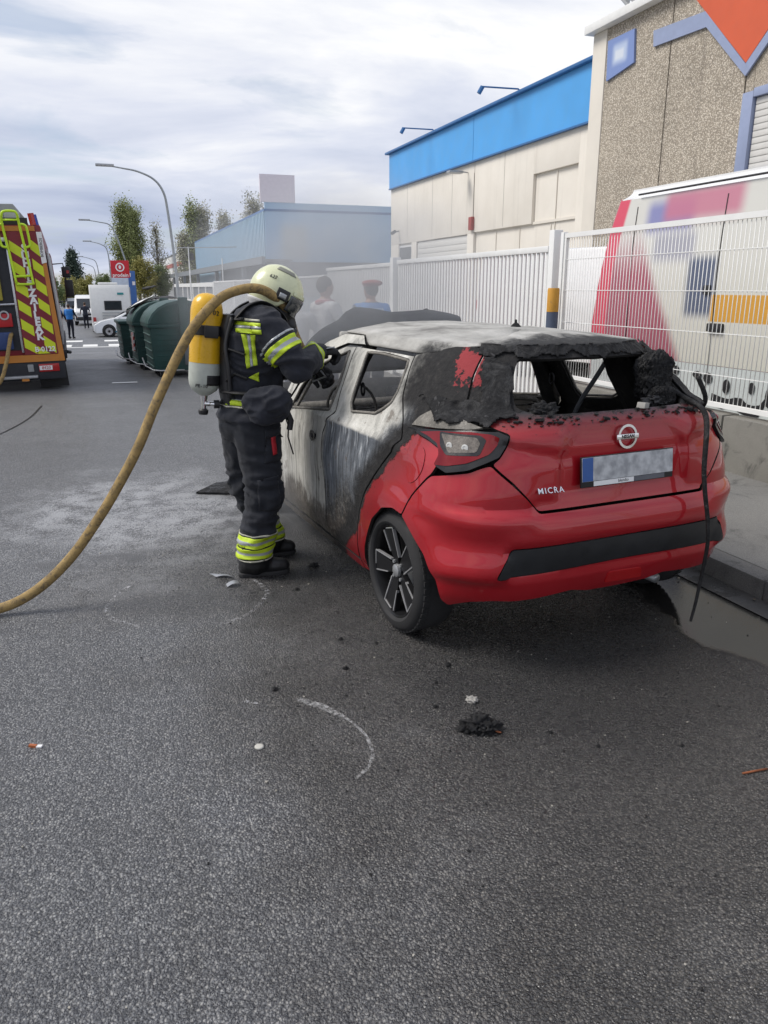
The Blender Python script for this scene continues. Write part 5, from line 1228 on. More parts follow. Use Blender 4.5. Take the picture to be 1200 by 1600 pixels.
# number plate, emblem, badge
def rear_pt(x, z, d=0.0):
    for q in np.linspace(0, 1, 200):
        p = bq(q if x >= 0 else -q, z)
        if abs(p[0]) >= abs(x): break
    return Vector((x, p[1] - d, z))
up = (Vector(rear_pt(0, .95)) - Vector(rear_pt(0, .84))).normalized(); back = Vector((1, 0, 0)).cross(up); 
pc = rear_pt(0, .888) + back * -.0
pm = frame(pc + back * .004, (1, 0, 0), back)
def lbox(name, x0, x1, y0, y1, z0, z1, m, parent, bevel=0.0, M_=None): return MB().box((x0, y0, z0), (x1, y1, z1), pm if M_ is None else M_).build(name, m, parent, bevel=bevel)
pl = lbox('number_plate', -.262, .262, -.072, .062, .0, .010, m_black, tgate, .002)
def platemat():
    g = G('plate_print'); x, y, z = g.sep(); n = g.noise(24, 2, .5)
    c = g.ramp(n, [(.35, lin(150, 152, 156)), (.65, lin(196, 198, 200))]); g.set(col=c, rough=.4); return g.m
lbox('plate_face', -.258, .258, -.046, .058, .010, .0125, platemat(), pl); lbox('blue_band', -.257, -.200, -.045, .057, .0125, .0135, mat('plate_blue', lin(50, 92, 160), .4), pl)
lbox('dealer_strip', -.195, .03, -.069, -.048, .010, .0118, m_sw, pl); lbox('dealer_strip', .031, .21, -.069, -.048, .010, .0118, mat('strip_grey', lin(96, 98, 106), .4), pl)
put_text('lettering', 'blendio', .020, m_black, pl, pm @ Matrix.Translation((-.03, -.058, .0122)), depth=.0006)
em = frame(rear_pt(0.005, 1.018) + back * .004, (1, 0, 0), back)
eb = ring(.043, .054, 8, 172, 24, em, .009); eb2 = ring(.043, .054, 188, 352, 24, em, .009); eb.add(eb2.v, eb2.f); eo = eb.build('emblem', m_chrome, tgate, smooth='auto')
MB().box((-.062, -.011, .002), (.062, .011, .010), em).build('emblem_bar', m_chrome, eo, bevel=.002)
put_text('lettering', 'NISSAN', .021, m_black, eo, em @ Matrix.Translation((0, 0, .0106)), depth=.0008, bold=.0006, spacing=1.02)
bp = rear_pt(-.415, .822); bn = (bp - rear_pt(-.50, .822)); bx = Vector((bn.x, bn.y, 0)); 
put_text('badge', 'MICRA', .036, m_chrome, tgate, Matrix.Identity(4) @ frame(bp + Vector((0, -.012, 0)), bx, bx.cross(Vector((0, 0, 1)) + Vector((0, .1, 0))).normalized() if False else Vector((bx.y, -bx.x, .05))), depth=.006, spacing=1.25, bold=.0002)
# roof: skin from the door tops up to a low crown
def roof_sheet():
    b = MB(); qs = [-2.45 + i * .049 for i in range(101)]; nr = 16; nt = 12; cols = []
    for q in qs:
        a = abs(q); z0 = float(np.interp(a, [.85, 1.25, 2.02, 2.16], [1.394, 1.346, 1.346, 1.393])); col = []
        for i in range(5):
            z = z0 + (1.40 - z0) * i / 4; col.append(Vector(bq(q, z)))
        B = col[-1]; ys = min(1.28, max(.22, B.y)); fr = ss(B.y, 1.45, .6)
        for k in range(1, nt + 1):
            t = k / nt; p = B.lerp(Vector((0, ys, 0)), t); lift = (.022 + .026 * ss(B.y if a > .7 else ys, -.3, .5)) * (1 - (1 - t) ** 2.4)
            dent = .008 * noise.noise((p.x * 5, p.y * 5, 2)) + .004 * noise.noise((p.x * 16, p.y * 16, 5))
            rear = ss(B.y, .15, -.15) * (1 - t) ** 2; col.append(Vector((p.x, p.y, 1.40 + lift + dent * min(1, t * 3) + rear * (.016 * noise.noise((q * 7, 2, 1)) + .008 * noise.noise((q * 19, 5, 1))))))
        cols.append(col)
    n = len(cols[0]); vs = [v for c in cols for v in c]
    fs = [(i * n + k, (i + 1) * n + k, (i + 1) * n + k + 1, i * n + k + 1) for i in range(len(cols) - 1) for k in range(n - 1)]
    return b.add(vs, fs)
ro = roof_sheet().build('roof', M_roof, CAR, smooth=True)
ro.data.transform(Matrix.Translation((0, 0, .0))); sm = ro.modifiers.new('thickness', 'SOLIDIFY'); sm.thickness = .012; sm.offset = -1
bm_ = bmesh.new(); bm_.from_mesh(ro.data); bmesh.ops.remove_doubles(bm_, verts=bm_.verts, dist=.0005); bmesh.ops.recalc_face_normals(bm_, faces=bm_.faces)
if sum(f.normal.z for f in bm_.faces) < 0: bmesh.ops.reverse_faces(bm_, faces=bm_.faces)
bm_.to_mesh(ro.data); bm_.free()
ab = MB(); ab.lathe([(.028, 0), (.03, .008), (.018, .022), (.007, .03), (.006, .045), (0, .047)], 14, Matrix.Translation((.10, .42, 1.438))); ab.build('antenna_base', M_char, ro, smooth='auto')
# melted trim and insulation round the tail window
def normal_at(q, z):
    a = Vector(bq(q + .012, z)) - Vector(bq(q - .012, z)); b = Vector(bq(q, z + .012)) - Vector(bq(q, z - .012)); n = a.cross(b).normalized()
    return n if n.dot(Vector(bq(q, z)) - Vector((0, .8, .8))) > 0 else -n
def lumps(name, q0, q1, z0, z1, mask, amp, seed, m, h=.009, base=.006, thick=.008, sag=0.0):
    nq = int(abs(q1 - q0) * 1.05 / h); nz = int((z1 - z0) / h); bm = bmesh.new(); G_ = {}
    for i in range(nq + 1):
        for j in range(nz + 1):
            q = q0 + (q1 - q0) * i / nq; z = z0 + (z1 - z0) * j / nz
            if mask(q, z) + .028 * noise.fractal((q * 8 + seed, z * 8, seed), 1, 2, 3) < 0: continue
            P = Vector(bq(q, z)); N = normal_at(q, z)
            w = Vector((q * 5.5 + seed, z * 7, seed * 2)); w2 = w + Vector((noise.noise(w * 1.1), noise.noise(w * 1.1 + Vector((9, 2, 1))), 0)) * 1.5
            r = 1 - abs(noise.noise(w2)) * 2.2; r2 = 1 - abs(noise.noise(w2 * 2.3)) * 2; f = noise.noise(w * 7)
            d = base + amp * max(0, .30 + .55 * r + .22 * r2) + .0022 * f
            P = P + N * d + Vector((0, 0, -sag * max(0, r) - .3 * amp * r2))
            G_[i, j] = bm.verts.new(P)
    for i in range(nq):
        for j in range(nz):
            k = [(i, j), (i + 1, j), (i + 1, j + 1), (i, j + 1)]
            if all(x in G_ for x in k): bm.faces.new([G_[x] for x in k])
    bmesh.ops.delete(bm, geom=[v for v in bm.verts if not v.link_faces], context='VERTS'); bmesh.ops.recalc_face_normals(bm, faces=bm.faces)
    for f in bm.faces: f.smooth = True
    me = bpy.data.meshes.new(name); bm.to_mesh(me); bm.free(); me.materials.append(m); o = link(name, me, CAR)
    s = o.modifiers.new('thickness', 'SOLIDIFY'); s.thickness = thick; s.offset = -1; return o
def boxm(q, z, a, b, c, d): return min(q - a, b - q, z - c, d - z)
lumps('melted_trim', -1.16, -.54, 1.06, 1.20, lambda q, z: min(boxm(q, z, -1.12, -.56, 1.07, 1.19), z - (1.088 + .09 * ss(q, -.94, -1.1) + .030 * ss(q, -.70, -.58)), (1.145 + .035 * ss(q, -.62, -.85)) - z), .034, 3.1, M_char, h=.0065, sag=.02, thick=.005)
lumps('melted_trim', -.76, -.52, 1.11, 1.345, lambda q, z: min(boxm(q, z, -.735, -.545, 1.115, 1.34), -.60 + .10 * (1.30 - z) - q + .03), .026, 7.7, M_char, h=.0065, thick=.005, sag=.012)
lumps('charred_header', -.82, .81, 1.338, 1.408, lambda q, z: boxm(q, z, -.80, .79, 1.356, 1.41), .013, 5.2, M_char, h=.006, base=.003, thick=.004, sag=.006)
lumps('melted_trim', .50, .92, 1.10, 1.385, lambda q, z: boxm(q, z, .58, .90, 1.10, 1.38), .018, 9.4, M_char, h=.008, thick=.005)
panel('ash_crust', [(1.16, 1.035), (1.10, 1.085), (1.0, 1.125), (.90, 1.13), (.80, 1.10), (.69, 1.075), (.75, 1.063), (.93, 1.05)], M_ash, CAR, -1, h=.015, off=.007, thick=.01, attr=False, dispfn=lambda q, z: .004 * noise.noise((q * 25, z * 25, 4)))
# the charred lump hanging inside the right of the tail window
def blob(c, r, amp, sc, seed, name, m, parent, n=3, sq=1.0):
    bm = bmesh.new(); bmesh.ops.create_icosphere(bm, subdivisions=n + 2, radius=1)
    for v in bm.verts:
        d = v.co.normalized(); k = 1 + amp * noise.fractal(d * sc + Vector((seed, seed, 0)), 1, 2, 5)
        v.co = Vector((d.x * r[0] * k, d.y * r[1] * k, d.z * r[2] * k)) + Vector(c)
    for f in bm.faces: f.smooth = True
    me = bpy.data.meshes.new(name); bm.to_mesh(me); bm.free(); me.materials.append(m); return link(name, me, parent)
def chunk(c, r, seed, name):
    bm = bmesh.new(); bmesh.ops.create_icosphere(bm, subdivisions=6, radius=1)
    for v in bm.verts:
        d = v.co.normalized(); e = 3.2; k = 1 / (abs(d.x) ** e + abs(d.y) ** e + abs(d.z) ** e) ** (1 / e); p = d * 2.0 + Vector((seed, 0, 0))
        k *= 1 + .16 * noise.noise(p) + .16 * (1 - 2 * abs(noise.noise(p * 2.4))) + .10 * (1 - 2 * abs(noise.noise(p * 6))) + .04 * noise.noise(p * 14)
        v.co = Vector((d.x * r[0] * k, d.y * r[1] * k, d.z * r[2] * k)) + Vector(c)
    for f in bm.faces: f.smooth = True
    me = bpy.data.meshes.new(name); bm.to_mesh(me); bm.free(); me.materials.append(M_char); return link(name, me, CAR)
chunk((.365, -.37, 1.235), (.080, .050, .105), 3.0, 'charred_lining'); chunk((.37, -.43, 1.15), (.06, .035, .045), 8.0, 'charred_lining')
blob((.33, -.44, 1.135), (.085, .03, .026), .5, 2.2, 12, 'wiper_stub', m_black, CAR); blob((-.34, -.46, 1.12), (.07, .05, .045), .5, 2.5, 15, 'charred_lining', M_char, CAR)
# flakes lying on the tailgate lip
fk = MB(); rnd = random.Random(4)
for _ in range(95):
    x = rnd.uniform(-.62, .6); z = rnd.choice((1.095, 1.105, 1.112, 1.118)) + rnd.uniform(-.012, .004); p = rear_pt(x, z, .002); s = rnd.uniform(.003, .011) * (2.0 if rnd.random() < .1 else 1); Mr = Matrix.Translation(p) @ Matrix.Rotation(rnd.uniform(0, 6), 4, 'Z') @ Matrix.Rotation(rnd.uniform(-.4, .4), 4, 'X')
    fk.cbox((0, 0, s * .3), (s * 2, s * 1.3, s * .6), Mr)
tag(fk.build('char_flakes', M_char, tgate), kind='stuff')
b = MB(); b.prism([(-.02, 0), (.03, -.005), (.034, .02), (-.012, .026)], -.02, .02, 'Y', Matrix.Translation(rear_pt(.155, 1.125, -.005)) @ Matrix.Rotation(.4, 4, 'Z')); b.build('broken_clip', mat('dusty_plastic', (.30, .29, .27), .8), CAR, bevel=.003)
# hanging loose sealing strip
cp = catmull([(.44, -.36, 1.20), (.47, -.46, 1.15), (.475, -.60, 1.10), (.435, -.665, 1.0), (.405, -.70, .88), (.395, -.735, .74), (.40, -.765, .60), (.40, -.775, .45), (.385, -.775, .30), (.35, -.79, .19), (.325, -.80, .14)], 10)
cp = [p + Vector((noise.noise(p * 9), noise.noise(p * 9 + Vector((4, 4, 4))), 0)) * .006 for p in cp]
MB().tube(cp, [.015 - .009 * (i / len(cp)) for i in range(len(cp))], 8).build('hanging_strip', M_char, CAR, smooth=True)
cp = catmull([(.70, -.33, 1.22), (.735, -.36, 1.12), (.75, -.33, 1.06), (.76, -.24, 1.02)], 8); MB().tube(cp, .012, 8).build('hanging_strip', M_char, CAR, smooth=True)
# scorched door handle hole and pull
hp_ = Vector(bq(-2.31, .80)); b = MB(); b.lathe([(.0, 0), (.022, 0), (.03, .004), (.034, .012), (.026, .014), (0, .002)], 14, frame(hp_, (0, 1, 0), (-1, 0, .05)) @ Matrix.Diagonal((1.2, 1, 1, 1))); b.build('handle_hole', M_ash, bpy.data.objects['front_door'], smooth='auto')
blob(hp_ + Vector((-.004, -.012, 0)), (.012, .028, .018), .4, 3, 2, 'handle_stub', M_char, bpy.data.objects['front_door'], 2)
hp2 = Vector(bq(-1.45, 1.0)); 
# inside: floor, bulkheads, dashboard beam, seat frames, wheel
b = MB(); b.box((-.60, -.45, .32), (.60, 2.3, .36)); b.box((-.70, .42, .30), (.70, 2.3, .318)); b.box((-.66, -.46, .361), (.66, -.44, .70)); b.box((-.72, 1.95, .3), (.72, 2.2, .80)); b.build('floor_pan', M_in, CAR)
for s in (-1, 1): MB().box((min(s * .56, s * .76), -.45, .34), (max(s * .56, s * .76), .22, .66)).build('inner_arch', M_in, CAR, bevel=.05)
b = MB(); b.sheet(40, 26, lambda t, s: (-.70 + 1.4 * s, -.48 + 2.4 * t, .42 + .10 * noise.fractal((s * 5, t * 9, 3), 1, 2, 4) + .12 * ss(t, .82, 1) + .14 * ss(t, .22, .0))); b.build('burnt_rubble', M_char, CAR, smooth=True)
MB().tube([(-.70, 1.97, .84), (.70, 1.97, .84)], .035, 10).build('dashboard_beam', M_ash, CAR, smooth=True); blob((0, 2.02, .78), (.66, .14, .08), .4, 2.4, 6, 'melted_dashboard', M_char, CAR)
for x in (-.36, .36):
    fr = MB(); W2 = .22
    fr.tube(catmull([(x - W2, .98, .46), (x - W2, .86, .80), (x - W2 * .85, .80, .95), (x - .1, .78, .99), (x + .1, .78, .99), (x + W2 * .85, .80, .95), (x + W2, .86, .80), (x + W2, .98, .46)], 5), .017, 8)
    for z in (.62, .78, .94): fr.tube([(x - W2 * .95, .98 - (z - .46) * .32, z), (x + W2 * .95, .98 - (z - .46) * .32, z)], .007, 6)
    fr.build('front_seat_frame', M_ash, CAR, smooth=True); MB().box((x - .23, .98, .40), (x + .23, 1.46, .47)).build('seat_pan', M_in, CAR, bevel=.02)
for x in (-.34, .34): MB().sheet(8, 8, lambda t, s, x=x: (x - .31 + .62 * s, .10 + .14 * (1 - t) + .02 * noise.noise((s * 4, t * 4, x)), .45 + .50 * t + .02 * noise.noise((s * 6, 0, x)))).build('rear_seat_back', M_in, CAR, smooth=True)
b = MB(); ringp = [Vector((-.36 + .18 * math.cos(a), 1.66 + .06 * math.sin(a), .86 + .17 * math.sin(a))) for a in np.linspace(0, 2 * math.pi, 25)]; b.tube(ringp, .010, 8, caps=False); b.tube([(-.36, 1.66, .86), (-.36, 1.92, .80)], .03, 8); b.build('steering_wheel', M_in, CAR, smooth=True)
for s in (-1, 1):    # inner pillar posts and belt guides
    P = [Vector(bq(s * 2.12, z)) - Vector((s * (.10 if z < .9 else .065), 0, 0)) for z in (.45, .7, .95, 1.1, 1.25, 1.36)]; MB().tube(P, [.06, .06, .055, .05, .045, .04], 8).build('centre_pillar', M_in, CAR, smooth='auto')
    P = [Vector(bq(s * 1.15, z)) - Vector((s * .14, 0, 0)) for z in (.7, .95, 1.1, 1.25, 1.34)]; MB().tube(P, [.10, .10, .10, .09, .06], 8).build('rear_pillar_lining', M_in, CAR, smooth='auto')
    c = Vector(bq(s * 2.0, 1.10)) - Vector((s * .09, 0, 0)); b = MB(); b.tube([c + Vector((0, .022 * math.cos(a), .035 * math.sin(a))) for a in np.linspace(0, 6.283, 13)], .006, 6, caps=False); b.build('belt_guide', m_black, CAR, smooth=True)
P = catmull([(.60, .60, .50), (.62, .52, .9), (.60, .30, 1.18), (.56, .15, 1.32)], 6); MB().tube(P, .018, 6, flat=.3).build('seat_belt', mat('ash_belt', (.22, .23, .25), .8), CAR, smooth=True)
MB().tube([(-.55, 1.38, 1.36), (.55, 1.38, 1.36)], .03, 8).build('screen_header', M_roof, CAR, smooth=True)
# nose: front bumper, engine bay, raised buckled bonnet
def nose(t, s):
    z = .2 + .68 * t; w = float(W(z)) - .085; yf = float(np.interp(z, [.2, .35, .5, .7, .88], [3.12, 3.22, 3.30, 3.28, 3.14])); a = (s - .5) * math.pi
    x = w * math.copysign(abs(math.sin(a)) ** .55, math.sin(a)); y = 2.86 + (yf - 2.86) * abs(math.cos(a)) ** .55; return (x, y, z)
MB().sheet(12, 40, nose).build('front_bumper', M_ash, CAR, smooth=True)
b = MB(); b.sheet(16, 16, lambda t, s: (-.68 + 1.36 * s, 2.2 + .9 * t, .66 + .14 * noise.fractal((s * 6, t * 5, 8), 1, 2, 4))); b.build('burnt_engine', M_char, CAR, smooth=True)
for s in (-1, 1): MB().box((min(s * .62, s * .74), 3.0, .62), (max(s * .62, s * .74), 3.22, .80)).build('headlight', M_char, CAR, bevel=.03)
edge = [(1.40, 5.75, 1.19), (1.485, 5.75, 1.28), (1.561, 5.75, 1.34), (1.688, 5.75, 1.404), (1.744, 5.75, 1.464), (1.815, 5.75, 1.496), (1.959, 5.75, 1.481), (2.089, 5.75, 1.456), (2.259, 5.75, 1.463), (2.415, 5.75, 1.472), (2.586, 5.75, 1.445), (2.67, 5.75, 1.425), (2.69, 5.74, 1.34)]
CI = CM.inverted(); E_ = [CI @ Vector(p) for p in edge]
def hoodf(t, s):
    k = s * (len(E_) - 1); i = min(int(k), len(E_) - 2); top = E_[i].lerp(E_[i + 1], k - i); base_ = Vector((-.70 + 1.42 * s, 2.10 + .06 * math.sin(s * math.pi), 1.05))
    p = base_.lerp(top, t) + Vector((0, -.07 * math.sin(t * math.pi), .02 * math.sin(t * math.pi))); return p + Vector((0, 1, .3)) * .02 * noise.noise((s * 5, t * 3, 1))
hm = ashmat('burnt_bonnet', (.022, .026, .032), (.060, .066, .075), .35)
ho = MB().sheet(14, 40, hoodf).build('bonnet', hm, CAR, smooth=True); sm = ho.modifiers.new('thickness', 'SOLIDIFY'); sm.thickness = .022
blob(E_[9] + Vector((-.02, 0, .012)), (.02, .012, .012), .3, 3, 1, 'bonnet_catch', m_black, ho, 1)
# underside closing plate, tail pipe
MB().box((-.60, -.22, .235), (.66, 3.0, .27)).build('underbody', m_black, CAR, bevel=.02)
MB().tube([(.42, -.2, .22), (.43, -.46, .22)], .025, 10).build('tail_pipe', m_galv, CAR, smooth=True)

# ---------------------------------------------------------------- rubble on the asphalt
rnd = random.Random(12)
def clod(name, label, x, y, r, seed, m=None, cat='debris', flat=.6):
    o = blob((0, 0, r * flat * .5), (r, r * .75, r * flat), .75, 2.2, seed, name, m or M_char, None, 2); o.location = (x, y, 0); o.rotation_euler = (0, 0, seed)
    return tag(o, label, cat)
lump = thing('charred_debris', 'largest lump of charred debris behind the car, with rusty wire', 'debris', (1.228, 2.36, 0))
for i, (x, y, r, f) in enumerate(((0, 0, .045, .7), (.035, -.025, .04, .6), (-.035, .01, .035, .6), (.012, .03, .03, .9))): blob((x, y, r * f * .6), (r, r * .8, r * f), .9, 3.0, i * 3 + 1, 'char_clump', M_char, lump, 2)
m_rust = mat('rust', (.22, .07, .025), .85, var=.3, vs=30)
for i in range(3): MB().tube(catmull([(.02 * i - .03, .045, .01), (.015 * i, .02, .03), (.05, -.03 - .01 * i, .012), (.07, -.06, .006)], 4), .0025, 5).build('rusty_wire', m_rust, lump, smooth=True)
clod('grey_fragment', 'pale grey fragment just beyond the largest charred lump', 1.30, 2.56, .024, 5, mat('pale_fragment', (.30, .29, .27), .9), flat=.5)
for i, (x, y, r) in enumerate(((.548, 2.926, .018), (.887, 3.006, .017), (1.137, 2.566, .014), (1.335, 2.879, .02), (1.086, 4.345, .035), (1.481, 2.243, .012), (.95, 3.3, .016), (1.6, 2.1, .010), (1.22, 2.75, .012), (1.9, 2.0, .011), (.9, 4.0, .02), (1.1, 3.2, .013))):
    r *= .72; o = clod('char_crumb', ['flattish char crumb left of the long chalk arc', 'black char crumb above the right end of the chalk arc', 'char crumb just left of the largest charred lump', 'char crumb below the rear bumper, beyond the largest lump', 'char crumb beside the sill, near the front of the rear wheel', 'lone char crumb right of the largest charred lump', 'char crumb in front of the rear wheel tyre', 'tiny char crumb on the open asphalt right of the lump', 'char crumb between the rear wheel and the largest lump', 'tiny char crumb farthest right on the asphalt', 'char crumb between the near boot and the rear wheel', 'char crumb close below the rear wheel tyre'][i], x, y, r, i * 2 + 20); o['group'] = 'char crumbs round the car'
cr = MB()
for _ in range(420):
    a = rnd.gauss(0, 1); x = 1.5 + rnd.gauss(0, .7); y = 3.2 + rnd.gauss(0, .8); s = rnd.uniform(.0012, .004)
    if x > 3.2: continue
    cr.cbox((0, 0, s * .4), (s * 2, s * 1.4, s), Matrix.Translation((x, y, .001)) @ Matrix.Rotation(rnd.uniform(0, 6), 4, 'Z'))
tag(cr.build('char_grit', M_char), kind='stuff')
tag(MB().sheet(4, 6, lambda t, s: (.463 + .10 * s + .03 * t, 4.42 - .05 * s - .07 * t, .006 + .012 * math.sin(s * 3) * t)).build('metal_scrap', m_galv, None, smooth=True), 'bent light metal scrap left of the near boot', 'debris')
tag(MB().sheet(4, 6, lambda t, s: (.53 + .07 * s, 4.16 + .05 * t + .015 * s, .008 + .014 * math.sin(s * 2.6))).build('metal_scrap', m_galv, None, smooth=True), 'curled pale metal scrap in front of the near boot', 'debris')
b = MB(); b.prism([(.60, 6.35), (.80, 6.62), (1.10, 6.66), (1.05, 6.15), (.75, 6.28)], .003, .022, 'Z'); b.build('burnt_sheet', M_char, None, bevel=.004); tag(bpy.data.objects['burnt_sheet'], 'flat black burnt panel lying behind the firefighter legs', 'debris')
tag(MB().cbox((0, 0, .005), (.03, .012, .009)).build('cigarette_packet', mat('packet_orange', (.35, .10, .03), .6), None, loc=(-.394, 2.81, 0), rot=(0, 0, -.5)), 'tiny orange and white litter scrap at lower left', 'litter')
tag(MB().cbox((0, 0, .004), (.02, .014, .006)).build('paper_scrap', m_sw, None, loc=(-.372, 2.80, 0), rot=(0, 0, -.3)), 'tiny white paper scrap touching the orange one', 'litter')
tag(MB().lathe([(.018, .001), (.018, .006), (.012, .008), (0, .008)], 10).build('pebble', mat('pale_stone', (.45, .44, .40), .9), None, smooth=True, loc=(.403, 2.522, 0)), 'pale round pebble left of the chalk arc', 'stone')
tag(MB().tube([(1.98, 1.785, .004), (2.08, 1.775, .006)], .004, 6).build('twig', m_rust, None, smooth=True), 'thin brown twig at the right edge of the asphalt', 'litter')

gt = MB(); rnd = random.Random(77)
for _ in range(420):
    x = rnd.uniform(-1.6, 3.0); y = rnd.uniform(1.0, 7.5) ** 1.0; s = rnd.uniform(.0012, .0034) * (1.7 if rnd.random() < .06 else 1)
    gt.cbox((0, 0, s * .5), (s * 2, s * 1.5, s * 1.1), Matrix.Translation((x, y, .001)) @ Matrix.Rotation(rnd.uniform(0, 6), 4, 'Z') @ Matrix.Rotation(rnd.uniform(-.5, .5), 4, 'X'))
tag(gt.build('loose_grit', mat('grit_stone', (.34, .32, .28), .9, var=.4, vs=3)), kind='stuff')
lf = MB(); rnd = random.Random(31)
for (x, y) in ((3.34, 1.6), (3.2, 2.2), (3.05, 3.4), (3.16, 4.4), (3.22, 3.0), (2.9, 2.1), (3.0, 1.75), (3.22, 5.2)):
    r = rnd.uniform(.010, .022); a = rnd.uniform(0, 6); lf.sheet(3, 4, lambda t, s: (x + r * 2 * (s - .5) * math.cos(a) - r * (t - .5) * math.sin(a), y + r * 2 * (s - .5) * math.sin(a) + r * (t - .5) * math.cos(a), .013 + .006 * math.sin(s * 3) * t))
tag(lf.build('gutter_litter', mat('wet_leaf', (.05, .035, .018), .5, var=.4)), kind='stuff')
# ---------------------------------------------------------------- people: one continuous surface each
def cap(b, p0, r0, p1, r1, n=14, m=5):
    """tapered capsule"""
    p0, p1 = Vector(p0), Vector(p1); d = (p1 - p0); L = d.length; d = d / L if L > 1e-6 else Vector((0, 0, 1))
    M = frame(p0, d.orthogonal(), d); prof = []
    for i in range(m + 1):
        a = -math.pi / 2 + math.pi / 2 * i / m; prof.append((max(1e-4, r0 * math.cos(a)), r0 * math.sin(a)))
    for i in range(m + 1):
        a = math.pi / 2 * i / m; prof.append((max(1e-4, r1 * math.cos(a)), L + r1 * math.sin(a)))
    b.lathe(prof, n, M)
def chain(b, pts):
    for (p, r), (q, s) in zip(pts[:-1], pts[1:]): cap(b, p, r, q, s)
def loft(b, secs, n=24):
    """stack of ellipses (cx, cy, z, rx, ry)"""
    vs = []; fs = []
    for (cx_, cy_, z, rx, ry) in secs:
        for k in range(n):
            a = 2 * math.pi * k / n; ca, sa = math.cos(a), math.sin(a); e = .85
            vs.append((cx_ + rx * math.copysign(abs(ca) ** e, ca), cy_ + ry * math.copysign(abs(sa) ** e, sa), z))
    for i in range(len(secs) - 1):
        for k in range(n):
            k2 = (k + 1) % n; fs.append((i * n + k, i * n + k2, (i + 1) * n + k2, (i + 1) * n + k))
    fs += [tuple(range(n))[::-1], tuple((len(secs) - 1) * n + k for k in range(n))]
    b.add(vs, fs)
def ell(b, c, r, M=None, n=20, m=14):
    prof = [(max(1e-4, math.sin(math.pi * i / m)), -math.cos(math.pi * i / m)) for i in range(m + 1)]
    b.lathe(prof, n, (M or Matrix.Identity(4)) @ Matrix.Translation(c) @ Matrix.Diagonal((*r, 1)) if M is None else M @ Matrix.Translation(c) @ Matrix.Diagonal((*r, 1)))
def fuse(b, voxel, smooth=6, fold=None, floor=None):
    """union of the collected volumes as one skin (voxel remesh), smoothed, then creased like cloth"""
    me = b.mesh('skin', [m_black]); o = link('skin', me)
    r = o.modifiers.new('r', 'REMESH'); r.mode = 'VOXEL'; r.voxel_size = voxel
    s = o.modifiers.new('s', 'SMOOTH'); s.iterations = smooth; s.factor = .5
    out = evalmesh(o); bpy.data.objects.remove(o); bpy.data.meshes.remove(me)
    if fold or floor is not None:
        bm = bmesh.new(); bm.from_mesh(out); bm.normal_update()
        N = [v.normal.copy() for v in bm.verts]
        for v, nn in zip(bm.verts, N):
            if fold: v.co += nn * fold(v.co)
            if floor is not None and v.co.z < floor: v.co.z = floor
        bm.to_mesh(out); bm.free()
    for p in out.polygons: p.use_smooth = True
    out.materials.clear(); return out
def cloth(name, col, bumps=.5, sc=55, weave=900):
    g = G(name); n = g.noise(6, 5, .6); w = g.noise(sc, 5, .65, dist=.5)
    c = g.ramp(n, [(.3, tuple(q * .75 for q in col)), (.7, tuple(q * 1.3 for q in col))]); c = g.mix(g.mul(g.sstep(g.noise(11, 6, .7), .55, .75), .30), c, (.10, .10, .105))
    g.set(col=c, rough=.88, sheen=.08, spec=.25); g.bump(g.add(w, g.mul(g.noise(weave, 2), .3)), bumps, .005); return g.m
PX, PY = .80, 4.47
FF = thing('person', 'firefighter in dark suit and pale helmet leaning towards the burnt car', 'person', (PX, PY, 0))
O_ = Vector((PX, PY, 0)); L_ = lambda x, y, z=0.0: Vector((x, y, z)) - O_
fb = MB()
loft(fb, [(*L_(.775, 4.48)[:2], .925, .178, .205), (*L_(.777, 4.48)[:2], .955, .188, .212), (*L_(.785, 4.48)[:2], 1.06, .172, .200), (*L_(.79, 4.48)[:2], 1.18, .176, .208), (*L_(.795, 4.48)[:2], 1.30, .178, .222), (*L_(.805, 4.48)[:2], 1.40, .172, .232), (*L_(.82, 4.48)[:2], 1.47, .150, .222), (*L_(.84, 4.48)[:2], 1.53, .115, .165), (*L_(.865, 4.475)[:2], 1.575, .080, .100), (*L_(.885, 4.465)[:2], 1.62, .062, .068)])
S_R, E_R, W_R = L_(.84, 4.275, 1.452), L_(.985, 4.165, 1.232), L_(1.135, 4.345, 1.288)
S_L, E_L, W_L = L_(.865, 4.69, 1.452), L_(1.03, 4.765, 1.245), L_(1.14, 4.56, 1.215)
chain(fb, [(L_(.82, 4.36, 1.47), .095), (S_R, .100), (S_R.lerp(E_R, .55), .092), (E_R, .080), (E_R.lerp(W_R, .5), .074), (W_R, .060)])
chain(fb, [(L_(.84, 4.60, 1.47), .095), (S_L, .100), (E_L, .080), (W_L, .060)])
ell(fb, L_(.935, 4.46, 1.635), (.098, .078, .115))
chain(fb, [(L_(.875, 4.47, 1.55), .062), (L_(.915, 4.465, 1.62), .062)])
HR, KR, AR = L_(.775, 4.375, .90), L_(.800, 4.325, .50), L_(.722, 4.33, .13)
HL, KL, AL = L_(.735, 4.585, .90), L_(.735, 4.62, .50), L_(.872, 4.66, .13)
chain(fb, [(HR, .142), (HR.lerp(KR, .5), .120), (KR, .103), (KR.lerp(AR, .5), .096), (AR, .100), (AR - Vector((0, 0, .035)), .098)])
chain(fb, [(HL, .142), (HL.lerp(KL, .5), .120), (KL, .103), (KL.lerp(AL, .5), .094), (AL, .098), (AL - Vector((0, 0, .035)), .096)])
ell(fb, L_(.70, 4.48, .89), (.12, .175, .12))
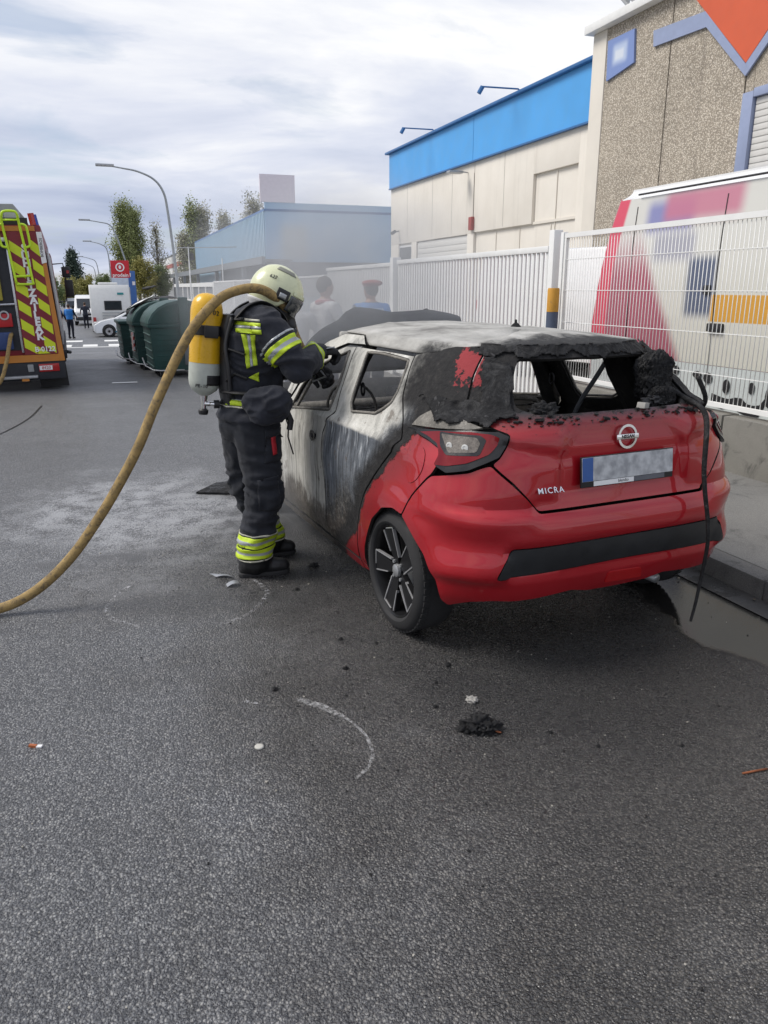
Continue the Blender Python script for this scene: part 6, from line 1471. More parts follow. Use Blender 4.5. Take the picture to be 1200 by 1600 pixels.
def boot_blob(b, heel, toe, r=.05):
    h, t = Vector(heel), Vector(toe); d = (t - h)
    chain(b, [(h + Vector((0, 0, .055)), .054), (h + d * .45 + Vector((0, 0, .06)), .050), (h + d * .8 + Vector((0, 0, .048)), .050), (t + Vector((0, 0, .045)), .044)])
    chain(b, [(h + d * .12 + Vector((0, 0, .16)), .058), (h + d * .12 + Vector((0, 0, .06)), .056)])
boot_blob(fb, L_(.675, 4.33, 0), L_(.885, 4.315, 0)); boot_blob(fb, L_(.825, 4.66, 0), L_(1.0, 4.64, 0))
def ff_fold(p):
    z = p.z; w = Vector((p.x * 6, p.y * 6, p.z * 13)); w = w + Vector((noise.noise(w * .5), noise.noise(w * .5 + Vector((7, 1, 3))), noise.noise(w * .5 + Vector((2, 8, 5))))) * 1.3
    r = 1 - abs(noise.noise(w)) * 2.0; r2 = noise.noise(w * 2.3)
    k = .5 + .9 * math.exp(-((z - .47) / .13) ** 2) + .8 * math.exp(-((z - .26) / .10) ** 2) + .6 * math.exp(-((z - 1.25) / .2) ** 2)
    if z < .11: k = .12
    hem = .016 * ss(z, .985, .95) * ss(z, .915, .93) if z > .9 else 0
    return (.0200 * (r - .35) + .006 * r2 + .002 * noise.noise(p * 60)) * k + hem
fme = fuse(fb, .0105, 5, ff_fold, 0.0)
m_jack = cloth('turnout_jacket', (.024, .026, .034)); m_trou = cloth('turnout_trousers', (.021, .023, .029)); m_hood = cloth('dark_hood', (.012, .012, .014))
m_boot = mat('boot_leather', (.012, .012, .013), .45, var=.3, bump=.3, bs=90, dirt=.2, dcol=(.12, .12, .12))
for m in (m_jack, m_trou, m_boot, m_hood): fme.materials.append(m)
for p in fme.polygons:
    c = p.center; ar = (c - Vector((0, 0, 0)))
    p.material_index = 3 if c.z > 1.545 and (c.x > .03) else 2 if c.z < .105 else 1 if c.z < .925 else 0
body = link('body', fme, FF)
bmB = bmesh.new(); bmB.from_mesh(fme); BV = BVHTree.FromBMesh(bmB); bmB.free()
def fluor():
    g = G('fluor_tape'); n = g.noise(25, 4); g.set(col=g.ramp(n, [(.3, (.42, .56, .015)), (.7, (.56, .72, .03))]), rough=.55); g.bump(g.wave(260, 'DIAGONAL'), .2, .002); return g.m
m_flu = fluor()
def silver():
    g = G('silver_tape'); w = g.wave(120, 'DIAGONAL'); g.set(col=g.ramp(w, [(.3, (.26, .28, .29)), (.7, (.50, .52, .53))]), rough=.35, metal=.2); return g.m
m_sil = silver(); m_pale = mat('pale_piping', (.50, .49, .40), .6)
def band(name, p0, p1, rad, marks, parent=body, lift=.0035):
    """reflective bands: slices of the suit's own surface between planes along the axis p0-p1"""
    ax = (Vector(p1) - Vector(p0)).normalized(); bm = bmesh.new(); bm.from_mesh(fme); p0 = Vector(p0)
    lo = min(m[0] for m in marks); hi = max(m[1] for m in marks)
    bmesh.ops.delete(bm, geom=[f for f in bm.faces if not (lo - .02 < (f.calc_center_median() - p0).dot(ax) < hi + .02 and ((f.calc_center_median() - p0) - ax * (f.calc_center_median() - p0).dot(ax)).length < rad)], context='FACES')
    cuts = sorted({v for m in marks for v in m[:2]})
    for cv in cuts: bmesh.ops.bisect_plane(bm, geom=bm.verts[:] + bm.edges[:] + bm.faces[:], plane_co=p0 + ax * cv, plane_no=ax)
    mats = []; dele = []
    for f in bm.faces:
        t = (f.calc_center_median() - p0).dot(ax); hit = next((m for m in marks if m[0] <= t <= m[1]), None)
        if hit is None: dele.append(f); continue
        if hit[2] not in mats: mats.append(hit[2])
        f.material_index = mats.index(hit[2])
    bmesh.ops.delete(bm, geom=dele, context='FACES'); bm.normal_update(); NN = [(v, v.normal.copy()) for v in bm.verts]
    for v, nn in NN: v.co += nn * lift
    me = bpy.data.meshes.new(name); bm.to_mesh(me); bm.free()
    for m in mats: me.materials.append(m)
    o = link(name, me, parent); s = o.modifiers.new('thickness', 'SOLIDIFY'); s.thickness = .004; s.offset = -1; return o
band('sleeve_band', S_R, E_R, .125, [(.100, .112, m_sil), (.128, .150, m_flu), (.150, .172, m_sil), (.172, .196, m_flu)])
band('cuff_band', E_R, W_R, .09, [(.188, .204, m_flu), (.204, .212, m_sil), (.212, .230, m_flu)])
band('sleeve_band', S_L, E_L, .125, [(.128, .150, m_flu), (.150, .172, m_sil), (.172, .196, m_flu)]); band('cuff_band', E_L, W_L, .09, [(.20, .216, m_flu), (.224, .24, m_flu)])
for A, K in ((AR, KR), (AL, KL)):
    q = Vector((A.x, A.y, 0)); band('ankle_band', q, q + Vector((0, 0, 1)), .150, [(.262, .270, m_pale), (.232, .256, m_flu), (.214, .232, m_sil), (.194, .214, m_flu), (.166, .186, m_flu), (.148, .166, m_sil), (.126, .148, m_flu), (.112, .120, m_pale)], lift=.006)
band('hem_band', Vector((0, 0, 0)), Vector((0, 0, 1)), .30, [(1.005, 1.014, m_pale), (1.018, 1.046, m_flu), (1.046, 1.052, m_sil)])
def patch(name, poly, m, yd=-1, thick=.004, lift=.003, parent=body, res=.012, y0=3.6):
    """flat badge or tape lying on the suit: outline in (x, z), laid onto the surface from the side"""
    poly = [(x - PX, z) for x, z in poly]; b = bmesh.new(); O2 = resample(poly, res)
    xs = [p[0] for p in O2]; zs = [p[1] for p in O2]; gx, gy = np.meshgrid(np.arange(min(xs), max(xs), res), np.arange(min(zs), max(zs), res)); gx = gx.ravel(); gy = gy.ravel()
    k = inpoly(gx, gy, O2) & (segdist(gx, gy, O2) > res * .5); pts = [Vector(p) for p in O2] + [Vector(p) for p in zip(gx[k], gy[k])]
    V, _, F, _, _, _ = geometry.delaunay_2d_cdt(pts, [(i, (i + 1) % len(O2)) for i in range(len(O2))], [], 0, 1e-6)
    vs = []
    for v in V:
        h = BV.ray_cast(Vector((v[0], y0 - PY, v[1])), Vector((0, 1, 0))); y = h[0].y if h[0] else -.2; vs.append(Vector((v[0], y - lift, v[1])))
    cxx = np.array([sum(V[i][0] for i in f) / 3 for f in F]); cyy = np.array([sum(V[i][1] for i in f) / 3 for f in F]); kk = inpoly(cxx, cyy, O2)
    me = bpy.data.meshes.new(name); me.from_pydata(vs, [], [f for f, q in zip(F, kk) if q]); me.materials.append(m)
    for p in me.polygons: p.use_smooth = True
    o = link(name, me, parent); s = o.modifiers.new('thickness', 'SOLIDIFY'); s.thickness = thick; s.offset = 0; return o
patch('back_tape', [(.683, 1.476), (.790, 1.470), (.790, 1.452), (.683, 1.458)], m_flu); patch('back_tape', [(.682, 1.457), (.790, 1.451), (.790, 1.436), (.682, 1.441)], m_sil); patch('back_tape', [(.680, 1.440), (.792, 1.435), (.793, 1.412), (.679, 1.419)], m_flu)
patch('back_tape', [(.685, 1.484), (.788, 1.478), (.788, 1.488), (.688, 1.494)], m_pale)
patch('back_tape', [(.700, 1.410), (.728, 1.409), (.738, 1.30), (.740, 1.235), (.722, 1.225), (.716, 1.26), (.715, 1.32)], m_flu); patch('back_tape', [(.7285, 1.409), (.745, 1.408), (.752, 1.31), (.755, 1.24), (.7405, 1.236), (.7385, 1.30)], m_sil); patch('back_tape', [(.7455, 1.408), (.766, 1.407), (.770, 1.33), (.778, 1.27), (.778, 1.245), (.7555, 1.24), (.7525, 1.31)], m_flu)
patch('back_tape', [(.730, 1.175), (.785, 1.205), (.788, 1.150)], m_flu)
patch('red_tab', [(.832, .842), (.860, .845), (.866, .745), (.838, .742)], mat('red_strap', (.42, .012, .022), .6), lift=.017)
patch('pocket_flap', [(.800, .885), (.905, .885), (.905, .848), (.800, .840)], m_trou, lift=.007, thick=.008); patch('pocket', [(.805, .838), (.908, .846), (.905, .70), (.790, .70)], m_trou, lift=.004, thick=.008); patch('knee_patch', [(.745, .60), (.865, .62), (.875, .43), (.745, .42)], m_trou, lift=.004, thick=.007)
# boots: sole and tongue
for (hx, hy, tx, ty) in ((.675, 4.33, .885, 4.315), (.825, 4.66, 1.0, 4.64)):
    h, t = L_(hx, hy, 0), L_(tx, ty, 0); d = (t - h).normalized(); n_ = Vector((-d.y, d.x, 0)); h2 = h - d * .052; t2 = t + d * .044; L = (t2 - h2).length
    out = [(0, .03), (.02, .048), (.10, .046), (.18, .054), (L - .05, .054), (L - .015, .036), (L, 0)]; poly = [h2 + d * a + n_ * w for a, w in out] + [h2 + d * a - n_ * w for a, w in out[::-1][1:]]
    MB().prism([(p.x, p.y) for p in poly], .0, .026, 'Z').build('boot_sole', m_rubber, body, bevel=.006)
# gloves with five fingers each
m_glove = mat('glove', (.016, .016, .018), .7, var=.3, vs=30, bump=.4, bs=160)
def glove(wrist, fwd, palm_n, curl, parent, spread=.018, scale=1.0):
    """fwd: wrist to knuckles; palm_n: direction the palm faces; fingers bend towards palm_n"""
    f = Vector(fwd).normalized(); pn = Vector(palm_n); pn = (pn - f * pn.dot(f)).normalized(); s = f.cross(pn).normalized(); b = MB(); w = Vector(wrist)
    cap(b, w - f * .035, .050, w + f * .01, .044); k = w + f * .085 * scale
    for i in range(4): cap(b, w + f * .015 + s * (i - 1.5) * .014, .025, k + s * (i - 1.5) * .0215, .0185)
    for i, ln in enumerate((.80, .95, 1.0, .88)):
        p = k + s * (i - 1.5) * .0215; a = 0.0; r = .0135
        for j, seg in enumerate((.040, .030, .024)):
            a += curl[j]; d = f * math.cos(a) + pn * math.sin(a); q = p + d * seg * ln * 1.05; cap(b, p, r, q, r * .93, 10, 4); p = q; r *= .93
    th = w + f * .030 + s * .036 + pn * .012; q = th + (f * .6 + s * .75 + pn * .45).normalized() * .038; cap(b, th, .0185, q, .0155, 10, 4); q2 = q + (f * .85 + pn * .55).normalized() * .034; cap(b, q, .0152, q2, .0130, 10, 4)
    me = fuse(b, .0042, 3, lambda p: .0022 * (1 - 2 * abs(noise.noise(p * 42)))); me.materials.append(m_glove); return link('glove', me, parent)
dR = (W_R - E_R).normalized(); glove(W_R + dR * .045, (.95, .22, .02), (.1, .1, -1), (.7, .95, .7), body)
glove(W_L + Vector((.035, -.03, -.02)), (.72, -.25, -.62), (-.35, -.62, -.30), (.55, .9, .6), body)
MB().cbox((0, 0, 0), (.05, .006, .03), frame(W_R + dR * .05 + Vector((.05, -.045, .02)), (.95, .22, .1), (0, -1, .2))).build('glove_knuckle_pad', m_galv, bpy.data.objects['glove'], bevel=.002)
# pouch, dangling strap, belt
pb = MB(); cap(pb, L_(.755, 4.24, 1.04), .070, L_(.86, 4.195, 1.045), .082); cap(pb, L_(.79, 4.215, .985), .070, L_(.885, 4.215, 1.0), .060); cap(pb, L_(.80, 4.20, 1.08), .045, L_(.90, 4.22, 1.05), .050)
pm_ = fuse(pb, .009, 5, lambda p: .014 * (1 - 2 * abs(noise.noise(Vector((p.x * 12, p.y * 12, p.z * 20))))) + .003 * noise.noise(p * 45)); pm_.materials.append(m_jack); po = link('waist_pouch', pm_, body)
MB().tube([L_(.915, 4.24, .97), L_(.935, 4.235, .90), L_(.93, 4.235, .84), L_(.955, 4.225, .74)], .014, 6, flat=.25).build('dangling_strap', m_black, body, smooth='auto'); MB().tube([L_(.93, 4.24, .98), L_(.95, 4.235, .93), L_(.94, 4.235, .88)], .018, 8).build('belt_buckle', m_black, body, smooth='auto')
# helmet: smooth shell with brow, tilted towards the car
m_helm = mat('helmet_pale', (.62, .64, .42), .28, var=.06, vs=9, coat=.3, dirt=.12, dcol=(.28, .27, .20))
HM = Matrix.Translation(L_(.938, 4.455, 1.628)) @ Matrix.Rotation(R(26), 4, 'Y') @ Matrix.Rotation(R(-6), 4, 'Z')
def helm_pt(u, v, k=1.0):
    """u: -180..180 round from the brow, v: 0 rim .. 90 crown"""
    a = R(u); e = R(v); x = math.cos(a) * math.cos(e); y = math.sin(a) * math.cos(e); z = math.sin(e)
    rx = .158 if x > 0 else .150; return Vector((x * rx * k, y * .122 * k, z * .150 * k))
def helm_rim(u):
    a = abs(u); return float(np.interp(a, [0, 40, 62, 80, 110, 150, 180], [6, 4, -6, -34, -44, -34, -28]))
b = MB(); nu, nv = 56, 22; vs = []
for i in range(nu):
    u = -180 + 360 * i / nu; lo = helm_rim(u)
    for j in range(nv): vs.append(HM @ helm_pt(u, lo + (89.5 - lo) * j / (nv - 1), 1 + (.05 * (1 - j / 3) if j < 3 and abs(u) > 100 else 0) + (.012 if abs((lo + (89.5 - lo) * j / (nv - 1)) - 50) < 1 else 0)))
b.add(vs, [(i * nv + j, ((i + 1) % nu) * nv + j, ((i + 1) % nu) * nv + j + 1, i * nv + j + 1) for i in range(nu) for j in range(nv - 1)] + [tuple(i * nv + nv - 1 for i in range(nu))])
he = b.build('helmet', m_helm, body, smooth=True); s = he.modifiers.new('thickness', 'SOLIDIFY'); s.thickness = .008; s.offset = -1
def helm_patch(name, us, vsr, m, k, parent, nu=14, nv=8):
    b = MB(); b.sheet(nv, nu, lambda t, s: HM @ helm_pt(us[0] + (us[1] - us[0]) * s, vsr[0] + (vsr[1] - vsr[0]) * t, k)); o = b.build(name, m, parent, smooth=True); q = o.modifiers.new('thickness', 'SOLIDIFY'); q.thickness = .004; q.offset = 0; return o
helm_patch('crown_strip', (-118, -52), (47, 60), mat('helmet_grey', (.22, .22, .18), .4), 1.008, he)
helm_patch('brow_band', (-58, 58), (6, 14), m_helm, 1.03, he)
HN = lambda u, v, k=1.02: (HM @ helm_pt(u, v, k))
put_text('lettering', '622', .030, m_black, he, frame(HN(-112, 24, 1.012), HN(-104, 24) - HN(-120, 24), HN(-112, 24, 2) - HN(-112, 24, 1)), depth=.002)
helm_patch('visor', (-62, 62), (4, -30), mat('visor_glass', (.05, .055, .06), .08, spec=.8), 1.035, he, 20, 8)
helm_patch('side_bracket', (-92, -66), (-14, 8), m_black, 1.05, he); helm_patch('bracket_latch', (-86, -72), (-10, 0), m_galv, 1.075, he, 6, 4); helm_patch('side_bracket', (66, 92), (-14, 8), m_black, 1.05, he)
helm_patch('neck_curtain', (-180, -96), (-30, -62), mat('aluminised_cloth', (.55, .56, .57), .5, bump=.4, bs=40), 1.06, he, 16, 8); helm_patch('neck_curtain', (96, 180), (-30, -62), bpy.data.materials['aluminised_cloth'], 1.06, he, 16, 8)
fm = MB(); ell(fm, (.075, 0, -.075), (.075, .068, .085), HM); cap(fm, HM @ Vector((.12, 0, -.11)), .045, HM @ Vector((.150, -.01, -.135)), .035)
fmm = fuse(fm, .006, 4); fmm.materials.append(m_black); fk_ = link('face_mask', fmm, body)
b = MB(); b.sheet(8, 14, lambda t, s: HM @ Vector((.075 + .078 * math.cos((s - .5) * 2.2) , .074 * math.sin((s - .5) * 2.2) * 1.15, -.005 - .085 * t))); b.build('mask_lens', m_glass, fk_, smooth=True)
MB().tube(catmull([HM @ Vector((.15, -.02, -.14)), HM @ Vector((.17, -.05, -.20)), L_(1.02, 4.36, 1.42), L_(.97, 4.30, 1.36)], 6), .014, 8).build('mask_tube', m_black, fk_, smooth=True)
# breathing apparatus on the back
BA = thing('breathing_apparatus', 'yellow and white air cylinder with black harness on the firefighter back', 'air cylinder', (.505, 4.46, 1.085), 0)
ax = Vector((.052, .0, .53)).normalized(); TM = frame((0, 0, 0), Vector((1, 0, 0)), ax)
m_tyel = mat('tank_yellow', (.70, .40, .012), .3, var=.06, vs=12, coat=.2, dirt=.14, dcol=(.20, .14, .03)); m_twh = mat('tank_white', (.46, .49, .44), .45, var=.1, vs=14, dirt=.25, dcol=(.16, .18, .15))
b = MB(); r = .0885
b.mat(0).lathe([(r, .165), (r, .43), (r * .985, .455), (r * .92, .485), (r * .78, .512), (r * .55, .530), (r * .25, .540), (0, .542)], 40, TM, caps=False)
b.mat(1).lathe([(.025, -.02), (r * .5, -.008), (r * .8, .012), (r * .95, .04), (r, .07), (r, .164)], 40, TM, caps=False)
cy = b.build('cylinder', [m_tyel, m_twh], BA, smooth=True)
m_strap = mat('black_strap', (.012, .012, .013), .6, var=.3)
MB().lathe([(r + .001, .315), (r + .006, .318), (r + .006, .368), (r + .001, .371)], 40, TM, caps=False).build('strap', m_strap, cy, smooth='auto'); MB().box((-.02, -r - .016, .305), (.055, -r + .005, .37), TM).build('strap_buckle', m_black, cy, bevel=.006)
def arc_patch(name, a0, a1, z0, z1, rr, m, parent):
    b = MB(); b.sheet(5, 14, lambda t, s: TM @ Vector((rr * math.cos(R(a0 + (a1 - a0) * s)), rr * math.sin(R(a0 + (a1 - a0) * s)), z0 + (z1 - z0) * t))); o = b.build(name, m, parent, smooth=True); q = o.modifiers.new('thickness', 'SOLIDIFY'); q.thickness = .004; return o
arc_patch('black_label', -88, -10, .0 + .045, .10, r + .003, m_strap, cy)
def tank_text(s, a, z, size):
    d = Vector((math.cos(R(a)), math.sin(R(a)), 0)); t = Vector((-math.sin(R(a)), math.cos(R(a)), 0)); put_text('lettering', s, size, m_black, cy, TM @ frame(d * (r + .0012), t, d), depth=.004) .location = TM @ Vector((0, 0, z))
for i, chh in enumerate('P 102'): 
    if chh != ' ': tank_text(chh, -112 + i * 14, .445 - .002 * i, .036)
for i, chh in enumerate('PE-10'): tank_text(chh, -125 + i * 9, .040, .026)
b = MB(); b.lathe([(.020, -.05), (.022, -.02), (.026, -.016), (.026, .0)], 16, TM); b.lathe([(.015, -.095), (.015, -.05)], 14, TM); vb = b.build('valve', m_chrome, BA, smooth='auto')
MB().lathe([(0, -.128), (.024, -.128), (.028, -.118), (.028, -.104), (.018, -.094), (0, -.094)], 18, TM).build('valve_knob', m_black, vb, smooth='auto')
b = MB(); b.tube([TM @ Vector((0, 0, -.065)), TM @ Vector((.06, -.02, -.065)), TM @ Vector((.10, -.02, -.06))], .014, 12); b.build('valve_arm', m_chrome, vb, smooth=True); MB().tube([TM @ Vector((.055, -.02, -.065)), TM @ Vector((.085, -.02, -.063))], .024, 14).build('regulator', m_black, vb, smooth='auto')
MB().tube(catmull([TM @ Vector((.10, -.02, -.05)), TM @ Vector((.12, -.05, .02)), TM @ Vector((.14, -.06, .12)), TM @ Vector((.13, -.05, .22))], 6), .012, 8).build('air_hose', m_black, BA, smooth=True)
bo_ = Vector((.505, 4.46, 1.085)); Lb = lambda x, y, z=0.0: Vector((x, y, z)) - bo_
bp_ = MB(); loft(bp_, [(*Lb(.635, 4.47)[:2], 1.0 - 1.085, .030, .12), (*Lb(.622, 4.47)[:2], 1.12 - 1.085, .034, .13), (*Lb(.625, 4.47)[:2], 1.28 - 1.085, .032, .11), (*Lb(.640, 4.47)[:2], 1.45 - 1.085, .034, .115), (*Lb(.665, 4.47)[:2], 1.51 - 1.085, .030, .10)]); bp_.build('backplate', m_black, BA, smooth='auto')
def wrap(pts, off=.012):
    out = []
    for p in pts:
        q = Vector(p) - O_; h = BV.find_nearest(q); out.append(h[0] + h[1] * off + O_ - bo_)
    return out
for dy in (0, 1):
    yy = (4.345, 4.60)[dy]; P = wrap([(.66, yy + .02, 1.46), (.70, yy, 1.53), (.77, yy - .005, 1.56), (.85, yy - .005, 1.55), (.93, yy, 1.49), (.97, yy + .01, 1.40), (.97, yy + .01, 1.28), (.95, yy - .02, 1.15)])
    MB().tube(catmull(P, 5), .026, 8, flat=.35).build('shoulder_strap', m_strap, BA, smooth='auto')
P = wrap([(.62, 4.40, 1.09), (.68, 4.29, 1.09), (.78, 4.25, 1.09), (.90, 4.26, 1.08), (.97, 4.36, 1.07)], .014); MB().tube(catmull(P, 5), .030, 8, flat=.35).build('waist_belt', m_strap, BA, smooth='auto')
for (z, yy) in ((1.47, 4.37), (1.30, 4.36), (1.16, 4.35)): MB().tube(wrap([(.63, yy, z), (.67, yy - .03, z + .02), (.72, yy - .08, z + .01)], .016), .014, 8, flat=.5).build('harness_strap', m_strap, BA, smooth='auto')
for k in range(2): MB().tube(catmull(wrap([(.645, 4.35 - .012 * k, 1.50), (.64, 4.345 - .012 * k, 1.35), (.645, 4.34 - .012 * k, 1.2), (.65, 4.335, 1.05)], .022 + .012 * k), 5), .010, 8).build('pressure_line', m_black, BA, smooth=True)
# the attack hose over his shoulder and its nozzle
hp = catmull([(1.165, 4.47, 1.205), (1.085, 4.47, 1.30), (1.035, 4.46, 1.40), (1.005, 4.43, 1.49), (.96, 4.385, 1.56), (.895, 4.345, 1.612), (.82, 4.32, 1.645), (.737, 4.32, 1.645), (.632, 4.32, 1.612), (.545, 4.31, 1.548), (.450, 4.30, 1.445), (.373, 4.29, 1.325), (.290, 4.27, 1.175), (.210, 4.23, 1.030), (.131, 4.20, .871), (.055, 4.19, .735), (-.039, 4.18, .588), (-.133, 4.18, .456), (-.244, 4.18, .312), (-.355, 4.18, .20), (-.465, 4.18, .115), (-.575, 4.18, .058), (-.69, 4.17, .034), (-.85, 4.13, .031), (-1.1, 4.02, .031), (-1.6, 3.9, .031), (-2.4, 4.2, .031)], 8)
hp = [p + Vector((noise.noise(p * 3), noise.noise(p * 3 + Vector((5, 5, 5))), 0)) * .004 for p in hp]
tag(MB().tube(hp, .0262, 14).build('attack_hose', m_hose, None, smooth=True), 'thick tan hose sweeping from the ground over the firefighter shoulder', 'hose')
nz = thing('hose_nozzle', 'black hose nozzle held in the gloved hand at the car window', 'nozzle', (1.165, 4.47, 1.205)); NM = frame((0, 0, 0), (0, 1, 0), Vector((.085, .035, -.105)))
MB().lathe([(.030, -.05), (.034, -.02), (.034, .02), (.026, .03), (.024, .07), (.040, .085), (.044, .13), (.040, .145), (.022, .146), (.018, .12)], 24, NM, caps=False).build('barrel', m_black, nz, smooth='auto'); MB().tube([NM @ Vector((0, .03, .0)), NM @ Vector((0, .085, -.03)), NM @ Vector((0, .12, -.04))], .016, 10).build('pistol_grip', m_black, nz, smooth=True)
MB().tube([NM @ Vector((-.036, 0, .02)), NM @ Vector((-.06, 0, .06)), NM @ Vector((.0, -.07, .06)), NM @ Vector((.06, 0, .06)), NM @ Vector((.036, 0, .02))], .006, 6).build('bale_handle', m_galv, nz, smooth=True)

# bystanders
m_skin = mat('skin', (.42, .24, .17), .5, var=.06); 
def cl(name, c): return bpy.data.materials.get(name) or cloth(name, c, .4, 30)
def bystander(label, loc, rz, top, legs, h=1.75, arms=((.12, .24), (.12, .24)), hat=None, hair=(.05, .03, .02), vest=None, sleeves=None, legw=.0, voxel=.014):
    """standing person facing local +Y; arms: (sideways, forward) reach of each hand"""
    k = h / 1.75; t = thing('person', label, 'person', loc, rz); b = MB()
    loft(b, [(0, 0, .86, .165, .115), (0, 0, .98, .155, .112), (0, .0, 1.15, .160, .115), (0, .0, 1.32, .190, .125), (0, -.005, 1.43, .190, .112), (0, -.005, 1.485, .14, .088), (0, 0, 1.53, .06, .062)])
    for s, (ax_, ay_) in zip((-1, 1), arms):
        sh = Vector((s * .190, 0, 1.425)); hd = Vector((s * (.16 + ax_), ay_, .84 + min(.5, ay_ * .9))); el = (sh + hd) / 2 + Vector((s * .05, -.07, -.02)); chain(b, [(Vector((s * .12, 0, 1.43)), .065), (sh, .068), (el, .048), (hd, .034)]); cap(b, hd, .036, hd + (hd - el).normalized() * .10, .028)
        hp_ = Vector((s * .09, 0, .88)); kn = Vector((s * (.10 + legw), .02, .48)); an = Vector((s * (.11 + legw * 1.6), -.02, .09)); chain(b, [(hp_, .095), (kn, .066), (an, .048)]); chain(b, [(an + Vector((0, -.02, -.04)), .045), (an + Vector((0, .15, -.05)), .038)])
    chain(b, [(Vector((0, 0, 1.46)), .054), (Vector((0, .01, 1.56)), .052)]); ell(b, (0, .015, 1.645), (.076, .096, .115)); ell(b, (0, .108, 1.625), (.012, .018, .020)); 
    for s in (-1, 1): ell(b, (s * .078, .0, 1.635), (.012, .022, .032))
    b.v = [tuple(q * k for q in v) for v in b.v]
    me = fuse(b, voxel, 3, lambda p: .006 * (1 - 2 * abs(noise.noise(Vector((p.x * 8, p.y * 8, p.z * 15))))) if p.z < 1.42 * k else 0, 0.0)
    for m in (top, legs, m_skin, m_boot): me.materials.append(m)
    for p in me.polygons:
        c = p.center / k; far = abs(c.x) > .17 and c.z < 1.05 and c.z > .80 and False
        p.material_index = 2 if c.z > 1.515 else 3 if c.z < .085 else 1 if c.z < .93 and not abs(c.x) > .22 else 0
        for s, (ax_, ay_) in zip((-1, 1), arms):
            if (c - Vector((s * (.16 + ax_), ay_ + .03, .84 + min(.5, ay_ * .9) - .03))).length < .10: p.material_index = 2
    bd = link('body', me, t)
    hb = MB(); vs = [] ; ell(hb, (0, -.005, 1.672), (.084, .104, .104)); hb.v = [tuple(q * k for q in v) for v in hb.v]; hm_ = hb.mesh('hair', mat('hair_' + str(int(hair[0] * 1000)), hair, .7) if 'hair_' + str(int(hair[0] * 1000)) not in bpy.data.materials else bpy.data.materials['hair_' + str(int(hair[0] * 1000))], True)
    bm = bmesh.new(); bm.from_mesh(hm_); bmesh.ops.bisect_plane(bm, geom=bm.verts[:] + bm.edges[:] + bm.faces[:], plane_co=(0, .03 * k, 1.66 * k), plane_no=Vector((0, .75, -.66)), clear_outer=True); bm.to_mesh(hm_); bm.free(); link('hair', hm_, bd)
    eb = MB()
    for s in (-1, 1): ell(eb, (s * .030 * k, .104 * k, 1.65 * k), (.010, .006, .007), None, 8, 6)
    eb.build('eyes', m_black, bd, smooth=True); mo = MB(); ell(mo, (0, .104 * k, 1.588 * k), (.022, .008, .005), None, 8, 6); mo.build('mouth', mat('lips', (.30, .10, .09), .5) if 'lips' not in bpy.data.materials else bpy.data.materials['lips'], bd, smooth=True)
    if hat: ht = MB(); ell(ht, (.012 * k, -.01 * k, 1.735 * k), (.125, .125, .040)); ht.lathe([(.098, 1.70 * k), (.100, 1.725 * k)], 24, Matrix.Translation((0, 0, 0)), caps=False); ht.build('beret', hat, bd, smooth=True)
    if vest:
        bm = bmesh.new(); bm.from_mesh(me); bmesh.ops.delete(bm, geom=[f for f in bm.faces if not (.98 * k < f.calc_center_median().z < 1.50 * k and abs(f.calc_center_median().x) < .225 * k)], context='FACES'); bm.normal_update(); NN = [(v, v.normal.copy()) for v in bm.verts]
        for v, nn in NN: v.co += nn * .012
        vm = bpy.data.meshes.new('vest'); bm.to_mesh(vm); bm.free(); vm.materials.clear(); vm.materials.append(vest)
        vm.polygons.foreach_set('material_index', [0] * len(vm.polygons)); vo = link('vest', vm, bd); q = vo.modifiers.new('thickness', 'SOLIDIFY'); q.thickness = .008
        return t, vo
    return t, bd
m_navyc = cl('navy_cloth', (.012, .014, .024)); m_sky = cl('sky_blue_vest', (.10, .28, .62)); m_wsh = cl('white_shirt', (.60, .60, .60)); m_jean = cl('dark_jeans', (.03, .035, .06)); m_pinkc = cl('pink_collar', (.42, .14, .16))
t, v = bystander('person in reddish beret and light blue vest, back turned, behind the bonnet', (3.04, 9.0, .0), R(8), m_navyc, m_navyc, 1.72, hat=cl('red_beret', (.25, .045, .04)), vest=m_sky)
for i, s in enumerate(('POLICIA', 'FORAL')): put_text('lettering', s, .055, m_sw, v, frame((0, -.145, 1.40 - i * .06), (1, 0, 0), (0, -1, 0)), depth=.003)
t, v = bystander('person with dark hair, pink collar and white shirt beyond the bonnet', (2.50, 9.1, .0), R(-70), m_wsh, m_jean, 1.76)
b = MB(); b.tube([Vector((.095 * math.cos(a), .085 * math.sin(a), 1.485)) for a in np.linspace(0, 6.283, 17)], .035, 8, caps=False); b.build('pink_collar', m_pinkc, v, smooth=True)
bystander('person in white shirt with bare forearm just right of the helmet', (2.16, 9.2, .0), R(-35), m_wsh, m_jean, 1.62, arms=((.1, .2), (.08, .32)), hair=(.02, .018, .016))
yp = 45.0
bystander('police officer in navy with bright blue shoulders standing on the far road', (-1.62, yp, gz(yp)), R(-25), m_navyc, m_navyc, 1.76, arms=((.1, .1), (.08, .3)), vest=cl('royal_blue', (.03, .17, .48)), voxel=.02)
bystander('second police officer half hidden by the fire engine', (-2.18, 44.0, gz(44)), R(15), m_navyc, m_navyc, 1.76, vest=cl('royal_blue', (.03, .17, .48)), voxel=.02)
bystander('dark clothed person farther back beside the motorhome', (-1.05, 58.0, gz(58)), R(10), cl('dark_coat', (.03, .035, .05)), m_navyc, 1.72, voxel=.025)
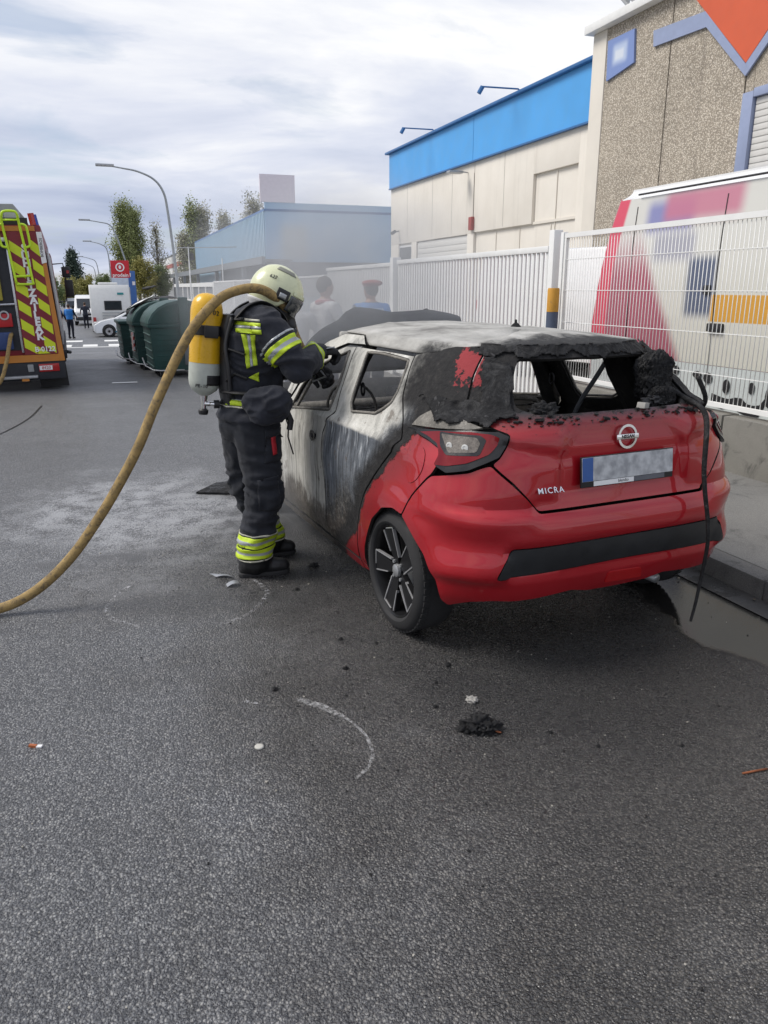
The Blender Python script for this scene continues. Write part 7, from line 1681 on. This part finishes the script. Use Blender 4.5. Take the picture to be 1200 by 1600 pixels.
# ---------------------------------------------------------------- smoke still drifting from the engine bay
def smoke(loc, rad, dens, sc, seed):
    bm = bmesh.new(); bmesh.ops.create_icosphere(bm, subdivisions=3, radius=1)
    me = bpy.data.meshes.new('smoke'); bm.to_mesh(me); bm.free()
    o = link('smoke', me, None, loc); o.scale = rad; o['kind'] = 'stuff'
    m = bpy.data.materials.new('smoke'); m.use_nodes = True; t = m.node_tree; t.nodes.clear()
    out = t.nodes.new('ShaderNodeOutputMaterial'); v = t.nodes.new('ShaderNodeVolumePrincipled'); v.inputs['Color'].default_value = (.93, .94, .96, 1); v.inputs['Anisotropy'].default_value = .2
    tc = t.nodes.new('ShaderNodeTexCoord'); ln = t.nodes.new('ShaderNodeVectorMath'); ln.operation = 'LENGTH'; t.links.new(tc.outputs['Object'], ln.inputs[0])
    mr = t.nodes.new('ShaderNodeMapRange'); mr.interpolation_type = 'SMOOTHSTEP'; mr.inputs[1].default_value = .98; mr.inputs[2].default_value = .1; t.links.new(ln.outputs['Value'], mr.inputs[0])
    mp = t.nodes.new('ShaderNodeMapping'); mp.inputs['Scale'].default_value = rad; mp.inputs['Location'].default_value = (seed, seed, seed); t.links.new(tc.outputs['Object'], mp.inputs[0])
    n = t.nodes.new('ShaderNodeTexNoise'); n.inputs['Scale'].default_value = sc; n.inputs['Detail'].default_value = 4; n.inputs['Distortion'].default_value = .8; t.links.new(mp.outputs[0], n.inputs['Vector'])
    nr = t.nodes.new('ShaderNodeMapRange'); nr.inputs[1].default_value = .38; nr.inputs[2].default_value = .68; nr.inputs[3].default_value = .12; t.links.new(n.outputs[0], nr.inputs[0])
    a = t.nodes.new('ShaderNodeMath'); a.operation = 'MULTIPLY'; t.links.new(mr.outputs[0], a.inputs[0]); t.links.new(nr.outputs[0], a.inputs[1])
    d = t.nodes.new('ShaderNodeMath'); d.operation = 'MULTIPLY'; d.inputs[1].default_value = dens; t.links.new(a.outputs[0], d.inputs[0]); t.links.new(d.outputs[0], v.inputs['Density'])
    t.links.new(v.outputs[0], out.inputs['Volume']); me.materials.append(m); return o
smoke((1.75, 6.0, 1.55), (1.55, 1.8, 1.15), 1.9, 1.5, 3.0)
smoke((1.15, 4.95, .38), (.55, .65, .36), 1.6, 4.0, 7.0)
